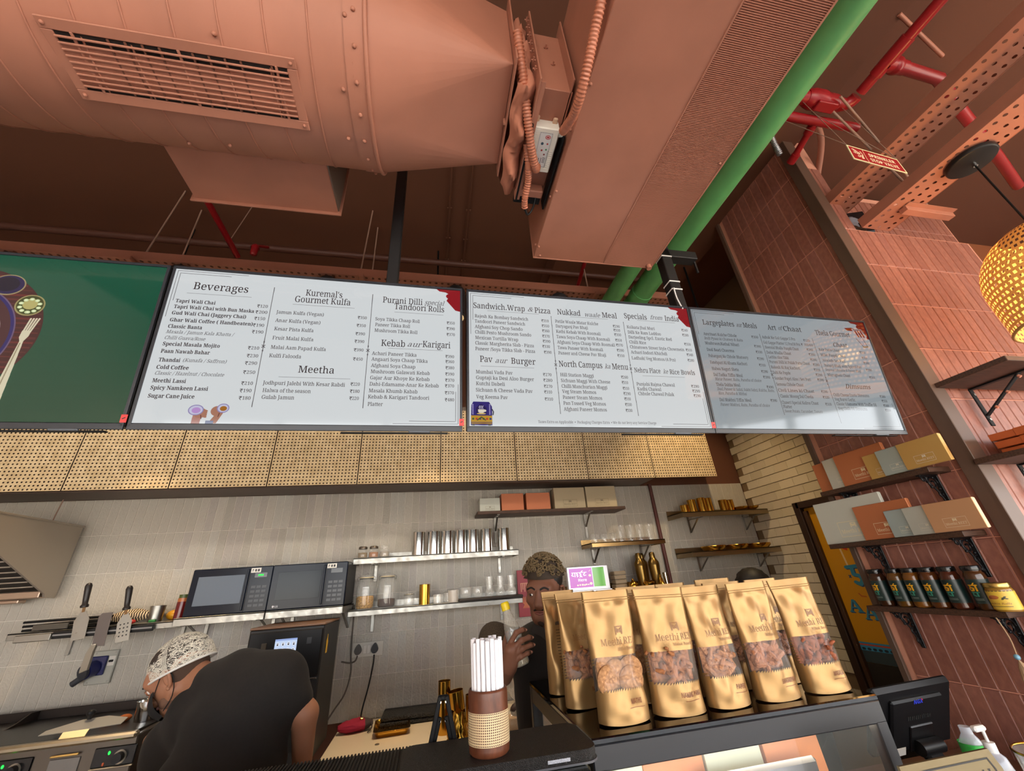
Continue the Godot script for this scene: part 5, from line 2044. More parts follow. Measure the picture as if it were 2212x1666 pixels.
	part("neck_band", MB.new().cyl(Vector3(0, 0.1, 0), Vector3(0, 0.122, 0), 0.0305, 20), mat("amber top", srgb(170, 100, 56), 0.3), j)
	part("lid", MB.new().cyl(Vector3(0, 0.122, 0), Vector3(0, 0.142, 0), 0.028, 20), mat("green lid", srgb(70, 84, 40), 0.4), j)
	solo("red_packet", MB.new().ball(Vector3(0, 0.012, 0), Vector3(0.022, 0.012, 0.016), 12, 6), mat("red plastic", srgb(190, 40, 36), 0.4), "small red plastic cap on the short shelf", "packet", Vector3(-1.755, 1.566, -3.12))  # a red cap lying on the shelf
	solo("green_clip", MB.new().cyl(Vector3(0, 0.008, 0), Vector3(0.034, 0.008, 0), 0.008, 10), mat("green plastic", srgb(40, 120, 60), 0.4), "small green cap on the short shelf by the steel tumbler", "clip", Vector3(-1.66, 1.566, -3.115))  # a green cap lying on its side

func microwave_shape(t: Node3D, lit: bool) -> void:
	# origin at the lower left front corner
	var w := 0.452
	var h := 0.255
	var navy := mat("dark blue-black enamel", srgb(18, 24, 38), 0.12, 0.0, 0.3)
	part("body", MB.new().box(Vector3(w / 2, h / 2, -0.17), Vector3(w, h, 0.32), 0.006), black_plastic(), t)
	part("front", MB.new().box(Vector3(w / 2, h / 2, -0.005), Vector3(w, h, 0.014), 0.005), navy, t)
	var win := MB.new()
	win.box(Vector3(w * 0.37, h * 0.52, 0.0025), Vector3(w * 0.57, h * 0.62, 0.002), 0.0005)
	part("window", win, mat("mesh window" if lit else "mesh window dark", srgb(100, 110, 124) if lit else srgb(30, 38, 46), 0.3 if lit else 0.1, 0.0, 0.3), t)  # left window is paler: a reflection put into its colour
	part("door_seam", MB.new().box(Vector3(w * 0.715, h / 2, 0.002), Vector3(0.003, h * 0.96, 0.002)), black_plastic(), t)
	part("grip", MB.new().box(Vector3(w * 0.69, h / 2, 0.006), Vector3(0.012, h * 0.9, 0.008), 0.003), navy, t)
	var pad := MB.new().box(Vector3.ZERO, Vector3(0.024, 0.014, 0.001)).mesh()
	for r in 5:
		for c in 3:
			part("key", pad, mat("key grey", srgb(40, 46, 56), 0.3), t).position = Vector3(w * 0.785 + c * 0.031, h * (0.14 + r * 0.1), 0.0025)
	part("clock", MB.new().box(Vector3(w * 0.855, h * 0.8, 0.0025), Vector3(0.07, 0.026, 0.001)), mat("clock glass", srgb(14, 16, 20), 0.1), t)
	var im := blank(64, 30, srgb(228, 226, 220))
	for k in 3: im.fill_rect(Rect2i(8 + k * 17, 7, 9 + k * 2, 16), srgb(50, 50, 56))
	im.fill_rect(Rect2i(12, 12, 4, 14), srgb(228, 226, 220))
	var st := MB.new()
	st.quad(Vector3(w * 0.72, h * 0.86, 0.004), Vector3(w * 0.845, h * 0.86, 0.004), Vector3(w * 0.845, h * 0.965, 0.004), Vector3(w * 0.72, h * 0.965, 0.004))
	part("white_sticker", st, printed("white sticker", im), t)

func microwaves() -> void:
	steel_shelf("steel_shelf", "steel wall shelf carrying the left microwave", -1.47, -0.985, 1.58, -2.99, 0.4, 0.042, steel(), [-1.455, -1.05], true)
	steel_shelf("steel_shelf", "steel wall shelf carrying the right microwave", -0.98, -0.535, 1.58, -2.99, 0.4, 0.042, steel(), [-0.93, -0.56], true)
	var a := thing("microwave_oven", "left of two black microwaves, with a pale reflection painted into its window", "microwave", Vector3(-1.435, 1.582, -3.0))
	microwave_shape(a, true)
	var led := MB.new().box(Vector3(0.386, 0.204, 0.003), Vector3(0.03, 0.008, 0.001))
	part("green_digits", led, glow("green digits", Color(0.1, 0.9, 0.25), 1.5), a)
	var b := thing("microwave_oven", "right of two black microwaves, next to the clip-top jars", "microwave", Vector3(-0.985, 1.582, -3.0))
	microwave_shape(b, false)
	var im := blank(96, 40, Color(0.8, 0.8, 0.82, 0))
	var ink := srgb(200, 200, 206)
	oval(im, Vector2(18, 20), 14, 14, ink)
	write(im, "LG", 40, 32, 34, ink, "Droid Sans Bold")
	var q := MB.new()
	q.quad(Vector3(0.03, 0.012, 0.003), Vector3(0.072, 0.012, 0.003), Vector3(0.072, 0.029, 0.003), Vector3(0.03, 0.029, 0.003))
	part("maker_mark", q, label_print("maker mark", im), b)

func wall_shelves() -> void:
	steel_shelf("steel_shelf", "upper steel wall shelf with spice jars and a row of steel canisters", -0.53, 0.655, 1.862, -3.15, 0.24, 0.04, steel(), [-0.4, 0.54])
	steel_shelf("steel_shelf", "lower steel wall shelf with clip-top jars and drinking glasses", -0.53, 0.66, 1.541, -3.15, 0.24, 0.036, steel(), [-0.395, 0.54])
	var spice := [srgb(120, 96, 60), srgb(150, 92, 44), srgb(150, 140, 128)]
	glass_jar_small("leftmost small spice jar on the upper steel shelf", Vector3(-0.48, 1.863, -3.21), spice[0], true)
	glass_jar_small("small spice jar with orange spice, second from the left on the upper steel shelf", Vector3(-0.405, 1.863, -3.21), spice[1], true)
	glass_jar_small("small nearly clear jar, third from the left on the upper steel shelf", Vector3(-0.33, 1.863, -3.21), spice[2], false)
	var can: Node3D
	var where := ["first steel canister from the left on the upper steel shelf", "second steel canister from the left on the upper steel shelf", "third steel canister from the left on the upper steel shelf", "fourth steel canister from the left on the upper steel shelf", "fifth steel canister from the left on the upper steel shelf", "sixth steel canister from the left on the upper steel shelf", "last steel canister at the right end of the upper steel shelf"]
	var k := 0
	for x in [-0.09, 0.02, 0.12, 0.22, 0.312, 0.42, 0.552]:
		if k == 0: can = cup("steel_canister", where[0], "canister", Vector3(x, 1.863, -3.2), 0.046, 0.156, mat("mirror steel", srgb(205, 204, 200), 0.12, 1.0), 1.0, "steel canisters on the upper steel shelf")
		else: dup(can, where[k], Vector3(x, 1.863, -3.2), k * 0.4, "steel canisters on the upper steel shelf")
		k += 1
	clip_jar("large clip-top jar half full of yellow grain beside the right microwave", Vector3(-0.435, 1.542, -3.2), 0.06, 0.215, srgb(206, 158, 70), 0.075, 0.09)
	clip_jar("large clip-top jar with a layer of dark red beans on the lower steel shelf", Vector3(-0.293, 1.542, -3.2), 0.06, 0.215, srgb(60, 14, 20), 0.05, 0.07)
	clip_jar("small empty clip-top jar left of the brass tumbler", Vector3(-0.14, 1.542, -3.19), 0.034, 0.078, srgb(220, 220, 220), 0.0, 0.1)
	cup("brass_tumbler", "tall brass tumbler standing on the lower steel shelf", "tumbler", Vector3(-0.035, 1.542, -3.19), 0.0375, 0.125, brass(), 1.0)
	var cg := clear_glass()
	var lo := ["first low clear glass right of the brass tumbler on the lower shelf", "second low clear glass right of the brass tumbler on the lower shelf", "frosted low glass in the middle of the lower steel shelf"]
	cup("low_glass", lo[0], "glass", Vector3(0.06, 1.542, -3.2), 0.036, 0.055, cg, 1.05)
	cup("low_glass", lo[1], "glass", Vector3(0.135, 1.542, -3.24), 0.036, 0.06, cg, 1.05)
	cup("low_glass", lo[2], "glass", Vector3(0.165, 1.542, -3.17), 0.036, 0.075, glass("frosted glass", Color(0.9, 0.88, 0.86), 0.3, 0.2), 1.1)
	var tray_ := solo("black_tray", MB.new().box(Vector3(0, 0.008, 0), Vector3(0.46, 0.016, 0.19), 0.005), mat("black tray", srgb(34, 26, 26), 0.6), "black tray under the glasses at the right of the lower shelf", "tray", Vector3(0.43, 1.542, -3.215))
	var mug := func(at: Vector3, label: String) -> Node3D:
		var g := MB.new()
		g.lathe(Vector3.ZERO, [[0.03, 0], [0.039, 0.012], [0.042, 0.04], [0.037, 0.07], [0.037, 0.07], [0.035, 0.07], [0.035, 0.07], [0.039, 0.04], [0.036, 0.014], [0.001, 0.006]], 22, Basis(), false)
		var t := thing("round_glass", label, "glass", at)
		part("bowl", g, cg, t)
		return t
	mug.call(Vector3(0.255, 1.558, -3.2), "round clear glass at the left of the black tray")
	mug.call(Vector3(0.34, 1.558, -3.2), "second round clear glass from the left on the black tray")
	var g3 := ["left tall stemmed glass on the black tray", "middle tall stemmed glass on the black tray", "right tall stemmed glass on the black tray"]
	for q in 3:
		var g := MB.new()
		g.lathe(Vector3.ZERO, [[0.027, 0], [0.034, 0.01], [0.036, 0.03], [0.026, 0.048], [0.024, 0.06], [0.028, 0.13], [0.028, 0.13], [0.026, 0.13], [0.026, 0.13], [0.022, 0.06], [0.032, 0.03], [0.001, 0.012]], 22, Basis(), false)
		var t := thing("tall_glass", g3[q], "glass", Vector3(0.428 + q * 0.08, 1.558, -3.19))
		part("bowl", g, cg, t)
	# dark wooden shelf with gift boxes
	wood_shelf("wooden_shelf", "dark wooden wall shelf holding five gift boxes above the steel canisters", 0.352, 1.6, 2.152, -3.17, 0.22, [0.52, 1.31])
	var pale := mat("pale green-grey card", srgb(196, 200, 190), 0.6)
	var copper := mat("copper card", srgb(196, 118, 82), 0.45, 0.25)
	var tan_ := mat("tan card", srgb(184, 168, 138), 0.65)
	var ink := sweet_logo(srgb(120, 108, 86))
	carton("gift_box", "small pale grey gift box at the left end of the wooden wall shelf", Vector3(0.165, 0.11, 0.12), pale, Vector3(0.46, 2.152, -3.29), 0, "", ink, "dark logo print")
	carton("gift_box", "left copper gift box on the wooden wall shelf", Vector3(0.185, 0.142, 0.1), copper, Vector3(0.648, 2.152, -3.28))
	carton("gift_box", "right copper gift box on the wooden wall shelf", Vector3(0.205, 0.142, 0.1), copper, Vector3(0.865, 2.152, -3.28))
	carton("gift_box", "left of the two large tan gift boxes on the wooden wall shelf", Vector3(0.272, 0.178, 0.1), tan_, Vector3(1.14, 2.152, -3.28), 0, "", ink, "dark logo print")
	carton("gift_box", "right of the two large tan gift boxes on the wooden wall shelf", Vector3(0.272, 0.182, 0.1), tan_, Vector3(1.425, 2.152, -3.28), 0, "", ink, "dark logo print")
	# bronze-tinted shelves on the right
	var bronze := mat("bronze steel", srgb(168, 138, 92), 0.25, 1.0)
	steel_shelf("steel_shelf", "bronze steel shelf crowded with upturned glasses", 1.245, 1.885, 1.878, -3.15, 0.24, 0.034, bronze, [1.34, 1.78], true)
	steel_shelf("steel_shelf", "lower bronze steel shelf with cocktail shakers and a lit screen", 0.95, 1.89, 1.54, -3.15, 0.24, 0.034, bronze, [1.34, 1.8], true)
	for q in 3:
		var g := MB.new()
		g.lathe(Vector3.ZERO, [[0.036, 0], [0.038, 0.02], [0.036, 0.05], [0.028, 0.066], [0.001, 0.07]], 20, Basis(), false)
		var t := thing("short_glass", ["first short upturned glass on the bronze shelf", "second short upturned glass on the bronze shelf", "third short upturned glass on the bronze shelf"][q], "glass", Vector3(1.295 + q * 0.08, 1.88, -3.19))
		part("bowl", g, cg, t)
	for q in 4:
		var g := MB.new()
		g.lathe(Vector3.ZERO, [[0.036, 0], [0.036, 0.03], [0.031, 0.034], [0.033, 0.12], [0.033, 0.12], [0.03, 0.12], [0.001, 0.115]], 12, Basis(), false)
		var t := thing("ribbed_glass", ["first tall ribbed glass on the bronze shelf", "second tall ribbed glass on the bronze shelf", "third tall ribbed glass on the bronze shelf", "tall ribbed glass nearest the brown pole"][q], "glass", Vector3(1.53 + q * 0.086, 1.88, -3.2))
		part("bowl", g, cg, t)
	# drinks screen
	var im := blank(512, 300, srgb(188, 50, 190))
	im.fill_rect(Rect2i(330, 0, 12, 300), srgb(225, 215, 235))
	im.fill_rect(Rect2i(342, 0, 170, 300), srgb(96, 176, 60))
	var w := Color.WHITE
	# Devanagari word drawn stroke by stroke
	im.fill_rect(Rect2i(30, 62, 226, 9), w)
	stroke(im, [Vector2(48, 66), Vector2(48, 92), Vector2(34, 100), Vector2(44, 116), Vector2(62, 118)], 6, w)
	stroke(im, [Vector2(80, 66), Vector2(80, 128)], 6, w)
	stroke(im, [Vector2(118, 66), Vector2(104, 82), Vector2(122, 92), Vector2(104, 106), Vector2(124, 118), Vector2(112, 132)], 6, w)
	stroke(im, [Vector2(164, 66), Vector2(150, 82), Vector2(170, 94), Vector2(150, 112), Vector2(176, 122)], 6, w)
	stroke(im, [Vector2(148, 138), Vector2(164, 126), Vector2(180, 138)], 5, w)
	stroke(im, [Vector2(196, 40), Vector2(176, 52), Vector2(190, 66)], 5, w)
	stroke(im, [Vector2(226, 66), Vector2(226, 80), Vector2(206, 92), Vector2(212, 118), Vector2(238, 112)], 6, w)
	write(im, "Here", 116, 206, 62, w, "Droid Sans Bold", 130)
	for q in [[296, 120, 18], [300, 246, 20], [106, 262, 12], [140, 258, 12], [176, 258, 14], [206, 262, 12], [232, 256, 12], [262, 258, 10], [306, 40, 6], [292, 52, 5]]: oval(im, Vector2(q[0], q[1]), q[2], q[2], srgb(250, 232, 200))
	var s := thing("drinks_screen", "small lit screen with white lettering on magenta and a green band", "screen", Vector3(1.01, 1.541, -3.12))
	part("case", MB.new().box(Vector3(0.16, 0.087, -0.02), Vector3(0.33, 0.172, 0.035), 0.004), mat("silver frame", srgb(190, 190, 196), 0.3, 0.6), s)
	var d := MB.new()
	d.quad(Vector3(0.012, 0.03, -0.0015), Vector3(0.29, 0.03, -0.0015), Vector3(0.29, 0.16, -0.0015), Vector3(0.012, 0.16, -0.0015))
	part("display", d, screen_material("drinks display", im, 0.95), s)
	part("foot", MB.new().box(Vector3(0.16, 0.006, 0.0), Vector3(0.33, 0.012, 0.05), 0.002), mat("silver frame"), s)
	# red poster behind the man with the bottle
	var pm := blank(128, 320, srgb(158, 52, 66))
	var gold := srgb(214, 150, 120)
	for q in 6: stroke(pm, [Vector2(26 + q * 14, 92), Vector2(26 + q * 14, 150 - (q % 2) * 16)], 3, gold)
	pm.fill_rect(Rect2i(22, 90, 84, 5), gold)
	for q in 5: stroke(pm, [Vector2(40 + q * 12, 190), Vector2(28 + q * 12, 220), Vector2(50 + q * 10, 240), Vector2(36 + q * 12, 262)], 3, srgb(206, 120, 70))
	var pg := thing("red_poster", "red printed standee behind the man holding the bottle", "poster", Vector3(0.735, 1.4, -3.36))
	part("board", MB.new().box(Vector3(0, 0.16, -0.004), Vector3(0.13, 0.32, 0.006), 0.001), mat("red board", srgb(150, 48, 60), 0.6), pg)
	var pq := MB.new()
	pq.quad(Vector3(-0.063, 0.003, 0.0), Vector3(0.063, 0.003, 0.0), Vector3(0.063, 0.317, 0.0), Vector3(-0.063, 0.317, 0.0))
	part("print", pq, printed("red poster print", pm), pg)
	# shakers and brass oddments
	var old := mat("aged brass", srgb(140, 112, 62), 0.3, 1.0)
	var sh := ["left of the three aged brass cocktail shakers", "rear aged brass cocktail shaker between the other two", "right of the three aged brass cocktail shakers"]
	for q in 3:
		var t := thing("cocktail_shaker", sh[q], "shaker", Vector3([1.645, 1.715, 1.755][q], 1.541, [-3.2, -3.29, -3.18][q]))
		part("body", MB.new().lathe(Vector3.ZERO, [[0.03, 0], [0.034, 0.006], [0.044, 0.15], [0.044, 0.15], [0.045, 0.152]], 26), old, t)
		part("shoulder", MB.new().lathe(Vector3(0, 0.152, 0), [[0.0445, 0], [0.042, 0.02], [0.026, 0.045], [0.023, 0.052]], 26), old, t)
		part("cap", MB.new().lathe(Vector3(0, 0.204, 0), [[0.0235, 0], [0.0235, 0.025], [0.018, 0.038], [0.004, 0.041]], 22), old, t)
	var j1 := thing("brass_lamp", "small pointed brass dome on the lower bronze shelf", "ornament", Vector3(1.545, 1.541, -3.17))
	part("dome", MB.new().lathe(Vector3.ZERO, [[0.034, 0], [0.038, 0.008], [0.034, 0.03], [0.014, 0.046], [0.006, 0.06], [0.002, 0.066]], 22), brass(), j1)
	var j2 := thing("brass_dish", "small brass dish with a knobbed lid between the dome and the shakers", "dish", Vector3(1.65, 1.541, -3.12))
	part("bowl", MB.new().lathe(Vector3.ZERO, [[0.03, 0], [0.042, 0.012], [0.044, 0.03]], 22), brass(), j2)
	part("lid", MB.new().lathe(Vector3(0, 0.03, 0), [[0.044, 0], [0.03, 0.008], [0.012, 0.012], [0.008, 0.018]], 22), brass(), j2)
	var j3 := thing("brass_bell", "small brass bell-shaped jigger in front of the right shaker", "jigger", Vector3(1.745, 1.541, -3.1))
	part("bell", MB.new().lathe(Vector3.ZERO, [[0.042, 0], [0.036, 0.012], [0.022, 0.026], [0.016, 0.05], [0.009, 0.062], [0.011, 0.072], [0.003, 0.08]], 22), brass(), j3)
	cup("steel_jigger", "narrow steel measure beside the right shaker", "measure", Vector3(1.83, 1.541, -3.17), 0.016, 0.09, mat("mirror steel"), 1.2)
	var stack := thing("plate_stack", "stack of pale packets beside the lit drinks screen", "packets", Vector3(1.475, 1.541, -3.27))
	for q in 4: part("packet", MB.new().box(Vector3(0.004 * (q % 2), 0.016 + q * 0.031, 0), Vector3(0.1, 0.028, 0.08), 0.005), mat("pale packet", srgb(150, 132, 108), 0.5), stack)
	# brown pole at the end of the tiled stretch
	solo("wall_pole", MB.new().cyl(Vector3(0, -0.62, 0), Vector3(0, 0.85, 0), 0.016, 14), mat("maroon pole", srgb(88, 42, 36), 0.5), "slim maroon pole standing against the wall right of the bronze shelves", "pole", Vector3(1.99, 1.5225, -3.382))

func worktop_and_machine() -> void:
	var cream := mat("cream stone worktop", srgb(236, 222, 196), 0.25)
	var w := thing("worktop", "cream stone worktop running below the tiled wall", "worktop", Vector3(0.8, 0.9, -3.0))
	part("slab", MB.new().box(Vector3(0.1, -0.02, -0.075), Vector3(2.86, 0.04, 0.65), 0.004), cream, w)
	part("carcass", MB.new().box(Vector3(0.1, -0.45, -0.1), Vector3(2.8, 0.8, 0.55), 0.004), steel(), w)
	part("plug", MB.new().cyl(Vector3(-1.06, 0, 0.12), Vector3(-1.06, 0.003, 0.12), 0.012, 14), steel(), w)
	# coffee machine
	var t := thing("coffee_machine", "tall black coffee machine with a small lit touch screen behind the bending cook", "coffee machine", Vector3(-0.76, 0.9, -2.72))
	part("cabinet", MB.new().box(Vector3(0, 0.3, -0.2), Vector3(0.38, 0.6, 0.4), 0.006), mat("matt black steel", srgb(30, 30, 32), 0.5), t)
	part("head_panel", MB.new().box(Vector3(0, 0.475, 0.004), Vector3(0.37, 0.22, 0.012), 0.02), black_plastic(), t)
	part("brew_bay", MB.new().box(Vector3(0, 0.2, 0.001), Vector3(0.3, 0.28, 0.004)), mat("deep black", srgb(8, 8, 9), 0.7), t)
	part("chrome_line", MB.new().box(Vector3(0.03, 0.355, 0.006), Vector3(0.3, 0.006, 0.006), 0.001), mat("chrome", srgb(210, 210, 210), 0.15, 1.0), t)
	part("top_cover", MB.new().box(Vector3(0, 0.604, -0.2), Vector3(0.384, 0.012, 0.404), 0.003), mat("bronze cover", srgb(120, 84, 56), 0.4), t)
	var im := blank(220, 176, srgb(196, 214, 244))
	im.fill_rect(Rect2i(0, 0, 220, 18), srgb(150, 170, 220))
	im.fill_rect(Rect2i(0, 150, 220, 26), srgb(44, 70, 200))
	for r in 2:
		for c in 4:
			var o := Vector2(28 + c * 54, 54 + r * 60)
			oval(im, o, 17, 20, srgb(235, 240, 250))
			im.fill_rect(Rect2i(int(o.x) - 8, int(o.y) - 12, 16, 26), srgb(70, 70, 84))
			im.fill_rect(Rect2i(int(o.x) - 5, int(o.y) - 8, 10, 8), srgb(210, 214, 224))
	var q := MB.new()
	q.quad(Vector3(-0.052, 0.47, 0.0108), Vector3(0.058, 0.464, 0.0108), Vector3(0.058, 0.548, 0.0108), Vector3(-0.052, 0.548, 0.0108))
	part("touch_screen", q, screen_material("coffee display", im, 1.0), t)
	part("card_reader", MB.new().box(Vector3(-0.105, 0.52, 0.011), Vector3(0.026, 0.03, 0.006), 0.002), mat("reader", srgb(64, 56, 44), 0.4, 0.3), t)
	part("side_window", MB.new().box(Vector3(0.12, 0.53, 0.0105), Vector3(0.026, 0.03, 0.002), 0.001), mat("reader pad", srgb(40, 42, 46), 0.3), t)
	part("yellow_tag", MB.new().prism(PackedVector2Array([Vector2(-0.016, 0), Vector2(0.016, 0), Vector2(0.018, 0.055), Vector2(0.004, 0.07), Vector2(0.002, 0.09), Vector2(-0.002, 0.09), Vector2(-0.004, 0.07), Vector2(-0.016, 0.058)]), 0.002, Transform3D(Basis(Vector3(0, 0, -1), Vector3.UP, Vector3(1, 0, 0)), Vector3(0.192, 0.455, -0.09))), mat("yellow tag", srgb(214, 168, 40), 0.5), t)
	# things on the worktop
	var p := thing("fabric_pouch", "crumpled crimson and grey fabric pouch on the worktop", "pouch", Vector3(-0.42, 0.9, -3.17), 0.25)
	var rows := []
	for r in 9:
		var a := []
		var f := float(r) / 8
		for k in 20:
			var u := -TAU * k / 20
			var rr := sqrt(maxf(0.02, sin(PI * (f * 0.92 + 0.04))))
			a.append(Vector3(lerpf(-0.1, 0.1, f), 0.03 + sin(u) * 0.03 * rr * (1 + 0.25 * sin(k * 1.9 + r * 1.3)), cos(u) * 0.055 * rr * (1 + 0.12 * cos(k * 2.7 + r))))
		rows.append(a)
	var pr := MB.new()
	pr.grid(rows.slice(0, 7), true, false, true)
	part("crimson_body", pr, mat("crimson cloth", srgb(160, 30, 62), 0.85), p)
	var pg := MB.new()
	pg.grid(rows.slice(6, 9), true, false, true)
	part("grey_end", pg, mat("grey cloth", srgb(72, 62, 62), 0.9), p)
	part("buckle", MB.new().box(Vector3(0.03, 0.062, 0.02), Vector3(0.018, 0.01, 0.03), 0.003), brass(), p)
	part("strap", MB.new().tube(smooth_path([Vector3(0.09, 0.04, 0.02), Vector3(0.085, 0.02, 0.07), Vector3(0.06, 0.005, 0.085)], 5), 0.004, 6), mat("grey cloth"), p)
	var tr := thing("gold_tray", "shallow shiny gold tray on the cream worktop", "tray", Vector3(-0.2, 0.901, -3.1), 0.06)
	var tg := MB.new()
	var loop := func(hx: float, hz: float, y: float, c: float) -> Array:
		var o := []
		for q2 in 4:
			for s in 5:
				var a2 := PI / 2 * q2 + PI / 2 * s / 4
				o.append(Vector3((hx - c) * (1 if q2 in [0, 3] else -1) + cos(a2) * c, y, -((hz - c) * (1 if q2 in [0, 1] else -1) + sin(a2) * c)))
		return o
	tg.grid([loop.call(0.085, 0.115, 0.0, 0.02), loop.call(0.1, 0.13, 0.03, 0.025), loop.call(0.104, 0.134, 0.03, 0.025), loop.call(0.1, 0.13, 0.028, 0.025), loop.call(0.083, 0.113, 0.004, 0.02), loop.call(0.02, 0.02, 0.004, 0.01)], true)
	part("dish", tg, brass(), tr)
	var bt := MB.new()
	bt.quad(Vector3(-0.03, 0.0042, 0.03), Vector3(0.03, 0.0042, 0.03), Vector3(0.03, 0.0042, -0.03), Vector3(-0.03, 0.0042, -0.03))
	part("dish_floor", bt, brass(), tr)
	var sl := mat("black slate", srgb(34, 33, 34), 0.6)
	relief(sl, 14, 0.05, 1.2, 6)
	for k in 2:
		solo("slate_board", MB.new().box(Vector3(0, 0.012, 0), Vector3(0.36, 0.022, 0.22), 0.006), sl, ["lower of the two stacked black slate boards on the worktop", "upper of the two stacked black slate boards on the worktop"][k], "slate board", Vector3(-0.1 + k * 0.006, 0.901 + k * 0.024, -3.27), 0.01 - k * 0.03)
	cup("brass_tumbler", "upright brass tumbler on the worktop left of the straw holder", "tumbler", Vector3(0.1, 0.9, -2.9), 0.036, 0.245, brass(), 1.0)
	var lean := cup("brass_tumbler", "leaning gold tumbler with engraved bands behind the straw holder", "tumbler", Vector3(0.19, 0.9, -2.86), 0.042, 0.2, brass(), 1.05)
	lean.rotation.z = 0.14
	cup("brass_cup", "slim brass cup half hidden by the straw holder", "cup", Vector3(0.255, 0.9, -2.92), 0.03, 0.16, brass(), 1.0)
	var gw := MB.new()
	var wr := []
	for r in 8:
		var a := []
		for k in 22:
			var u := -TAU * k / 22
			var f := float(r) / 7
			var rr := (0.06 - 0.025 * f) * (1 + 0.16 * sin(k * 2.1 + r * 1.9))
			a.append(Vector3(cos(u) * rr, f * 0.13 + 0.006 * sin(k * 1.4 + r), sin(u) * rr))
		wr.append(a)
	gw.grid(wr, true)
	solo("gold_foil", gw, brass(), "crumpled gold foil wrapper on the worktop behind the black folding stand", "wrapper", Vector3(0.17, 0.9, -2.74))
	var gb := thing("clear_bag", "clear plastic bag of tied packets on the worktop right of the straw holder", "bag", Vector3(0.5, 0.9, -2.72))
	wr = []
	for r in 9:
		var a := []
		for k in 22:
			var u := -TAU * k / 22
			var f := float(r) / 8
			var rr: float = [0.075, 0.085, 0.085, 0.075, 0.05, 0.02, 0.018, 0.04, 0.055][r] * (1 + 0.12 * sin(k * 2.1 + r * 1.9))
			a.append(Vector3(cos(u) * rr, f * 0.2, sin(u) * rr * 0.7))
		wr.append(a)
	var bg := MB.new()
	bg.grid(wr, true)
	part("film", bg, glass("thin clear film", Color(1, 0.98, 0.95), 0.18, 0.12), gb)
	part("packet", MB.new().box(Vector3(-0.01, 0.045, 0), Vector3(0.1, 0.08, 0.06), 0.01), mat("tan packet", srgb(190, 150, 100), 0.6), gb)
	part("dark_packet", MB.new().ball(Vector3(0.0, 0.105, 0.0), Vector3(0.045, 0.035, 0.03)), mat("dark packet", srgb(60, 44, 40), 0.5), gb)
	solo("paper_sheet", MB.new().box(Vector3.ZERO, Vector3(0.16, 0.003, 0.1)), mat("tan packet"), "tan paper sheet on the worktop below the clear bag", "paper", Vector3(0.62, 0.9025, -2.75), 0.2)

func plug_on(t: Node3D, x: float, m: Material) -> void:
	var g := MB.new()
	var pts := PackedVector2Array()
	for k in 20:
		var a := TAU * k / 20
		pts.append(Vector2(cos(a) * 0.024 * (1.0 - 0.35 * maxf(0, sin(a))), sin(a) * (0.036 if sin(a) > 0 else 0.026)))
	g.prism(pts, 0.026, Transform3D(Basis(), Vector3(x, 0.0, 0.008)))
	part("plug", g, m, t)

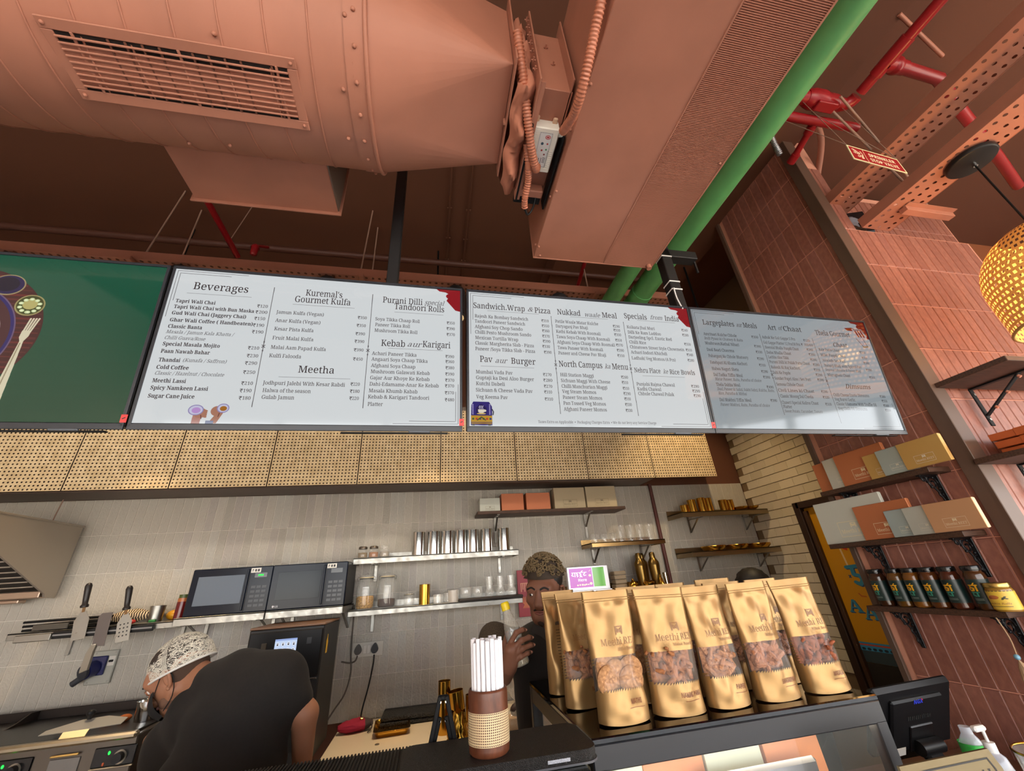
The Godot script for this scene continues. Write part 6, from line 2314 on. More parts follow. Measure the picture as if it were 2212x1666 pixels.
func sockets() -> void:
	var plate := mat("pale socket plate", srgb(196, 192, 182), 0.4)
	var s := thing("wall_socket", "pale double wall socket with two black plugs beside the coffee machine", "socket", Vector3(-0.412, 1.29, -3.394))
	part("plate", MB.new().box(Vector3(0, 0, 0.003), Vector3(0.205, 0.088, 0.012), 0.003), plate, s)
	for k in 2: part("switch", MB.new().box(Vector3(-0.018 + k * 0.026, 0.0, 0.01), Vector3(0.022, 0.05, 0.004), 0.001), mat("switch white", srgb(210, 206, 198), 0.35), s)
	plug_on(s, -0.062, mat("grey plug", srgb(74, 70, 66), 0.5))
	plug_on(s, 0.048, mat("black plug", srgb(32, 32, 34), 0.5))
	var gm := mat("grey flex", srgb(92, 84, 76), 0.5)
	solo("power_cable", MB.new().tube(smooth_path([Vector3(-0.474, 1.26, -3.37), Vector3(-0.485, 1.232, -3.37), Vector3(-0.52, 1.222, -3.375), Vector3(-0.575, 1.235, -3.37)], 8), 0.005, 8), gm, "grey flex from the left plug to the coffee machine", "cable")
	solo("power_cable", MB.new().tube(smooth_path([Vector3(-0.527, 1.57, -3.385), Vector3(-0.522, 1.3, -3.385), Vector3(-0.508, 1.17, -3.375), Vector3(-0.53, 1.06, -3.36), Vector3(-0.585, 0.98, -3.35), Vector3(-0.62, 0.93, -3.33)], 8), 0.005, 8), gm, "grey flex hanging down the wall beside the microwave shelf", "cable")
	solo("power_cable", MB.new().tube(smooth_path([Vector3(-0.364, 1.258, -3.365), Vector3(-0.366, 1.2, -3.365), Vector3(-0.385, 1.08, -3.365), Vector3(-0.41, 0.97, -3.35), Vector3(-0.415, 0.905, -3.33)], 8), 0.0048, 8), black_plastic(), "black flex from the right plug down to the worktop", "cable")
	var b := thing("power_outlet", "blue round power outlet on a grey plate under the cleaver", "socket", Vector3(-1.99, 1.335, -3.394))
	part("plate", MB.new().box(Vector3(0.0, 0.0, 0.004), Vector3(0.135, 0.175, 0.014), 0.004), mat("grey plate", srgb(166, 164, 154), 0.45), b)
	var blue := mat("blue outlet", srgb(24, 30, 84), 0.35)
	part("blue_base", MB.new().box(Vector3(-0.02, 0.01, 0.018), Vector3(0.09, 0.1, 0.016), 0.004), blue, b)
	part("blue_collar", MB.new().cyl(Vector3(-0.03, 0.0, 0.02), Vector3(-0.045, -0.01, 0.07), 0.042, 20), blue, b)
	part("flap", MB.new().cyl(Vector3(-0.045, -0.01, 0.07), Vector3(-0.05, -0.013, 0.082), 0.038, 20), mat("dark grey rubber", srgb(52, 54, 60), 0.6), b)
	part("gland", MB.new().tube([Vector3(-0.06, -0.04, 0.05), Vector3(-0.1, -0.07, 0.05)], 0.018, 12), mat("dark grey rubber"), b)
	part("switch_lever", MB.new().box(Vector3(0.045, 0.03, 0.016), Vector3(0.02, 0.012, 0.014), 0.002), black_plastic(), b)
	part("rating_card", MB.new().box(Vector3(0.045, 0.03, 0.0115), Vector3(0.035, 0.05, 0.001)), mat("switch white"), b)
	for q in [[0.055, 0.075], [-0.05, 0.075], [0.055, -0.075], [-0.05, -0.075]]: part("screw", MB.new().cyl(Vector3(q[0], q[1], 0.01), Vector3(q[0], q[1], 0.013), 0.005, 10), steel(), b)

func griddle() -> void:
	var st := mat("worn steel", srgb(160, 148, 128), 0.35, 0.9)
	var t := thing("griddle", "steel griddle counter with black splash guard and control knobs at the lower left", "griddle", Vector3(-2.1, 0.9, -2.72))
	part("cabinet", MB.new().box(Vector3(0, -0.3, -0.3), Vector3(1.5, 1.02, 0.6), 0.004), mat("grimy steel", srgb(96, 88, 80), 0.4, 0.8), t)
	part("front_rail", MB.new().box(Vector3(0, 0.213, 0.005), Vector3(1.5, 0.026, 0.04), 0.008), st, t)
	part("hotplate", MB.new().box(Vector3(0.02, 0.214, -0.3), Vector3(1.4, 0.012, 0.52), 0.003), mat("black iron", srgb(28, 24, 22), 0.35, 0.4), t)
	var dk := mat("dark splash guard", srgb(52, 44, 40), 0.4, 0.5)
	part("back_guard", MB.new().box(Vector3(0.05, 0.235, -0.585), Vector3(1.4, 0.05, 0.012), 0.002), dk, t)
	var side := PackedVector2Array([Vector2(-0.585, 0.2), Vector2(-0.585, 0.26), Vector2(-0.52, 0.262), Vector2(-0.45, 0.235), Vector2(-0.36, 0.215), Vector2(-0.36, 0.2)])
	part("side_guard", MB.new().prism(side, 0.01, Transform3D(Basis(Vector3(0, 0, 1), Vector3.UP, Vector3(-1, 0, 0)), Vector3(-0.07, 0, 0))), dk, t)
	for k in 2:
		var o := Vector3([0.675, 0.27][k], 0.14, 0.003)
		var panel := part("control_panel", MB.new().box(o, Vector3(0.17, 0.072, 0.006), 0.003), mat("gloss black panel", srgb(14, 14, 16), 0.2), t)
		part("knob", MB.new().cyl(o + Vector3(0.025, -0.005, 0), o + Vector3(0.025, -0.005, 0.03), 0.02, 18), black_plastic(), panel)
		part("knob_ring", MB.new().cyl(o + Vector3(0.025, -0.005, 0), o + Vector3(0.025, -0.005, 0.006), 0.027, 18), mat("knob ring", srgb(140, 130, 116), 0.3, 0.8), panel)
		part("green_light", MB.new().ball(o + Vector3(-0.022, 0.014, 0.004), Vector3(0.005, 0.007, 0.003), 10, 6), glow("green pilot", Color(0.1, 1.0, 0.25), 3.0), panel)
		part("amber_light", MB.new().ball(o + Vector3(-0.035, -0.025, 0.004), Vector3(0.005, 0.007, 0.003), 10, 6), mat("amber pilot", srgb(200, 90, 50), 0.3), panel)
		part("panel_lip", MB.new().box(o + Vector3(0, -0.04, 0.003), Vector3(0.172, 0.006, 0.01), 0.002), st, panel)
	part("drawer_handle", MB.new().box(Vector3(0.48, 0.168, 0.014), Vector3(0.11, 0.008, 0.014), 0.003), mat("brassy handle", srgb(224, 184, 110), 0.3, 0.8), t)
	part("drawer_face", MB.new().box(Vector3(0.48, 0.12, 0.002), Vector3(0.12, 0.07, 0.005), 0.002), mat("smeared steel", srgb(120, 116, 112), 0.5, 0.6), t)
	# lid lying across the front
	var l := thing("bent_steel_sheet", "bent pointed steel lid with a black knob lying on the griddle's front rail", "cover sheet", Vector3(-1.63, 1.14, -2.78), 0.12)
	var pl := MB.new()
	var xf := Transform3D(Basis(Vector3.RIGHT, -PI / 2 + 0.35), Vector3.ZERO)
	pl.prism(PackedVector2Array([Vector2(-0.16, 0.0), Vector2(-0.05, 0.0), Vector2(0.04, 0.0), Vector2(0.15, 0.005), Vector2(0.155, 0.05), Vector2(0.06, 0.085), Vector2(-0.04, 0.08), Vector2(-0.15, 0.03)]), 0.003, xf)
	part("sheet", pl, mat("bright worn steel", srgb(222, 220, 214), 0.3, 0.7), l)
	var bent := MB.new()
	bent.box(Vector3(-0.02, -0.012, 0.012), Vector3(0.1, 0.004, 0.04), 0.001, Basis(Vector3.RIGHT, 0.8))
	part("bent_lip", bent, mat("cream worn steel", srgb(216, 196, 150), 0.35, 0.5), l)
	part("knob", MB.new().lathe(Vector3(-0.01, 0.03, -0.06), [[0.008, 0], [0.008, 0.012], [0.018, 0.02], [0.018, 0.032], [0.008, 0.038]], 16), black_plastic(), l)
	for k in 2:
		solo("bun", MB.new().ball(Vector3(0, 0.014, 0), Vector3(0.03, 0.016, 0.026), 14, 8), mat("toasted bun", srgb(176, 96, 46), 0.8), ["left of the two toasted buns behind the steel lid", "right of the two toasted buns behind the steel lid"][k], "bun", Vector3(-1.64 + k * 0.075, 1.121, -2.98))
	cup("steel_pot", "steel pot at the back of the griddle beside the cook's chin", "pot", Vector3(-1.45, 1.121, -2.95), 0.05, 0.085, mat("mirror steel"), 1.15)

# ---------------------------------------------------------------- the alcove on the right of the kitchen wall
func build_alcove() -> void:
	var dim := mat("greyed bronze steel", srgb(150, 132, 104), 0.35, 0.9)
	steel_shelf("steel_shelf", "upper alcove shelf with brass tumblers and dishes", 2.1, 2.955, 2.082, -3.15, 0.24, 0.042, dim, [2.3, 2.88], true)
	steel_shelf("steel_shelf", "lower alcove shelf with flat brass plates", 2.1, 2.955, 1.768, -3.15, 0.24, 0.042, dim, [2.3, 2.9], true)
	var xs := [[2.215, 0.07, -3.27], [2.26, 0.105, -3.22], [2.345, 0.115, -3.2], [2.425, 0.115, -3.22], [2.6, 0.1, -3.25], [2.675, 0.1, -3.26]]
	var w := ["first brass tumbler from the left on the upper alcove shelf, shortest", "second brass tumbler from the left on the upper alcove shelf", "third brass tumbler from the left on the upper alcove shelf", "fourth brass tumbler from the left on the upper alcove shelf", "left brass tumbler of the pair beside the dishes in the alcove", "right brass tumbler of the pair beside the dishes in the alcove"]
	for k in 6: cup("brass_tumbler", w[k], "tumbler", Vector3(xs[k][0], 2.083, xs[k][2]), 0.036, xs[k][1], brass(), 1.0, "", 20)
	for k in 2:
		var t := thing("brass_bowl", ["left shallow brass bowl on the upper alcove shelf", "right shallow brass bowl on the upper alcove shelf"][k], "bowl", Vector3(2.735 + k * 0.105, 2.083, -3.2))
		part("bowl", MB.new().lathe(Vector3.ZERO, [[0.025, 0], [0.05, 0.012], [0.062, 0.028], [0.062, 0.028], [0.06, 0.028], [0.06, 0.028], [0.045, 0.014], [0.001, 0.005]], 24, Basis(), false), brass(), t)
	var pl := ["left brass plate on the lower alcove shelf", "middle brass plate on the lower alcove shelf", "right brass plate on the lower alcove shelf"]
	for k in 3:
		var t := thing("brass_plate", pl[k], "plate", Vector3(2.36 + k * 0.22, 1.769, -3.22))
		part("dish", MB.new().lathe(Vector3.ZERO, [[0.08, 0], [0.1, 0.02], [0.1, 0.035], [0.1, 0.035], [0.098, 0.035], [0.098, 0.035], [0.08, 0.006], [0.001, 0.006]], 28, Basis(), false), brass(), t)
	# doorway with its painted yellow panel
	var fr := mat("dark door frame", srgb(48, 30, 22), 0.5)
	var f := MB.new()
	f.box(Vector3(2.975, 1.04, -2.85), Vector3(0.06, 2.07, 0.06), 0.004)
	f.box(Vector3(2.975, 2.05, -2.4), Vector3(0.06, 0.05, 0.9), 0.004)
	var d := struct("door_1", f, fr)
	part("inner_stop", MB.new().box(Vector3(2.975, 1.0, -2.8), Vector3(0.03, 2.0, 0.03), 0.002), mat("brown stop", srgb(66, 42, 26), 0.5), d)
	var im := blank(640, 1024, srgb(196, 140, 16))
	var blue := srgb(46, 130, 170)
	var navy := srgb(30, 60, 110)
	# scalloped border low down
	im.fill_rect(Rect2i(0, 944, 640, 80), srgb(54, 70, 80))
	im.fill_rect(Rect2i(0, 905, 640, 10), srgb(40, 140, 190))
	im.fill_rect(Rect2i(0, 915, 640, 10), srgb(190, 70, 60))
	im.fill_rect(Rect2i(0, 925, 640, 30), srgb(50, 140, 190))
	for k in 22: oval(im, Vector2(14 + k * 30, 944), 10, 8, srgb(26, 40, 60))
	# red flag and the curved lettering
	polygon(im, [Vector2(130, 190), Vector2(190, 250), Vector2(178, 330), Vector2(144, 310)], srgb(186, 40, 34))
	stroke(im, [Vector2(130, 190), Vector2(142, 420)], 5, srgb(214, 190, 150))
	for o in [Vector2(6, 6), Vector2(0, 0)]:
		var c: Color = navy if o.x > 0 else blue
		stroke(im, [Vector2(128, 436) + o, Vector2(215, 430) + o], 11, c)
		stroke(im, [Vector2(158, 436) + o, Vector2(156, 484) + o, Vector2(184, 492) + o, Vector2(196, 520) + o, Vector2(176, 548) + o, Vector2(152, 534) + o], 11, c)
		write(im, "A", 46 + o.x, 724 + o.y, 112, c, "Droid Serif Bold", 0, -0.0)
		write(im, "A", 122 + o.x, 764 + o.y, 116, c, "Droid Serif Bold", 0, 0.0)
	stroke(im, [Vector2(142, 606), Vector2(152, 622), Vector2(176, 624)], 4, srgb(170, 90, 30))
	stroke(im, [Vector2(126, 490), Vector2(136, 504)], 3, navy)
	stroke(im, [Vector2(136, 490), Vector2(126, 504)], 3, navy)
	var g := MB.new()
	# faces the kitchen (-x): seen from there, z runs to the right
	g.quad(Vector3(2.984, 0.99, -2.82), Vector3(2.984, 0.99, -2.0), Vector3(2.984, 2.02, -2.0), Vector3(2.984, 2.02, -2.82))
	part("painted_panel", g, printed("painted door panel", im, 0.4), d)
	part("lower_panel", MB.new().box(Vector3(2.986, 0.5, -2.4), Vector3(0.01, 0.97, 0.86)), mat("dark lower panel", srgb(40, 36, 34), 0.4), d)
	# crown of a head seen over the bags

# ---------------------------------------------------------------- shelves on the tiled pillar
func scroll_bracket(t: Node3D, at: Vector3, m: Material) -> void:
	# cast-iron bracket in the x y plane: wall leg down, top arm out towards -x
	var g := MB.new()
	g.box(at + Vector3(-0.003, -0.075, 0), Vector3(0.006, 0.15, 0.018), 0.0015)
	g.box(at + Vector3(-0.05, -0.003, 0), Vector3(0.1, 0.006, 0.018), 0.0015)
	var sp := func(c: Vector2, r0: float, r1: float, a0: float, a1: float) -> void:
		var p := []
		for k in 19:
			var f := k / 18.0
			var a := lerpf(a0, a1, f)
			var r := lerpf(r0, r1, f)
			p.append(at + Vector3(c.x + cos(a) * r, c.y + sin(a) * r, 0))
		g.tube(p, 0.0036, 6)
	sp.call(Vector2(-0.036, -0.036), 0.03, 0.008, 0.0, 8.5)
	sp.call(Vector2(-0.075, -0.018), 0.017, 0.004, -1.0, 6.5)
	sp.call(Vector2(-0.017, -0.085), 0.016, 0.004, 1.2, 8.0)
	sp.call(Vector2(-0.012, -0.122), 0.012, 0.003, 1.2, 8.0)
	g.tube([at + Vector3(-0.095, -0.006, 0), at + Vector3(-0.055, -0.03, 0), at + Vector3(-0.03, -0.07, 0), at + Vector3(-0.006, -0.145, 0)], 0.0034, 6)
	for q in [[-0.058, -0.012], [-0.022, -0.012], [-0.012, -0.06], [-0.05, -0.052]]: g.ball(at + Vector3(q[0], q[1], 0), Vector3(0.007, 0.006, 0.006), 8, 5)
	part("scroll_bracket", g, m, t)

func foil(key: String, c: Color, rough := 0.35, metal := 0.35) -> StandardMaterial3D:
	if mats.has(key): return mats[key]
	var m := mat(key, c, rough, metal)
	m.roughness_texture = noise_tex(51, 0.015, Color(0.82, 0.82, 0.82), Color(1, 1, 1))
	m.uv1_triplanar = true
	m.uv1_scale = Vector3.ONE * 4
	m.roughness = rough * 1.3
	return m

func build_pillar_shelves() -> void:
	var iron := mat("black cast iron", srgb(18, 18, 22), 0.4, 0.3)
	var lab := ["top wooden shelf on the tiled pillar, with six gift boxes", "middle wooden shelf on the tiled pillar, with five gift boxes", "bottom wooden shelf on the tiled pillar, with jars"]
	var ys := [1.972, 1.712, 1.431]
	for k in 3:
		var z0: float = [-1.83, -1.9, -1.83][k]
		var t := thing("wooden_shelf", lab[k], "shelf", Vector3(2.14, ys[k], (z0 - 1.3) / 2))
		var l: float = -1.3 - z0
		part("board", MB.new().box(Vector3(0.002, -0.011, 0), Vector3(0.122, 0.022, l), 0.002), dark_wood(), t)
		for z in [-1.735, -1.362]:
			scroll_bracket(t, Vector3(0.058, -0.022, z - t.position.z), iron)
	var copper := foil("copper foil card", srgb(200, 122, 80))
	var silver := foil("silver foil card", srgb(206, 208, 200), 0.3, 0.5)
	var white := foil("pearl card", srgb(212, 214, 204), 0.4, 0.2)
	var gold := foil("gold card", srgb(206, 166, 96), 0.35, 0.4)
	var pink := foil("rose gold card", srgb(216, 166, 124), 0.35, 0.35)
	var bl := foil("pale blue foil card", srgb(176, 190, 190), 0.28, 0.5)
	var light := sweet_logo(srgb(244, 232, 196))
	var dim := sweet_logo(srgb(176, 112, 70))
	var gr := sweet_logo(srgb(236, 232, 214))
	# size: [width along z, height, thickness]; at: z centre, x of the face
	var rows := [
		["thin copper gift box at the far left of the pillar's top shelf", copper, 0.16, 0.152, 0, -1.772, 2.135, dim, "faint logo print"],
		["silver gift box second on the pillar's top shelf", silver, 0.16, 0.157, 0, -1.692, 2.118, gr, "pale logo print"],
		["wide copper gift box in the middle of the pillar's top shelf", copper, 0.25, 0.158, 0, -1.567, 2.105, light, "cream logo print"],
		["small gold gift box on the pillar's top shelf", gold, 0.14, 0.113, 0, -1.47, 2.092, gr, "pale logo print"],
		["small shiny silver gift box on the pillar's top shelf", bl, 0.14, 0.115, 0, -1.396, 2.08, gr, "pale logo print"],
		["large gold gift box at the near end of the pillar's top shelf", gold, 0.168, 0.114, 0, -1.277, 2.068, gr, "pale logo print"],
		["large pearl white gift box at the left of the pillar's middle shelf", white, 0.365, 0.208, 1, -1.745, 2.118, light, "cream logo print"],
		["wide copper gift box on the pillar's middle shelf", copper, 0.255, 0.157, 1, -1.578, 2.105, light, "cream logo print"],
		["small pale blue gift box on the pillar's middle shelf", bl, 0.14, 0.115, 1, -1.489, 2.092, gr, "pale logo print"],
		["small silver gift box on the pillar's middle shelf", silver, 0.14, 0.114, 1, -1.4, 2.08, gr, "pale logo print"],
		["rose gold gift box at the near end of the pillar's middle shelf", pink, 0.178, 0.114, 1, -1.29, 2.068, light, "cream logo print"],
	]
	for r in rows:
		var o := carton("gift_box", r[0], Vector3(r[2], r[3], 0.02), r[1], Vector3(r[6], ys[r[4]] + 0.001, r[5]), -PI / 2, "", r[7], r[8])
	# jars
	var im := blank(512, 256, srgb(20, 44, 42))
	var y := srgb(232, 170, 30)
	for o in [Vector2(128, 0), Vector2(384, 0)]:
		stroke(im, [o + Vector2(-34, 62), o + Vector2(44, 62)], 7, y)
		stroke(im, [o + Vector2(-14, 62), o + Vector2(-14, 84), o + Vector2(-30, 100), o + Vector2(-16, 118), o + Vector2(8, 116), o + Vector2(12, 94), o + Vector2(-8, 88)], 8, y)
		stroke(im, [o + Vector2(34, 62), o + Vector2(34, 120)], 7, y)
		stroke(im, [o + Vector2(30, 40), o + Vector2(18, 54)], 5, y)
		stroke(im, [o + Vector2(-28, 138), o + Vector2(40, 138)], 5, srgb(60, 150, 130))
		stroke(im, [o + Vector2(-10, 138), o + Vector2(-16, 166), o + Vector2(8, 176)], 6, srgb(60, 150, 130))
		stroke(im, [o + Vector2(24, 138), o + Vector2(24, 178)], 6, srgb(60, 150, 130))
		for k in 2: im.fill_rect(Rect2i(int(o.x) - 52, 206 + k * 12, 104, 3), srgb(170, 180, 170))
	var lm := printed("green jar label", im, 0.35)
	lm.texture_repeat = true
	var fills := [srgb(60, 34, 20), srgb(96, 62, 24), srgb(120, 74, 24), srgb(92, 50, 22), srgb(76, 34, 20), srgb(70, 40, 18)]
	var w := ["first green-labelled jar from the left on the pillar's bottom shelf", "second green-labelled jar from the left on the pillar's bottom shelf", "third green-labelled jar from the left on the pillar's bottom shelf", "fourth green-labelled jar from the left on the pillar's bottom shelf", "fifth green-labelled jar from the left on the pillar's bottom shelf", "sixth green-labelled jar, next to the short yellow-labelled jar"]
	var k := 0
	for z in [-1.745, -1.66, -1.59, -1.52, -1.445, -1.36]:
		var t := thing("pickle_jar", w[k], "jar", Vector3(2.115, ys[2] + 0.001, z), -PI / 2 - 0.25, "green-labelled jars on the pillar")
		part("glass_body", MB.new().lathe(Vector3.ZERO, [[0.029, 0], [0.0325, 0.006], [0.0325, 0.118], [0.027, 0.132], [0.027, 0.136]], 26), mat("pickle %d" % k, fills[k], 0.06), t)
		var lg := MB.new()
		lg.lathe(Vector3(0, 0.022, 0), [[0.0329, 0], [0.0329, 0.084]], 32, Basis(Vector3.UP, PI), false)
		part("label", lg, lm, t)
		part("lid", MB.new().lathe(Vector3(0, 0.136, 0), [[0.029, 0], [0.0305, 0.002], [0.0305, 0.016], [0.028, 0.0185]], 26), mat("glossy black lid", srgb(18, 18, 20), 0.2), t)
		k += 1
	var ym := blank(256, 128, srgb(226, 190, 70))
	for o in [Vector2(70, 44), Vector2(198, 44)]:
		oval(ym, o, 16, 14, srgb(190, 110, 60))
		oval(ym, o + Vector2(-12, 4), 7, 9, srgb(170, 90, 50))
		stroke(ym, [o + Vector2(24, 14), o + Vector2(34, -4)], 3, srgb(60, 60, 34))
		stroke(ym, [o + Vector2(26, 4), o + Vector2(38, 10)], 3, srgb(60, 60, 34))
		write(ym, "Namkin Balls", o.x + 4, 92, 17, srgb(120, 60, 40), "Droid Serif", 78, 0.3, true)
		ym.fill_rect(Rect2i(int(o.x) - 38, 104, 82, 4), srgb(110, 90, 50))
	for q in 24: oval(ym, Vector2(q * 11, 2), 4, 3, srgb(80, 60, 30))
	var ylm := printed("yellow jar label", ym, 0.4)
	ylm.texture_repeat = true
	var sj := thing("short_jar", "short jar with a yellow label at the near end of the pillar's bottom shelf", "jar", Vector3(2.1, ys[2] + 0.001, -1.298), -PI / 2 - 0.3)
	part("glass_body", MB.new().lathe(Vector3.ZERO, [[0.035, 0], [0.038, 0.006], [0.038, 0.07], [0.034, 0.078]], 26), mat("honey filling", srgb(150, 110, 40), 0.1), sj)
	var yl := MB.new()
	yl.lathe(Vector3(0, 0.006, 0), [[0.0385, 0], [0.0385, 0.062]], 32, Basis(Vector3.UP, PI), false)
	part("label", yl, ylm, sj)
	part("lid", MB.new().lathe(Vector3(0, 0.078, 0), [[0.036, 0], [0.037, 0.003], [0.037, 0.014], [0.034, 0.016]], 26), mat("gold lid", srgb(190, 160, 90), 0.25, 0.9), sj)
	# shelves on the front of the pillar, right edge of the picture
	var bk := black_metal()
	for q in 2:
		var yy: float = [2.3, 1.95][q]
		var t := thing("wooden_shelf", ["upper wooden shelf on perforated black bracket at the right edge", "lower wooden shelf at the right edge with orange boxes on it"][q], "shelf", Vector3(2.65, yy, -1.07))
		part("board", MB.new().box(Vector3(0.0 if q == 0 else -0.04, 0.011, 0.0), Vector3(0.88, 0.022, 0.25), 0.002), dark_wood(), t)
		var g := MB.new()
		g.box(Vector3(-0.24, -0.09, -0.125), Vector3(0.024, 0.18, 0.006), 0.002)
		g.box(Vector3(-0.24, -0.004, -0.02), Vector3(0.024, 0.006, 0.2), 0.001)
		var d := Vector3(0, 0.13, 0.17)
		g.box(Vector3(-0.24, -0.068, -0.038), Vector3(0.022, 0.006, d.length()), 0.002, Basis(Vector3.RIGHT, -atan2(d.y, d.z)))
		var br := part("bracket", g, bk, t)
		for f in 3:
			part("bracket_hole", MB.new().cyl(Vector3(-0.24, -0.105 + f * 0.045, -0.082 + f * 0.059), Vector3(-0.24, -0.113 + f * 0.045, -0.076 + f * 0.059), 0.006, 10), mat("pale hole", srgb(196, 130, 104), 0.6), br)
		for f in [-0.03, -0.15]: part("screw", MB.new().cyl(Vector3(-0.24, f, -0.122), Vector3(-0.24, f, -0.119), 0.006, 10), steel(), br)
	var om := mat("orange card", srgb(196, 96, 44), 0.6)
	for q in 3: carton("gift_box", ["lowest of the three stacked orange boxes at the right edge", "middle of the three stacked orange boxes at the right edge", "topmost of the three stacked orange boxes at the right edge"][q], Vector3(0.3, 0.03, 0.2), om, Vector3(2.44 - q * 0.012, 1.973 + q * 0.031, -1.06), 0.0)

# ---------------------------------------------------------------- glass display case with the gold pouches
func pouch_point(u: float, f: float, w: float, h: float, d: float, seed_: float) -> Vector3:
	# u runs once round the pouch (0 front left, 0.5 front right, 1 back), f from the foot to the top seal
	var belly := lerpf(1.0, 0.8, f) if f < 0.3 else lerpf(0.93, 0.06, pow((f - 0.3) / 0.7, 0.8))
	var half := w * 0.5 * (0.93 + 0.07 * f + 0.02 * sin(f * 9.0 + seed_) - 0.05 * sin(PI * clampf(f, 0, 1)))
	var front := u <= 0.5
	var s := (u * 2.0 if front else (1.0 - u) * 2.0) * 2.0 - 1.0
	var x := s * half
	var bulge := sqrt(maxf(0.0, 1.0 - pow(absf(s), 2.6)))
	var z := d * 0.5 * belly * bulge
	# creases: diagonal dents that die out at the edges
	var cr := sin(s * 5.0 + f * 11.0 + seed_ * 1.7) * 0.5 + sin(s * 8.0 - f * 13.0 + seed_ * 2.3) * 0.3 + sin(f * 26.0 + s * 3.0 + seed_) * 0.12
	var body := smoothstep(0.02, 0.12, f) * (1.0 - smoothstep(0.86, 0.93, f))
	z += cr * 0.0044 * body * (0.35 + bulge)
	x += sin(f * 7.0 + seed_) * 0.0015
	if not front: z = -z
	# the foot curls forward in the middle
	var y := f * h + (0.004 * s * s if f < 0.05 else 0.0)
	if f > 0.9: z += 0.0015 * sin(s * 6.0 + seed_)
	return Vector3(x, y, z)

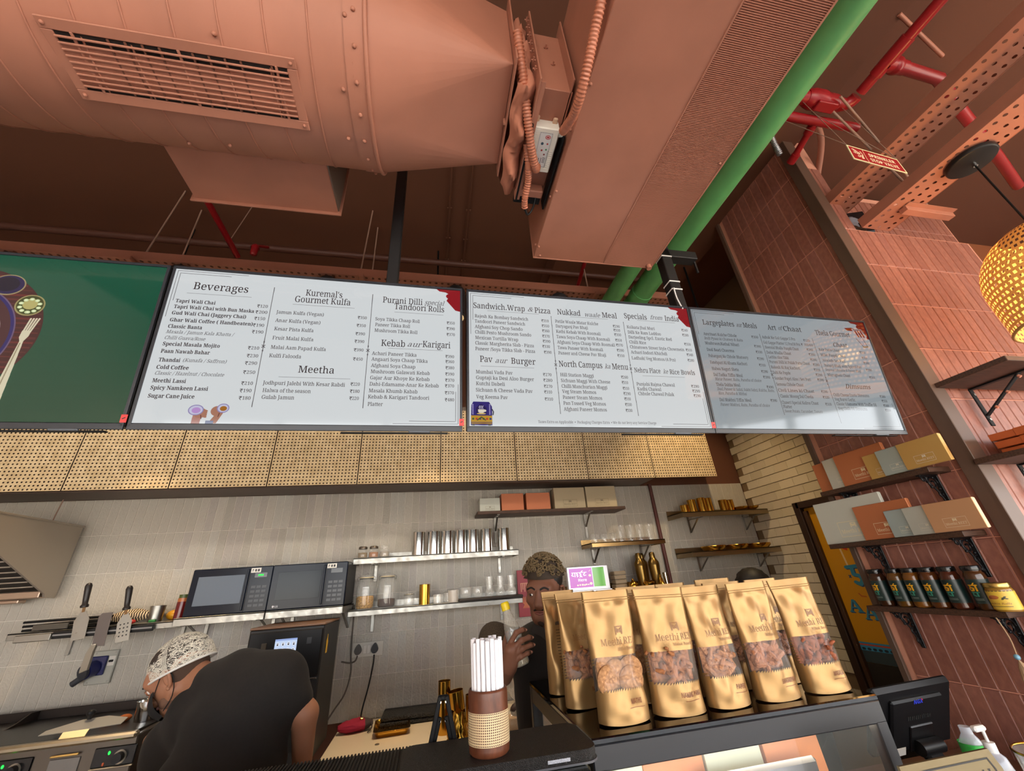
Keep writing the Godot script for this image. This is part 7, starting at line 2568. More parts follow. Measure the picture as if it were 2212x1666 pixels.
func make_pouch(t: Node3D, w: float, h: float, d: float, seed_: float, title: String, snack: int, printed_front := true) -> void:
	var foilm := foil("gold foil", srgb(164, 130, 84), 0.34, 0.62)
	var nf := 44
	var nu := 40
	var win0 := 0.235
	var win1 := 0.47
	var pt := func(a: int, r: int) -> Vector3: return pouch_point(float(a % nu) / nu, float(r) / nf, w, h, d, seed_)
	# three bands: below, beside and above the window; the window itself is clear film
	var rows := []
	for r in nf + 1:
		var a := PackedVector3Array()
		for q in nu: a.append(pt.call(q, r))
		rows.append(a)
	var g := MB.new()
	g.grid(rows, true)
	# cut the window out of the front
	var kept := PackedInt32Array()
	var film := MB.new()
	for k in range(0, g.i.size(), 3):
		var c := (g.v[g.i[k]] + g.v[g.i[k + 1]] + g.v[g.i[k + 2]]) / 3.0
		var f := c.y / h
		if f > win0 and f < win1 and c.z > 0.002 and absf(c.x) < w * 0.44 and printed_front:
			for j in 3:
				var id := g.i[k + j]
				film.i.append(film.vert(g.v[id], g.n[id]))
		else: kept.append_array([g.i[k], g.i[k + 1], g.i[k + 2]])
	g.i = kept
	part("foil_body", g, foilm, t)
	var seal := MB.new()
	for f in [0.915, 0.935]:
		var p := []
		for q in 21: p.append(pouch_point(q / 40.0, f, w, h, d, seed_) + Vector3(0, 0, 0.0012))
		seal.tube(p, 0.0011, 5)
	part("zip_seal", seal, foilm, t)
	if not printed_front: return
	var fm := glass("pouch film", Color(1.0, 0.98, 0.97), 0.06, 0.1)
	fm.metallic_specular = 0.25
	part("window", film, fm, t)
	# snacks behind the window
	var sm: StandardMaterial3D = mat("snack %d" % snack, [srgb(200, 152, 104), srgb(176, 116, 70), srgb(182, 128, 86), srgb(178, 118, 80), srgb(160, 88, 50)][snack], 0.75)
	if sm.albedo_texture == null:
		sm.albedo_texture = noise_tex(70 + snack, 0.05, Color(0.62, 0.55, 0.5), Color(1.1, 1.1, 1.1), 128, 4)
		sm.uv1_triplanar = true
		sm.uv1_scale = Vector3.ONE * 14
	var r2 := RandomNumberGenerator.new()
	r2.seed = int(seed_ * 100)
	var shapes := []
	for k in 3:
		var m := MB.new()
		match snack:
			0: m.lathe(Vector3(0, -0.006, 0), [[0.022, 0], [0.033, 0.003], [0.034, 0.008], [0.024, 0.012]], 18)
			1, 4:
				var path := []
				for q in 12: path.append(Vector3((q - 5.5) * 0.0055, 0.006 * sin(q * 1.1 + k), 0.007 * cos(q * 0.9 + k * 2)))
				m.tube(path, [0.004, 0.006, 0.0075, 0.006, 0.008, 0.0065, 0.008, 0.006, 0.0075, 0.006, 0.005, 0.003], 6)
			_: m.box(Vector3.ZERO, Vector3(0.034 + k * 0.006, 0.014, 0.022), 0.004)
		shapes.append(m.mesh())
	var n: int = 5 if snack == 0 else 20
	for k in n:
		var f := lerpf(win0 + 0.02, win1 - 0.02, r2.randf())
		var x := r2.randf_range(-0.3, 0.3) * w
		if snack == 0:
			x = [-0.01, 0.036, -0.036, 0.03, -0.03][k] * w / 0.15
			f = [0.345, 0.36, 0.31, 0.29, 0.4][k]
		var zf := pouch_point(clampf((x / (w * 0.93) + 0.5) * 0.5, 0.02, 0.48), f, w, h, d, seed_).z
		var o := part("snack_piece", shapes[k % 3], sm, t)
		o.position = Vector3(x, f * h, maxf(0.0, zf - (0.017 if snack != 0 else 0.014)) - r2.randf() * 0.008)
		if snack == 0: o.rotation = Vector3(PI / 2 + r2.randf_range(-0.15, 0.15), 0, r2.randf_range(-0.2, 0.2))
		else: o.rotation = Vector3(r2.randf_range(-0.6, 0.6), r2.randf_range(-0.5, 0.5), r2.randf_range(-PI, PI))
	part("snack_fill", MB.new().box(Vector3(0, (win0 + win1) / 2 * h, -0.006), Vector3(w * 0.76, (win1 - win0) * h * 1.15, 0.012), 0.005), sm, t)
	# print: patches laid on the foil
	for q in [[0.5, 0.73, -0.34, 0.62, 0], [0.08, 0.2, -0.05, 0.42, 1]]:
		var rr := []
		for r in 9:
			var a := []
			for c in 13:
				var s := lerpf(q[2], q[3], c / 12.0) * 0.5 + 0.25
				a.append(pouch_point(clampf(0.25 + lerpf(q[2], q[3], c / 12.0) * 0.5, 0.01, 0.49), lerpf(q[0], q[1], r / 8.0), w, h, d, seed_) + Vector3(0, 0, 0.0009))
			rr.append(a)
		var pm := MB.new()
		pm.grid(rr)
		if q[4] == 0: part("logo_print", pm, label_print("pouch logo", sweet_logo(srgb(138, 96, 52), false, true)), t)
		else:
			var im := blank(360, 120, Color(0.5, 0.3, 0.14, 0))
			var ink := srgb(122, 66, 30)
			write(im, title, 180, 66, 52, ink, "Droid Sans Bold", minf(350, text_width(title, "Droid Sans Bold", 52)), 0, true)
			im.fill_rect(Rect2i(60, 90, 240, 4), Color(ink.r, ink.g, ink.b, 1))
			part("name_print", pm, label_print("pouch name " + title, im), t)

func build_case() -> void:
	var black := mat("black case enamel", srgb(26, 28, 34), 0.35)
	var gloss := mat("black glass", srgb(6, 6, 7), 0.04, 0.0, 0.6)
	var t := thing("display_case", "black-framed glass display case under the gold pouches", "display case", Vector3(0.8, 0, -1.47))
	part("top_slab", MB.new().box(Vector3(0, 1.298, 0), Vector3(0.84, 0.014, 0.65), 0.003), gloss, t)
	var fr := MB.new()
	fr.box(Vector3(0, 1.268, 0.31), Vector3(0.84, 0.05, 0.03), 0.003)
	fr.box(Vector3(0, 1.268, -0.31), Vector3(0.84, 0.05, 0.03), 0.003)
	for s in [-1, 1]: fr.box(Vector3(s * 0.402, 1.268, 0), Vector3(0.034, 0.05, 0.62), 0.003)
	part("top_frame", fr, black, t)
	for sx in [-1, 1]:
		for sz in [-1, 1]:
			part("corner_post", MB.new().box(Vector3(sx * 0.402, 0.92, sz * 0.31), Vector3(0.036, 0.66, 0.03), 0.003), black, t)
	part("base_cabinet", MB.new().box(Vector3(0, 0.3, 0), Vector3(0.84, 0.6, 0.65), 0.004), black, t)
	var cg := glass("case glass", Color(0.97, 1.0, 0.99), 0.05, 0.01)
	var pane := MB.new()
	pane.quad(Vector3(-0.384, 0.6, 0.318), Vector3(0.384, 0.6, 0.318), Vector3(0.384, 1.245, 0.318), Vector3(-0.384, 1.245, 0.318))
	part("front_pane", pane, cg, t)
	for s in [-1.0, 1.0]:
		var sp := MB.new()
		sp.quad(Vector3(s * 0.402, 0.6, 0.29), Vector3(s * 0.402, 0.6, -0.29), Vector3(s * 0.402, 1.245, -0.29), Vector3(s * 0.402, 1.245, 0.29))
		part("side_pane", sp, cg, t)
	part("inner_shelf", MB.new().box(Vector3(0, 1.03, 0), Vector3(0.77, 0.012, 0.58), 0.002), glass("shelf glass", Color(0.85, 0.95, 0.92), 0.25, 0.05), t)
	part("inner_back", MB.new().box(Vector3(0, 0.92, -0.296), Vector3(0.77, 0.64, 0.004)), mat("white case back", srgb(214, 208, 196), 0.6), t)
	var strip := part("light_strip", MB.new().box(Vector3(0, 1.238, 0.28), Vector3(0.74, 0.008, 0.016), 0.002), glow("case strip light", Color(1.0, 0.93, 0.82), 1.0), t)  # unseen strip under the top frame, lights the boxes inside
	var al := AreaLight3D.new()
	al.name = "case_light"
	al.area_size = Vector2(0.74, 0.016)
	al.light_color = Color(1.0, 0.93, 0.82)
	al.light_energy = 0.06
	al.shadow_enabled = true
	t.add_child(al, true)
	al.position = Vector3(0, 1.23, 0.28)
	al.rotation = Vector3(-PI / 2 - 0.5, 0, 0)
	# boxes inside
	var cream := foil("pale lime card", srgb(222, 226, 200), 0.5, 0.1)
	var orange := foil("apricot card", srgb(222, 146, 96), 0.5, 0.15)
	var ink := sweet_logo(srgb(190, 190, 160))
	var xs := [0.487, 0.634, 0.809, 0.99]
	var lab := ["pale lime gift box at the left inside the display case", "left apricot gift box inside the display case", "pale lime gift box with framed logo inside the display case", "right apricot gift box inside the display case"]
	for k in 4:
		carton("gift_box", lab[k], Vector3([0.155, 0.172, 0.17, 0.178][k], 0.192, 0.025), [cream, orange, cream, orange][k], Vector3(xs[k], 1.037, -1.262 + 0.004 * k), 0.0, "", ink if k == 2 else null, "lime logo print", -0.08)
	var st := thing("steel_cover", "curved steel cover plate inside the display case in front of the gift boxes", "cover", Vector3(0.84, 1.037, -1.2))
	var rows := []
	for r in 11:
		var a := PI / 2 * r / 10
		rows.append([Vector3(-0.17, 0.155 * sin(a), 0.015 - 0.03 * cos(a) * 0.0), Vector3(0.17, 0.155 * sin(a), 0.015)])
	var cv := MB.new()
	cv.box(Vector3(0, 0.075, 0), Vector3(0.34, 0.15, 0.02), 0.018)
	part("plate", cv, mat("satin steel", srgb(150, 152, 156), 0.3, 0.8), st)
	# pouches
	var front := [
		[0.503, "MATHI", 0, "gold snack pouch named MATHI with round biscuits in its window", 0.152, 0.3],
		[0.664, "NAMAK PARA", 1, "gold snack pouch named NAMAK PARA with twisted strips in its window", 0.162, 0.296],
		[0.817, "PAPERI", 2, "gold snack pouch named PAPERI, third in the front row", 0.14, 0.292],
		[0.972, "SHAKARPARA", 3, "gold snack pouch named SHAKARPARA with small chunks in its window", 0.146, 0.292],
		[1.143, "MASALA", 4, "gold snack pouch named MASALA at the right end of the front row", 0.152, 0.292],
	]
	var k := 0
	var protos := []
	for f in front:
		var p := thing("snack_pouch", f[3], "pouch", Vector3(f[0], 1.306, -1.225), [0.05, -0.04, 0.1, 0.02, -0.05][k])
		make_pouch(p, f[4], f[5], 0.075, 1.3 + k * 2.1, f[1], f[2])
		p.rotation.z = [-0.0, -0.02, 0.0, 0.01, 0.02][k]
		p.rotation.x = [-0.02, 0.0, -0.03, 0.0, -0.02][k]
		protos.append(p)
		k += 1
	var back := [
		[0.47, -1.4, 1, 0.3, "gold snack pouch behind the left of the MATHI pouch, its window half hidden"],
		[0.665, -1.36, 0, 0.0, "gold snack pouch standing behind the NAMAK PARA pouch"],
		[0.815, -1.355, 4, 0.05, "gold snack pouch standing behind the PAPERI pouch"],
		[0.985, -1.36, 2, -0.05, "gold snack pouch standing behind the SHAKARPARA pouch"],
		[1.14, -1.36, 3, 0.1, "gold snack pouch standing behind the MASALA pouch"],
		[0.655, -1.5, 2, 0.0, "gold snack pouch in the third row behind the NAMAK PARA pouch"],
		[0.86, -1.5, 1, 0.1, "gold snack pouch in the third row between PAPERI and SHAKARPARA"],
		[1.05, -1.5, 0, 0.0, "gold snack pouch in the third row behind the right of SHAKARPARA"],
	]
	for b in back: dup(protos[b[2]], b[4], Vector3(b[0], 1.307, b[1]), b[3])
	# a pouch turned to show its printed back
	var tb := thing("snack_pouch", "gold snack pouch turned round at the far left, printed back showing", "pouch", Vector3(0.462, 1.306, -1.575), 0.35)
	make_pouch(tb, 0.15, 0.3, 0.07, 9.4, "", 0, false)
	var im := blank(200, 420, Color(0.4, 0.28, 0.12, 0))
	var ink2 := srgb(96, 70, 36)
	im.fill_rect(Rect2i(30, 60, 140, 22), srgb(60, 44, 26))
	for q in 16:
		im.fill_rect(Rect2i(30, 110 + q * 18, 60 + (q * 53) % 80, 6), ink2)
	var rr := []
	for r in 12:
		var a := []
		for c in 9: a.append(pouch_point(0.25 + lerpf(-0.38, 0.38, c / 8.0) * 0.5, lerpf(0.12, 0.78, r / 11.0), 0.15, 0.3, 0.07, 9.4) + Vector3(0, 0, 0.0009))
		rr.append(a)
	var pm := MB.new()
	pm.grid(rr)
	part("back_print", pm, label_print("pouch back print", im), tb)

# ---------------------------------------------------------------- the near counter
func build_counter() -> void:
	var c := thing("bar_counter", "dark bar counter in the foreground left of the display case", "counter", Vector3(-0.46, 0, -1.08))
	var dark := mat("dark counter laminate", srgb(30, 26, 25), 0.4)
	part("top", MB.new().box(Vector3(0, 1.272, 0), Vector3(1.6, 0.03, 0.46), 0.003), mat("counter glass", srgb(40, 52, 50), 0.08, 0.0, 0.6), c)
	part("body", MB.new().box(Vector3(0, 0.63, -0.02), Vector3(1.56, 1.25, 0.38), 0.003), dark, c)
	var rub := mat("black rubber", srgb(20, 19, 19), 0.6)
	var m := thing("rubber_mat", "black ribbed rubber bar mat along the counter's edge", "mat", Vector3(-0.27, 1.288, -1.19))
	part("base", MB.new().box(Vector3(0, 0.006, 0), Vector3(0.51, 0.012, 0.2), 0.003), rub, m)
	var ribs := MB.new()
	for k in 64: ribs.box(Vector3(-0.25 + k * 0.0079, 0.0135, 0), Vector3(0.0042, 0.005, 0.196), 0.0012)
	part("ribs", ribs, rub, m).set_meta("kind", "stuff")
	var b := thing("leather_board", "black padded leather board with rounded corner under the straw holder", "board", Vector3(0.16, 1.288, -1.165))
	var poly := PackedVector2Array()
	for q in 4:
		for s in 7:
			var a := PI / 2 * q + PI / 2 * s / 6
			poly.append(Vector2(0.182 * (1 if q in [0, 3] else -1) + cos(a) * 0.03, 0.062 * (1 if q in [0, 1] else -1) + sin(a) * 0.03))
	var lm := mat("black leather", srgb(26, 23, 22), 0.55)
	relief(lm, 33, 0.12, 0.25, 12)
	part("pad", MB.new().prism(poly, 0.02, Transform3D(Basis(Vector3.RIGHT, -PI / 2), Vector3(0, 0.004, 0))), lm, b)
	part("underlay", MB.new().prism(poly, 0.004, Transform3D(Basis(Vector3.RIGHT, -PI / 2).scaled(Vector3(1.01, 1, 1.03)), Vector3.ZERO)), mat("grey underlay", srgb(84, 84, 88), 0.4), b)
	part("silver_tag", MB.new().box(Vector3(0.12, 0.012, 0.0925), Vector3(0.05, 0.006, 0.002)), mat("silver tag", srgb(190, 190, 196), 0.25, 0.8), b)
	# straw holder: turned wood with a cane band
	var h := thing("straw_holder", "turned wooden straw holder wrapped with a band of pale cane weave", "straw holder", Vector3(0.14, 1.312, -1.14))
	var wood := mat("reddish turned wood", srgb(122, 70, 46), 0.4)
	wood.albedo_texture = noise_tex(17, 0.02, Color(0.6, 0.55, 0.5), Color(1, 1, 1), 256, 4)
	wood.uv1_triplanar = true
	wood.uv1_scale = Vector3(9, 3, 9)
	part("body", MB.new().lathe(Vector3.ZERO, [[0.041, 0], [0.045, 0.004], [0.0455, 0.012], [0.0455, 0.1], [0.0455, 0.112], [0.0435, 0.117], [0.0405, 0.117], [0.0395, 0.11], [0.0395, 0.02], [0.001, 0.018]], 44, Basis(), false), wood, h)
	var cane := mat("pale cane", srgb(226, 202, 160), 0.6)
	var bandg := MB.new()
	var nb := 66
	var nr := 13
	for r in nr:
		for k in nb:
			var p := func(u: float, w: float) -> Vector3:
				var a := -TAU * (k + u) / nb
				return Vector3(cos(a) * 0.0466, 0.02 + (r + w) * 0.058 / nr, sin(a) * 0.0466)
			var o := [[0, 0], [1, 0], [1, 1], [0, 1]]
			var i := [[0.2, 0.2], [0.8, 0.2], [0.8, 0.8], [0.2, 0.8]]
			for j in 4:
				var j2 := (j + 1) % 4
				bandg.quad(p.call(o[j][0], o[j][1]), p.call(o[j2][0], o[j2][1]), p.call(i[j2][0], i[j2][1]), p.call(i[j][0], i[j][1]))
	part("cane_band", bandg, cane, h)
	var straw := MB.new()
	straw.lathe(Vector3.ZERO, [[0.0051, 0], [0.0051, 0.19], [0.0051, 0.19], [0.0043, 0.19], [0.0043, 0.19], [0.0043, 0.16]], 12, Basis(), false)
	var sm := straw.mesh()
	var pm := mat("white paper straw", srgb(238, 236, 240), 0.6)
	var proto: MeshInstance3D = null
	var spots := []
	for ring in [[1, 0.0], [6, 0.0108], [12, 0.0215], [18, 0.0322]]:
		for k in ring[0]: spots.append(Vector2(cos(TAU * k / ring[0] + ring[1] * 40), sin(TAU * k / ring[0] + ring[1] * 40)) * ring[1])
	for s in spots:
		var st := solo("paper_straw", sm, pm, "white paper straw standing upright in the wooden holder", "straw", h.position + Vector3(s.x, 0.02 + rng.randf_range(-0.004, 0.008), s.y), 0.0, "paper straws in the wooden holder")
		st.rotation = Vector3(s.y * 0.3, 0, -s.x * 0.3)
	# black folding stand
	var f := thing("folding_stand", "small black A-shaped folding stand left of the straw holder", "stand", Vector3(0.041, 1.288, -1.27))
	for q in [[0.0, 1.0], [-0.004, 0.58]]:
		for s in [-1.0, 1.0]:
			var g := MB.new()
			var hgt: float = 0.105 * q[1]
			var a := Vector3(s * 0.009, hgt, q[0] * 3)
			var e := Vector3(s * 0.034 * (q[1] * 0.6 + 0.4), 0, q[0] * 3 + 0.006)
			g.box((a + e) / 2, Vector3(0.011, (a - e).length() + 0.01, 0.006), 0.002, Basis(Vector3.BACK, atan2(a.x - e.x, -(a.y - e.y)) + PI))
			part("leg", g, black_metal(), f)
			part("rivet", MB.new().cyl(Vector3(s * 0.007, hgt * 0.93, q[0] * 3 + 0.003), Vector3(s * 0.007, hgt * 0.93, q[0] * 3 + 0.006), 0.0025, 8), mat("chrome", srgb(210, 210, 210), 0.15, 1.0), f)
	part("crown", MB.new().box(Vector3(0, 0.106, 0), Vector3(0.026, 0.012, 0.009), 0.003), black_metal(), f)
	# cashier's side: monitor, plate, bottles
	var desk := thing("cash_desk", "dark cash desk behind the right end of the display case", "desk", Vector3(1.75, 0, -1.5))
	part("top", MB.new().box(Vector3(-0.05, 0.925, 0.0), Vector3(0.85, 0.03, 0.38), 0.004).box(Vector3(-0.05, 0.97, 0.31), Vector3(0.85, 0.06, 0.24), 0.004), mat("brown desk laminate", srgb(120, 84, 66), 0.5), desk)
	part("body", MB.new().box(Vector3(-0.05, 0.455, 0.12), Vector3(0.8, 0.91, 0.56), 0.004), dark, desk)
	var mo := thing("pos_monitor", "back of a black cash-desk monitor on a hinged foot", "monitor", Vector3(1.695, 1.13, -1.495))
	mo.rotation = Vector3(0.42, 0.06, 0.0)
	part("shell", MB.new().box(Vector3(0, 0.0, 0), Vector3(0.385, 0.225, 0.03), 0.012), black_plastic(), mo)
	part("rear_hump", MB.new().box(Vector3(0, -0.01, 0.018), Vector3(0.25, 0.17, 0.018), 0.006), black_plastic(), mo)
	part("plate", MB.new().box(Vector3(0.01, -0.055, 0.028), Vector3(0.11, 0.085, 0.008), 0.003), mat("black plate", srgb(16, 16, 18), 0.35), mo)
	for k in 12: part("vent", MB.new().box(Vector3(-0.05 + k * 0.0095, 0.012, 0.0275), Vector3(0.005, 0.012, 0.001)), mat("vent black", srgb(6, 6, 6), 0.8), mo)
	var im := blank(160, 60, Color(0.2, 0.25, 0.8, 0))
	write(im, "NGX", 74, 46, 46, srgb(44, 62, 200), "Droid Sans Bold", 110, 0.0, true)
	stroke(im, [Vector2(112, 10), Vector2(126, 22)], 4, srgb(200, 40, 40))
	var q := MB.new()
	q.quad(Vector3(-0.03, 0.052, 0.0275), Vector3(0.035, 0.052, 0.0275), Vector3(0.035, 0.076, 0.0275), Vector3(-0.03, 0.076, 0.0275))
	part("maker_mark", q, label_print("monitor mark", im), mo)
	part("rating_label", MB.new().box(Vector3(-0.09, -0.09, 0.028), Vector3(0.05, 0.025, 0.001)), mat("switch white"), mo)
	part("foot_arm", MB.new().box(Vector3(0.03, -0.12, 0.075), Vector3(0.075, 0.03, 0.14), 0.01, Basis(Vector3.RIGHT, 0.55)), black_plastic(), mo)
	part("foot_hinge", MB.new().cyl(Vector3(-0.03, -0.075, 0.045), Vector3(0.07, -0.075, 0.045), 0.022, 18), black_plastic(), mo)
	var kb := thing("keyboard", "dark keyboard on the cash desk below the monitor", "keyboard", Vector3(1.6, 1.0, -1.235), 0.1)
	part("base", MB.new().box(Vector3(0, 0.008, 0), Vector3(0.3, 0.016, 0.12), 0.004), black_plastic(), kb)
	var key := MB.new().box(Vector3.ZERO, Vector3(0.016, 0.006, 0.016), 0.002).mesh()
	for r in 4:
		for c2 in 13: part("key", key, mat("brown-black key", srgb(44, 34, 28), 0.5), kb).position = Vector3(-0.125 + c2 * 0.021, 0.018, -0.036 + r * 0.024)
	# brass plate with lettering, half below the frame
	var sp := thing("counter_sign", "brass counter plate lettered Outside at the lower right corner", "sign", Vector3(1.19, 1.0, -1.0))
	part("stand", MB.new().box(Vector3(0.0, -0.1, -0.02), Vector3(0.2, 0.2, 0.03), 0.003), dark, sp)
	var pl := PackedVector2Array([Vector2(-0.14, 0), Vector2(0.14, 0), Vector2(0.145, 0.18), Vector2(0.127, 0.218), Vector2(-0.14, 0.218)])
	part("plate", MB.new().prism(pl, 0.006, Transform3D(Basis(), Vector3(0, 0, -0.006))), mat("aged brass plate", srgb(128, 114, 84), 0.32, 0.7), sp)
	var si := blank(512, 384, Color(0.1, 0.08, 0.06, 0))
	var ik := srgb(26, 22, 18)
	im = si
	for w in 2:
		im.fill_rect(Rect2i(24, 18 + w * 340, 440, 6), ik)
	stroke(im, [Vector2(464, 20), Vector2(486, 60), Vector2(486, 340)], 3, ik)
	write(im, "No Food", 250, 170, 84, ik, "Droid Serif Bold", 0, 0.2, true)
	write(im, "Allowed Outside", 262, 104, 66, ik, "Droid Serif Bold", 440, 0.2, true)
	var sq := MB.new()
	sq.quad(Vector3(-0.137, 0.01, 0.0008), Vector3(0.137, 0.01, 0.0008), Vector3(0.137, 0.214, 0.0008), Vector3(-0.137, 0.214, 0.0008))
	part("lettering", sq, label_print("counter sign lettering", si), sp)
	var spray := thing("spray_bottle", "clear sanitiser bottle with white pump on the cash desk", "bottle", Vector3(1.5, 1.0, -1.13))
	part("body", MB.new().lathe(Vector3.ZERO, [[0.026, 0], [0.028, 0.005], [0.028, 0.12], [0.022, 0.145], [0.012, 0.155]], 24), glass("milky plastic", Color(0.92, 0.95, 1.0), 0.35, 0.15), spray)
	part("label", MB.new().lathe(Vector3(0, 0.03, 0), [[0.0285, 0], [0.0285, 0.09]], 24, Basis(), false), mat("pale blue label", srgb(176, 188, 204), 0.4), spray)
	part("collar", MB.new().cyl(Vector3(0, 0.152, 0), Vector3(0, 0.175, 0), 0.013, 16), mat("white nylon", srgb(225, 225, 225), 0.5), spray)
	part("pump", MB.new().cyl(Vector3(0, 0.175, 0), Vector3(0, 0.2, 0), 0.004, 10).box(Vector3(-0.012, 0.205, 0), Vector3(0.04, 0.013, 0.016), 0.004), mat("white nylon"), spray)
	var gb := thing("green_tub", "clear bottle with a bright green label beside the sanitiser", "bottle", Vector3(1.585, 1.0, -1.24))
	part("body", MB.new().lathe(Vector3.ZERO, [[0.028, 0], [0.03, 0.005], [0.03, 0.13], [0.014, 0.155], [0.014, 0.16]], 22), glass("milky plastic"), gb)
	part("label", MB.new().lathe(Vector3(0, 0.105, 0), [[0.0305, 0], [0.0305, 0.03]], 22, Basis(), false), mat("bright green label", srgb(50, 176, 70), 0.4), gb)
	part("cap", MB.new().cyl(Vector3(0, 0.16, 0), Vector3(0, 0.172, 0), 0.014, 14), glass("milky plastic"), gb)
	var gj := thing("rimmed_jar", "glass jar with gold rim at the lower right edge", "jar", Vector3(1.69, 1.0, -1.12))
	part("glass_body", MB.new().lathe(Vector3.ZERO, [[0.06, 0], [0.075, 0.03], [0.08, 0.13]], 28), clear_glass(), gj)
	part("gold_rim", MB.new().tube(arc(Vector3(0, 0.13, 0), Vector3.RIGHT, Vector3.BACK, 0.08, 0, TAU, 32).slice(0, 32), 0.003, 6, false, true), brass(), gj)
	var js := thing("jute_tassel", "jute tassel on a string hanging below the pillar's bottom shelf", "tassel", Vector3(2.09, 1.41, -1.345))
	var jm := mat("jute", srgb(186, 154, 120), 0.9)
	part("string", MB.new().tube(smooth_path([Vector3(0, 0, 0), Vector3(0.006, -0.07, 0.004), Vector3(0.0, -0.13, 0.0)], 5), 0.002, 6), jm, js)
	part("bead", MB.new().ball(Vector3(0, -0.125, 0), Vector3(0.009, 0.009, 0.009), 12, 8), mat("pale blue bead", srgb(130, 180, 206), 0.4), js)
	var tg := MB.new()
	for k in 40:
		var a := k * 2.4
		var r := 0.006 + 0.03 * fmod(k * 0.618, 1.0)
		tg.tube([Vector3(0, -0.134, 0), Vector3(cos(a) * r * 0.6, -0.16, sin(a) * r * 0.6), Vector3(cos(a) * r, -0.2 - 0.012 * sin(k), sin(a) * r)], 0.0016, 4)
	part("tassel_strands", tg, jm, js).set_meta("kind", "stuff")

# ---------------------------------------------------------------- people
# a body is a field of tapered capsules and ellipsoids joined smoothly, meshed with surface nets
func field(p: Vector3, prims: Array, k: float) -> float:
	var d := 1e9
	for q in prims:
		var e: float
		if q[0] == 0:
			var pa: Vector3 = p - q[1]
			var t := clampf(pa.dot(q[2]) * q[5], 0.0, 1.0)
			e = (pa - q[2] * t).length() - q[3] - q[4] * t
		else:
			var v: Vector3 = (p - q[1]) * q[2]
			var l := v.length()
			e = (l - 1.0) * q[3]
		var h := maxf(k - absf(d - e), 0.0)
		d = minf(d, e) - h * h * 0.25 / k
	return d

func bone(a: Vector3, b: Vector3, ra: float, rb: float) -> Array:
	var d := b - a
	return [0, a, d, ra, rb - ra, 1.0 / maxf(d.length_squared(), 1e-9)]

func egg(c: Vector3, r: Vector3) -> Array:
	return [1, c, Vector3(1 / r.x, 1 / r.y, 1 / r.z), minf(r.x, minf(r.y, r.z))]

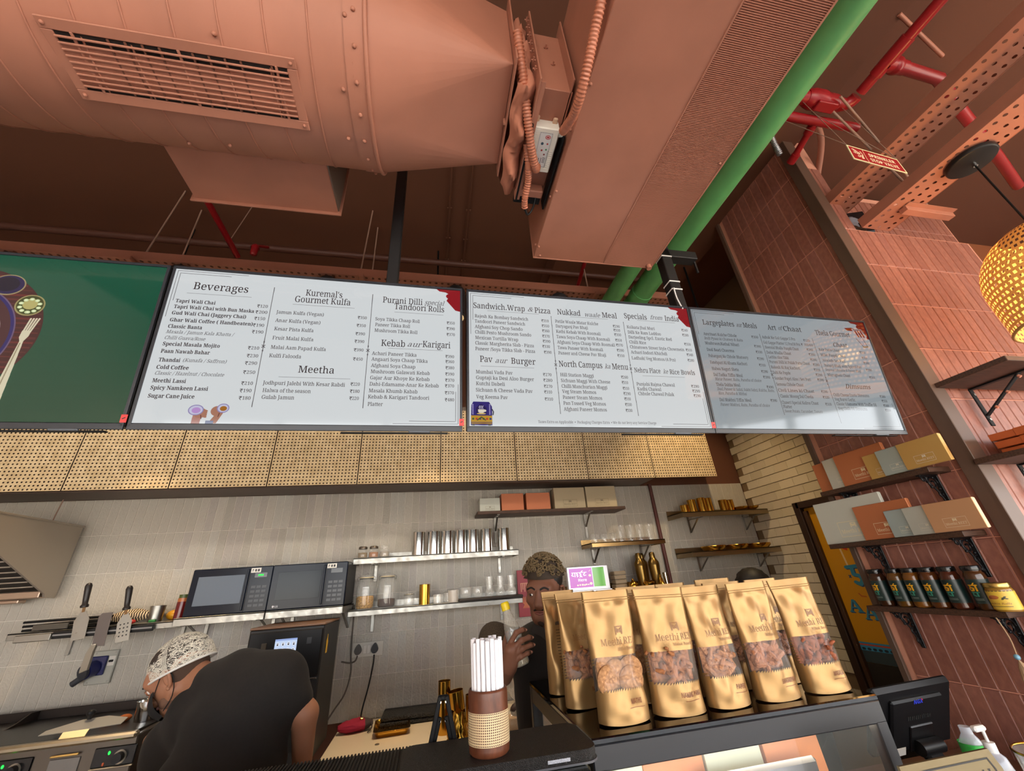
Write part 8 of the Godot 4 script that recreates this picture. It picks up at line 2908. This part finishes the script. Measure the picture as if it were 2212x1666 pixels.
func net(prims: Array, cell: float, k: float, fold := 0.0) -> MB:
	var lo := Vector3.ONE * 1e9
	var hi := -lo
	for q in prims:
		if q[0] == 0:
			var r := maxf(q[3], q[3] + q[4])
			for e in [q[1], q[1] + q[2]]:
				lo = lo.min(e - Vector3.ONE * r)
				hi = hi.max(e + Vector3.ONE * r)
		else:
			var r := Vector3(1 / q[2].x, 1 / q[2].y, 1 / q[2].z)
			lo = lo.min(q[1] - r)
			hi = hi.max(q[1] + r)
	lo -= Vector3.ONE * (cell * 3 + k * 0.3)
	hi += Vector3.ONE * (cell * 3 + k * 0.3)
	var n := Vector3i(((hi - lo) / cell).ceil()) + Vector3i.ONE
	var val := PackedFloat32Array()
	val.resize(n.x * n.y * n.z)
	var bs := 5
	var reach := cell * bs * 0.9 + cell + fold
	for bz in range(0, n.z, bs):
		for by in range(0, n.y, bs):
			for bx in range(0, n.x, bs):
				var c := lo + Vector3(bx + bs * 0.5 - 0.5, by + bs * 0.5 - 0.5, bz + bs * 0.5 - 0.5) * cell
				var d0 := field(c, prims, k)
				var near := absf(d0) < reach
				for z in range(bz, mini(bz + bs, n.z)):
					for y in range(by, mini(by + bs, n.y)):
						for x in range(bx, mini(bx + bs, n.x)):
							var v := d0
							if near:
								var p := lo + Vector3(x, y, z) * cell
								v = field(p, prims, k)
								if fold > 0.0: v += fold * (sin(p.x * 34 + p.y * 19 + sin(p.y * 23) * 1.5) * 0.6 + sin(p.y * 41 - p.z * 27 + p.x * 13) * 0.4)
							val[(z * n.y + y) * n.x + x] = v
	var g := MB.new()
	var at := {}
	var sy := n.x
	var sz := n.x * n.y
	for z in n.z - 1:
		for y in n.y - 1:
			var row := (z * n.y + y) * n.x
			for x in n.x - 1:
				var i0 := row + x
				var a := val[i0] < 0.0
				var mixed := (val[i0 + 1] < 0.0) != a or (val[i0 + sy] < 0.0) != a or (val[i0 + sz] < 0.0) != a or (val[i0 + 1 + sy] < 0.0) != a or (val[i0 + 1 + sz] < 0.0) != a or (val[i0 + sy + sz] < 0.0) != a or (val[i0 + 1 + sy + sz] < 0.0) != a
				if not mixed: continue
				var sum := Vector3.ZERO
				var cnt := 0
				for e in 12:
					var ax := e / 4
					var c1 := (e & 1)
					var c2 := (e >> 1) & 1
					var o := Vector3i.ZERO
					o[(ax + 1) % 3] = c1
					o[(ax + 2) % 3] = c2
					var j0 := i0 + o.x + o.y * sy + o.z * sz
					var j1: int = j0 + [1, sy, sz][ax]
					var f0 := val[j0]
					var f1 := val[j1]
					if (f0 < 0.0) != (f1 < 0.0):
						var pt := Vector3(o)
						pt[ax] += f0 / (f0 - f1)
						sum += pt
						cnt += 1
				at[i0] = g.vert(lo + (Vector3(x, y, z) + sum / cnt) * cell, Vector3.ZERO)
	for i0 in at:
		var x: int = i0 % n.x
		var y: int = (i0 / n.x) % n.y
		var z: int = i0 / sz
		for ax in 3:
			var st: int = [1, sy, sz][ax]
			var f0 := val[i0]
			var f1 := val[i0 + st]
			if (f0 < 0.0) == (f1 < 0.0): continue
			var u: int = [sy, sz, 1][ax]
			var w: int = [sz, 1, sy][ax]
			if not (at.has(i0 - u) and at.has(i0 - w) and at.has(i0 - u - w)): continue
			var q := [at[i0], at[i0 - u], at[i0 - u - w], at[i0 - w]]
			if f0 >= 0.0: q.reverse()
			# f0 inside: the face looks along +axis
			var nn := (g.v[q[2]] - g.v[q[0]]).cross(g.v[q[3]] - g.v[q[1]])
			for id in q: g.n[id] += nn
			g.i.append_array([q[0], q[2], q[1], q[0], q[3], q[2]])
	for id in g.n.size(): g.n[id] = g.n[id].normalized() if g.n[id].length_squared() > 0 else Vector3.UP
	return g

func head_prims() -> Array:
	# local axes: y up, z towards the face, x to the left of the viewer's right; centre between the ears
	return [
		egg(Vector3(0, 0.045, -0.01), Vector3(0.074, 0.082, 0.094)),
		egg(Vector3(0, -0.01, 0.03), Vector3(0.062, 0.085, 0.062)),
		egg(Vector3(0, -0.075, 0.045), Vector3(0.042, 0.036, 0.042)),
		bone(Vector3(-0.055, -0.045, 0.0), Vector3(-0.02, -0.088, 0.06), 0.02, 0.018),
		bone(Vector3(0.055, -0.045, 0.0), Vector3(0.02, -0.088, 0.06), 0.02, 0.018),
		egg(Vector3(-0.042, -0.012, 0.065), Vector3(0.022, 0.018, 0.02)),
		egg(Vector3(0.042, -0.012, 0.065), Vector3(0.022, 0.018, 0.02)),
		bone(Vector3(-0.045, 0.036, 0.074), Vector3(0.045, 0.036, 0.074), 0.012, 0.012),
	]

func nose_prims() -> Array:
	return [
		bone(Vector3(0, 0.022, 0.088), Vector3(0, -0.022, 0.108), 0.008, 0.0125),
		egg(Vector3(-0.011, -0.026, 0.096), Vector3(0.009, 0.008, 0.01)),
		egg(Vector3(0.011, -0.026, 0.096), Vector3(0.009, 0.008, 0.01)),
		bone(Vector3(0, 0.03, 0.076), Vector3(0, -0.03, 0.085), 0.014, 0.02),
	]

func ear(s: float) -> MB:
	var g := MB.new()
	g.tube(smooth_path([Vector3(s * 0.073, -0.03, 0.004), Vector3(s * 0.079, -0.02, -0.012), Vector3(s * 0.086, 0.012, -0.022), Vector3(s * 0.084, 0.03, -0.012), Vector3(s * 0.076, 0.028, 0.004)], 5), 0.006, 8)
	g.ball(Vector3(s * 0.076, 0.0, -0.006), Vector3(0.005, 0.026, 0.014), 10, 8)
	g.ball(Vector3(s * 0.075, -0.03, 0.002), Vector3(0.006, 0.009, 0.008), 8, 6)
	return g

func skin_at(x: float, y: float, prims: Array, lift := 0.0) -> Vector3:
	# the point of the face's surface in front of (x, y)
	var z := 0.14
	while z > 0.0 and field(Vector3(x, y, z), prims, 0.028) > 0.0: z -= 0.0007
	return Vector3(x, y, z + lift)

func add_face(head: Node3D, skin: Material, dark: Material) -> void:
	var hp := head_prims()
	var lip := mat("lip tone", srgb(126, 70, 60), 0.5)
	var white := mat("eye white", srgb(226, 220, 212), 0.2)
	var iris := mat("dark iris", srgb(36, 22, 16), 0.1)
	for s in [-1.0, 1.0]:
		var e := skin_at(s * 0.031, 0.014, hp, -0.0085)
		part("eye", MB.new().ball(e, Vector3(0.0135, 0.0115, 0.0125), 16, 10), white, head)
		part("iris", MB.new().ball(e + Vector3(-0.003, -0.002, 0.0088), Vector3(0.006, 0.006, 0.0044), 12, 8), iris, head)
		part("upper_lid", MB.new().tube(smooth_path([e + Vector3(-0.0135, 0.001, 0.006), e + Vector3(-0.006, 0.006, 0.0115), e + Vector3(0.006, 0.006, 0.0115), e + Vector3(0.0135, 0.001, 0.006)], 5), 0.0036, 7), skin, head)
		part("lash_line", MB.new().tube(smooth_path([e + Vector3(-0.0135, 0.0, 0.0075), e + Vector3(-0.006, 0.0035, 0.0132), e + Vector3(0.006, 0.0035, 0.0132), e + Vector3(0.0135, 0.0, 0.0075)], 5), 0.0011, 5), dark, head)
		part("lower_lid", MB.new().tube(smooth_path([e + Vector3(-0.013, -0.002, 0.006), e + Vector3(0, -0.0085, 0.0105), e + Vector3(0.013, -0.002, 0.006)], 5), 0.003, 7), skin, head)
		part("eyebrow", MB.new().tube(smooth_path([skin_at(s * 0.012, 0.033, hp), skin_at(s * 0.03, 0.041, hp), skin_at(s * 0.05, 0.033, hp)], 5), 0.004, 7), dark, head)
		part("ear", ear(s), skin, head)
	var shift := skin_at(0, 0.0, hp).z - 0.088
	var ng := MB.new().add(net(nose_prims(), 0.003, 0.012), Transform3D(Basis(), Vector3(0, 0, shift)))
	part("nose", ng, skin, head)
	part("upper_lip", MB.new().tube(smooth_path([skin_at(-0.023, -0.056, hp), skin_at(-0.008, -0.052, hp, 0.002), skin_at(0, -0.0535, hp, 0.002), skin_at(0.008, -0.052, hp, 0.002), skin_at(0.023, -0.056, hp)], 4), 0.004, 7), lip, head)
	part("lower_lip", MB.new().tube(smooth_path([skin_at(-0.02, -0.058, hp), skin_at(0, -0.062, hp, 0.002), skin_at(0.02, -0.058, hp)], 5), 0.0046, 7), lip, head)

func finger(g: Array, pts: Array, r0: float, r1: float) -> void:
	for k in pts.size() - 1:
		g.append(bone(pts[k], pts[k + 1], lerpf(r0, r1, float(k) / (pts.size() - 1)), lerpf(r0, r1, float(k + 1) / (pts.size() - 1))))

func build_people() -> void:
	var black := mat("black cotton", srgb(30, 25, 22), 0.85)
	black.rim_enabled = true
	black.rim = 0.25
	mottle(black, 19, 0.05, 0.8, 1.0, 6.0)
	var trousers := mat("dark trousers", srgb(26, 26, 30), 0.85)
	var shoe := mat("dark shoes", srgb(20, 20, 22), 0.5)
	var hair := mat("black hair", srgb(24, 19, 17), 0.55)
	# ---- the cook, bent over to the left
	var skin := mat("brown skin", srgb(164, 112, 84), 0.55)
	skin.subsurf_scatter_enabled = true
	skin.subsurf_scatter_strength = 0.08
	var o := Vector3(-0.74, 0, -2.08)
	var t := thing("person", "cook in black shirt, hairnet and mask bending over the griddle, seen from behind", "person", o)
	var V := func(x: float, y: float, z: float) -> Vector3: return Vector3(x, y, z) - o
	var head_c: Vector3 = V.call(-0.975, 1.395, -2.14)
	var fwd := Vector3(-0.8, -0.58, -0.1).normalized()
	var right := fwd.cross(Vector3(0, 1, 0)).normalized()
	var hb := Basis(-right, right.cross(fwd).normalized(), fwd)
	# skin: neck, right arm with hand, left hand; one continuous surface with the head
	var sk := []
	for q in head_prims():
		if q[0] == 0: sk.append(bone(head_c + hb * q[1], head_c + hb * (q[1] + q[2]), q[3], q[3] + q[4]))
	for e in [[Vector3(0, 0.045, -0.03), Vector3(0, 0.045, 0.012), 0.078, 0.074], [Vector3(0, -0.03, 0.02), Vector3(0, -0.06, 0.045), 0.055, 0.04], [Vector3(0, 0.02, 0.02), Vector3(0, 0.0, 0.03), 0.066, 0.058]]:
		sk.append(bone(head_c + hb * e[0], head_c + hb * e[1], e[2], e[3]))
	sk.append(bone(head_c + hb * Vector3(0, -0.04, -0.04), V.call(-0.835, 1.36, -2.1), 0.06, 0.066))
	part("head", net(sk, 0.0045, 0.03), skin, t)
	var face := Node3D.new()
	face.name = "face"
	t.add_child(face, true)
	face.transform = Transform3D(hb, head_c)
	add_face(face, skin, hair)
	# mask over nose and mouth, with its ear loop
	var mk := MB.new()
	var rows := []
	for r in 9:
		var a := []
		for c in 13:
			var u := lerpf(-1.15, 1.15, c / 12.0)
			var f := r / 8.0
			var rr := 0.068 + 0.012 * sin(f * PI)
			a.append(Vector3(sin(u) * rr * 0.95, lerpf(-0.1, -0.002, f), cos(u) * (rr + 0.012 * sin(f * PI)) + 0.028))
		rows.append(a)
	mk.grid(rows)
	part("mask", mk, mat("black mask cloth", srgb(16, 16, 18), 0.8), face)
	var lp := MB.new()
	for s in [-1.0, 1.0]:
		lp.tube(smooth_path([Vector3(s * 0.062, -0.02, 0.06), Vector3(s * 0.078, 0.01, 0.02), Vector3(s * 0.086, 0.034, -0.012), Vector3(s * 0.084, -0.01, -0.03), Vector3(s * 0.07, -0.06, 0.0), Vector3(s * 0.058, -0.085, 0.05)], 5), 0.0016, 6)
	part("ear_loop", lp, mat("black mask cloth"), face)
	part("hair", MB.new().ball(Vector3(0, 0.058, -0.016), Vector3(0.083, 0.082, 0.098), 28, 16), mat("dark brown hair", srgb(52, 42, 36), 0.7), face)
	part("nape_hair", MB.new().ball(Vector3(0, 0.005, -0.034), Vector3(0.0765, 0.075, 0.072), 24, 14), mat("cropped hair", srgb(74, 54, 42), 0.9), face)
	part("beard", MB.new().ball(Vector3(0, -0.06, 0.03), Vector3(0.064, 0.045, 0.05), 20, 12), mat("stubble skin", srgb(112, 80, 62), 0.8), face)
	# hairnet: fine white threads over a puffed cap
	var im := blank(512, 512, Color(1, 1, 1, 0))
	var r2 := RandomNumberGenerator.new()
	r2.seed = 5
	for k in 850:
		var p := Vector2(r2.randf() * 512, r2.randf() * 512)
		var d := Vector2.from_angle(r2.randf_range(-0.9, 0.9) + (PI / 2 if k % 3 == 0 else 0.0))
		var pts := []
		for j in 6: pts.append(p + d * j * 14 + d.orthogonal() * sin(j * 1.3 + k) * 6)
		stroke(im, pts, 1.4, srgb(226, 220, 204))
	var nm := label_print("hairnet threads", im)
	nm.texture_repeat = true
	nm.uv1_scale = Vector3(3, 1.6, 1)
	nm.roughness = 0.8
	var capr := []
	for r in 15:
		var a := []
		var w := lerpf(-0.12, PI / 2 - 0.02, r / 14.0)
		for k in 36:
			var u := -TAU * k / 36
			var puff := 1.0 + 0.16 * maxf(0.0, -sin(-u)) * sin(w + 0.3) + 0.015 * sin(k * 4.1 + r * 2.0)
			a.append(Vector3(cos(u) * cos(w) * 0.092, 0.02 + sin(w) * 0.115, -0.018 + sin(u) * cos(w) * 0.112 * puff))
		capr.append(a)
	var cap := MB.new()
	cap.grid(capr, true)
	var tilt := Node3D.new()
	var net_t := Transform3D(Basis(Vector3.RIGHT, -0.2), Vector3(0, 0.012, -0.004))
	tilt.free()
	var cap2 := MB.new()
	cap2.add(cap, net_t)
	part("hairnet", cap2, nm, face)
	var eb := []
	for k in 36: eb.append(net_t * (capr[0][k] * 1.0))
	part("hairnet_band", MB.new().tube(eb, 0.0045, 7, false, true), mat("white elastic", srgb(224, 220, 214), 0.7), face)
	# arms
	var arm := []
	arm.append(bone(V.call(-0.57, 1.34, -2.06), V.call(-0.468, 1.235, -2.07), 0.056, 0.047))
	arm.append(bone(V.call(-0.468, 1.235, -2.07), V.call(-0.46, 1.02, -2.12), 0.047, 0.03))
	arm.append(bone(V.call(-0.46, 1.02, -2.12), V.call(-0.465, 0.96, -2.15), 0.032, 0.036))
	for k in 4:
		var b: Vector3 = V.call(-0.485 + k * 0.018, 0.945, -2.16)
		finger(arm, [b, b + Vector3(-0.004, -0.035, -0.012), b + Vector3(-0.006, -0.055, 0.005), b + Vector3(-0.004, -0.062, 0.022)], 0.0095, 0.0075)
	finger(arm, [V.call(-0.445, 0.985, -2.135), V.call(-0.432, 0.95, -2.125), V.call(-0.44, 0.92, -2.12)], 0.012, 0.0085)
	part("right_arm", net(arm, 0.007, 0.018), skin, t)
	# shirt
	var sh := []
	sh.append(bone(V.call(-0.7, 0.86, -2.0), V.call(-0.7, 1.02, -2.01), 0.16, 0.165))
	sh.append(bone(V.call(-0.78, 0.88, -2.03), V.call(-0.78, 1.05, -2.05), 0.14, 0.15))
	sh.append(bone(V.call(-0.7, 1.02, -2.01), V.call(-0.73, 1.24, -2.06), 0.165, 0.15))
	sh.append(bone(V.call(-0.63, 1.05, -2.03), V.call(-0.63, 1.28, -2.06), 0.12, 0.11))
	sh.append(bone(V.call(-0.64, 1.345, -2.07), V.call(-0.86, 1.285, -2.13), 0.105, 0.1))
	sh.append(bone(V.call(-0.58, 1.36, -2.07), V.call(-0.74, 1.365, -2.1), 0.075, 0.085))
	sh.append(bone(V.call(-0.76, 1.37, -2.1), V.call(-0.825, 1.365, -2.11), 0.085, 0.074))
	sh.append(bone(V.call(-0.58, 1.355, -2.07), V.call(-0.515, 1.285, -2.07), 0.082, 0.072))
	sh.append(bone(V.call(-0.88, 1.26, -2.14), V.call(-0.975, 1.17, -2.2), 0.09, 0.075))
	sh.append(bone(V.call(-0.975, 1.17, -2.2), V.call(-1.03, 1.04, -2.28), 0.075, 0.06))
	part("shirt", net(sh, 0.011, 0.06, 0.005), black, t)
	var col := MB.new()
	var cr := []
	for k in 24:
		var u := TAU * k / 24
		cr.append(V.call(-0.828, 1.372, -2.105) + Basis(Vector3.BACK, 0.75) * Vector3(cos(u) * 0.07, 0.0, sin(u) * 0.07))
	col.tube(cr, 0.014, 10, false, true)
	part("collar", col, black, t)
	var seam := MB.new()
	seam.tube(smooth_path([V.call(-0.86, 1.4, -2.045), V.call(-0.83, 1.355, -2.01), V.call(-0.8, 1.3, -1.985)], 5), 0.002, 6)
	var la := []
	la.append(bone(V.call(-1.03, 1.05, -2.27), V.call(-1.12, 1.1, -2.42), 0.045, 0.032))
	la.append(bone(V.call(-1.12, 1.1, -2.42), V.call(-1.17, 1.13, -2.48), 0.032, 0.034))
	for k in 4:
		var b: Vector3 = V.call(-1.19 + k * 0.012, 1.125 + k * 0.014, -2.505 - k * 0.004)
		finger(la, [b, b + Vector3(-0.022, -0.006, -0.03), b + Vector3(-0.022, -0.03, -0.04)], 0.0092, 0.0075)
	part("left_hand", net(la, 0.007, 0.018), skin, t)
	var leg := []
	for s in [-1.0, 1.0]:
		leg.append(bone(V.call(-0.72 + s * 0.09, 0.92, -2.02), V.call(-0.74 + s * 0.1, 0.5, -2.03), 0.1, 0.075))
		leg.append(bone(V.call(-0.74 + s * 0.1, 0.5, -2.03), V.call(-0.74 + s * 0.1, 0.09, -2.0), 0.075, 0.05))
	part("trousers", net(leg, 0.014, 0.05), trousers, t)
	for s in [-1.0, 1.0]: part("shoe", net([bone(V.call(-0.74 + s * 0.1, 0.05, -2.0), V.call(-0.78 + s * 0.1, 0.045, -2.14), 0.05, 0.044)], 0.012, 0.02), shoe, t)

	# ---- the man behind the case, looking at a bottle
	var skin2 := mat("deep brown skin", srgb(126, 82, 62), 0.55)
	skin2.subsurf_scatter_enabled = true
	skin2.subsurf_scatter_strength = 0.08
	o = Vector3(0.55, 0, -2.0)
	var m := thing("person", "man in black shirt with bleached curly hair holding up a bottle behind the pouches", "person", o)
	head_c = V.call(0.515, 1.588, -1.96)
	# V keeps the first origin; shift for the second figure
	var sft := Vector3(-0.74, 0, -2.08) - o
	head_c += sft
	fwd = Vector3(-0.55, -0.14, 0.82).normalized()
	right = fwd.cross(Vector3(0, 1, 0)).normalized()
	hb = Basis(-right, right.cross(fwd).normalized(), fwd)
	hb = hb * Basis(Vector3.BACK, -0.06)
	var hm := net(head_prims(), 0.004, 0.028)
	var f2 := Node3D.new()
	f2.name = "head"
	m.add_child(f2, true)
	f2.transform = Transform3D(hb, head_c)
	part("face", hm, skin2, f2)
	add_face(f2, skin2, hair)
	var fp := head_prims()
	part("moustache", MB.new().tube(smooth_path([skin_at(-0.027, -0.05, fp), skin_at(-0.01, -0.044, fp, 0.001), skin_at(0.01, -0.044, fp, 0.001), skin_at(0.027, -0.05, fp)], 4), 0.004, 7), hair, f2)
	part("beard", MB.new().ball(Vector3(0, -0.094, 0.056), Vector3(0.03, 0.02, 0.034), 16, 10), mat("short beard", srgb(52, 36, 30), 0.9), f2)
	var side := MB.new()
	side.ball(Vector3(0, 0.06, -0.022), Vector3(0.081, 0.075, 0.094), 28, 16)
	part("side_hair", side, hair, f2)
	# curls: worms of hair over the crown, bleached on top
	var tips := mat("bleached curls", srgb(166, 138, 96), 0.7)
	mottle(tips, 91, 0.09, 0.25, 1.0, 22.0, false)
	var crown := []
	for r in 13:
		var a := []
		var w := lerpf(0.1, PI / 2 - 0.03, r / 12.0)
		for k in 40:
			var u := -TAU * k / 40
			var bump := 1.0 + 0.05 * sin(k * 2.4 + r * 1.9) + 0.04 * sin(k * 1.1 - r * 3.1)
			a.append(Vector3(cos(u) * cos(w) * 0.09 * bump, 0.062 + sin(w) * 0.1 * bump, -0.008 + sin(u) * cos(w) * 0.102 * bump))
		crown.append(a)
	var cg2 := MB.new()
	cg2.grid(crown, true)
	part("curly_hair", cg2, mat("dark curls", srgb(58, 45, 34), 0.8), f2)
	var curls := MB.new()
	for k in 300:
		var u := r2.randf() * TAU
		var w := r2.randf_range(0.25, 1.5)
		var c := Vector3(cos(u) * cos(w) * 0.091, 0.062 + sin(w) * 0.1, -0.008 + sin(u) * cos(w) * 0.104)
		var pts := []
		var nn := (c - Vector3(0, 0.05, 0)).normalized()
		var tx := nn.cross(Vector3(0.3, 1, 0.2)).normalized()
		var ty := nn.cross(tx)
		for j in 7: pts.append(c + tx * cos(j * 1.1 + k) * 0.008 + ty * sin(j * 1.1 + k) * 0.008 + nn * 0.002 * j)
		curls.tube(pts, 0.0031, 5)
	part("curls", curls, tips, f2).set_meta("kind", "stuff")
	var W := func(x: float, y: float, z: float) -> Vector3: return Vector3(x, y, z) - o
	part("neck", net([bone(head_c + Vector3(0, -0.05, -0.03), W.call(0.545, 1.4, -2.02), 0.056, 0.062)], 0.008, 0.02), skin2, m)
	var tor := []
	tor.append(bone(W.call(0.56, 0.9, -2.02), W.call(0.56, 1.12, -2.02), 0.15, 0.15))
	tor.append(bone(W.call(0.5, 1.12, -2.02), W.call(0.49, 1.3, -2.03), 0.13, 0.125))
	tor.append(bone(W.call(0.63, 1.12, -2.03), W.call(0.63, 1.3, -2.04), 0.13, 0.125))
	tor.append(bone(W.call(0.41, 1.375, -2.03), W.call(0.7, 1.37, -2.06), 0.075, 0.075))
	tor.append(bone(W.call(0.5, 1.4, -2.03), W.call(0.59, 1.4, -2.04), 0.08, 0.08))
	tor.append(bone(W.call(0.71, 1.36, -2.06), W.call(0.76, 1.12, -2.04), 0.07, 0.06))
	tor.append(bone(W.call(0.76, 1.12, -2.04), W.call(0.68, 0.98, -1.9), 0.06, 0.05))
	part("shirt", net(tor, 0.011, 0.06, 0.004), black, m)
	# raised right arm: patterned sleeve, elbow out to the side
	var slv := []
	slv.append(bone(W.call(0.41, 1.38, -2.02), W.call(0.275, 1.43, -1.92), 0.075, 0.062))
	slv.append(bone(W.call(0.275, 1.43, -1.92), W.call(0.275, 1.36, -1.77), 0.06, 0.046))
	var sm := mat("mottled dark sleeve", srgb(110, 92, 70), 0.9)
	mottle(sm, 92, 0.06, 0.2, 1.0, 14.0)
	part("sleeve", net(slv, 0.009, 0.04, 0.004), sm, m)
	var cl := MB.new()
	for s in [-1.0, 1.0]:
		cl.prism(PackedVector2Array([Vector2(0, 0.02), Vector2(0.075, 0.075), Vector2(0.1, 0.02), Vector2(0.05, -0.075)]), 0.006, Transform3D(Basis(Vector3.UP, s * 0.5) * Basis.from_scale(Vector3(s, 1, 1)), W.call(0.525, 1.41, -1.925)))
	part("collar", cl, mat("charcoal collar", srgb(58, 52, 48), 0.8), m)
	var hand := []
	hand.append(bone(W.call(0.276, 1.34, -1.755), W.call(0.287, 1.375, -1.695), 0.034, 0.03))
	hand.append(bone(W.call(0.287, 1.375, -1.695), W.call(0.292, 1.425, -1.668), 0.03, 0.024))
	hand.append(bone(W.call(0.296, 1.385, -1.68), W.call(0.3, 1.43, -1.662), 0.024, 0.02))
	finger(hand, [W.call(0.294, 1.45, -1.668), W.call(0.314, 1.479, -1.654), W.call(0.338, 1.486, -1.66), W.call(0.352, 1.482, -1.68)], 0.0095, 0.0078)
	finger(hand, [W.call(0.3, 1.43, -1.662), W.call(0.329, 1.455, -1.645), W.call(0.36, 1.461, -1.655), W.call(0.374, 1.457, -1.678)], 0.0098, 0.008)
	finger(hand, [W.call(0.3, 1.408, -1.664), W.call(0.332, 1.43, -1.647), W.call(0.364, 1.437, -1.656), W.call(0.378, 1.434, -1.678)], 0.0096, 0.0078)
	finger(hand, [W.call(0.296, 1.386, -1.67), W.call(0.326, 1.405, -1.654), W.call(0.353, 1.413, -1.66), W.call(0.367, 1.412, -1.68)], 0.0088, 0.0072)
	finger(hand, [W.call(0.284, 1.4, -1.7), W.call(0.279, 1.44, -1.712), W.call(0.292, 1.472, -1.722)], 0.012, 0.009)
	part("hand", net(hand, 0.0032, 0.005), skin2, m)
	for k in 4:
		var np: Vector3 = [W.call(0.356, 1.483, -1.674), W.call(0.378, 1.458, -1.672), W.call(0.382, 1.435, -1.672), W.call(0.371, 1.413, -1.674)][k]
		part("nail", MB.new().ball(np, Vector3(0.005, 0.0045, 0.005), 8, 6), mat("nail tone", srgb(176, 124, 104), 0.35), m)
	var lg := []
	for s in [-1.0, 1.0]:
		lg.append(bone(W.call(0.56 + s * 0.09, 0.92, -2.02), W.call(0.56 + s * 0.1, 0.5, -2.03), 0.1, 0.075))
		lg.append(bone(W.call(0.56 + s * 0.1, 0.5, -2.03), W.call(0.56 + s * 0.1, 0.09, -2.02), 0.075, 0.05))
	part("trousers", net(lg, 0.014, 0.05), trousers, m)
	for s in [-1.0, 1.0]: part("shoe", net([bone(W.call(0.56 + s * 0.1, 0.05, -2.03), W.call(0.56 + s * 0.11, 0.045, -1.9), 0.05, 0.044)], 0.012, 0.02), shoe, m)
	# the bottle in his hand
	var ax := Vector3(-0.052, 0.2, -0.01).normalized()
	var bb := Basis(Vector3(ax.y, -ax.x, 0).normalized(), ax, Vector3.BACK)
	bb.z = bb.x.cross(bb.y)
	var bt := thing("bottle", "clear swing bottle with yellow cap held up by the man", "bottle", Vector3(0.335, 1.375, -1.69))
	bt.basis = bb
	part("glass_body", MB.new().lathe(Vector3.ZERO, [[0.026, 0], [0.03, 0.006], [0.03, 0.105], [0.027, 0.13], [0.015, 0.17], [0.0135, 0.185]], 26), glass("bottle plastic", Color(0.98, 0.97, 0.92), 0.14, 0.04), bt)
	part("liquid", MB.new().lathe(Vector3(0, 0.003, 0), [[0.024, 0], [0.0275, 0.006], [0.0275, 0.085]], 24), glass("pale drink", Color(0.93, 0.86, 0.7), 0.22, 0.05), bt)
	part("label", MB.new().lathe(Vector3(0, 0.06, 0), [[0.0305, 0], [0.0305, 0.055]], 10, Basis(Vector3.UP, 2.3), false), glass("clear label", Color(0.75, 0.78, 0.8), 0.3, 0.2), bt)
	part("cap", MB.new().lathe(Vector3(0, 0.182, 0), [[0.016, 0], [0.0165, 0.004], [0.0165, 0.022], [0.013, 0.028]], 22), mat("yellow cap", srgb(236, 206, 20), 0.35), bt)
	# ---- someone further back, only the crown of the head shows
	o = Vector3(2.05, 0, -2.5)
	var b3 := thing("person", "someone in the alcove, only the black-haired crown visible over the pouches", "person", o)
	part("head", net([egg(Vector3(0, 1.5, 0), Vector3(0.078, 0.11, 0.095)), bone(Vector3(0, 1.42, 0), Vector3(0, 1.32, 0.01), 0.055, 0.06)], 0.008, 0.03), skin, b3)
	var hp := MB.new()
	var hr := []
	for r in 12:
		var a := []
		var w := lerpf(-0.3, PI / 2 - 0.03, r / 11.0)
		for k in 32:
			var u := -TAU * k / 32
			var bump := 1.0 + 0.05 * sin(k * 3.4 + r * 1.9)
			a.append(Vector3(cos(u) * cos(w) * 0.1 * bump, 1.525 + sin(w) * 0.1 * bump, sin(u) * cos(w) * 0.108 * bump))
		hr.append(a)
	hp.grid(hr, true)
	part("hair", hp, hair, b3)
	part("shirt", net([bone(Vector3(-0.17, 1.26, 0), Vector3(0.17, 1.26, 0), 0.07, 0.07), bone(Vector3(0, 1.2, 0), Vector3(0, 0.85, 0), 0.15, 0.15), bone(Vector3(-0.19, 1.24, 0), Vector3(-0.2, 0.85, 0.06), 0.055, 0.04), bone(Vector3(0.19, 1.24, 0), Vector3(0.2, 0.85, 0.06), 0.055, 0.04)], 0.016, 0.05), black, b3)
	var l3 := []
	for s in [-1.0, 1.0]: l3.append(bone(Vector3(s * 0.09, 0.88, 0), Vector3(s * 0.1, 0.06, 0), 0.1, 0.055))
	part("trousers", net(l3, 0.018, 0.05), trousers, b3)
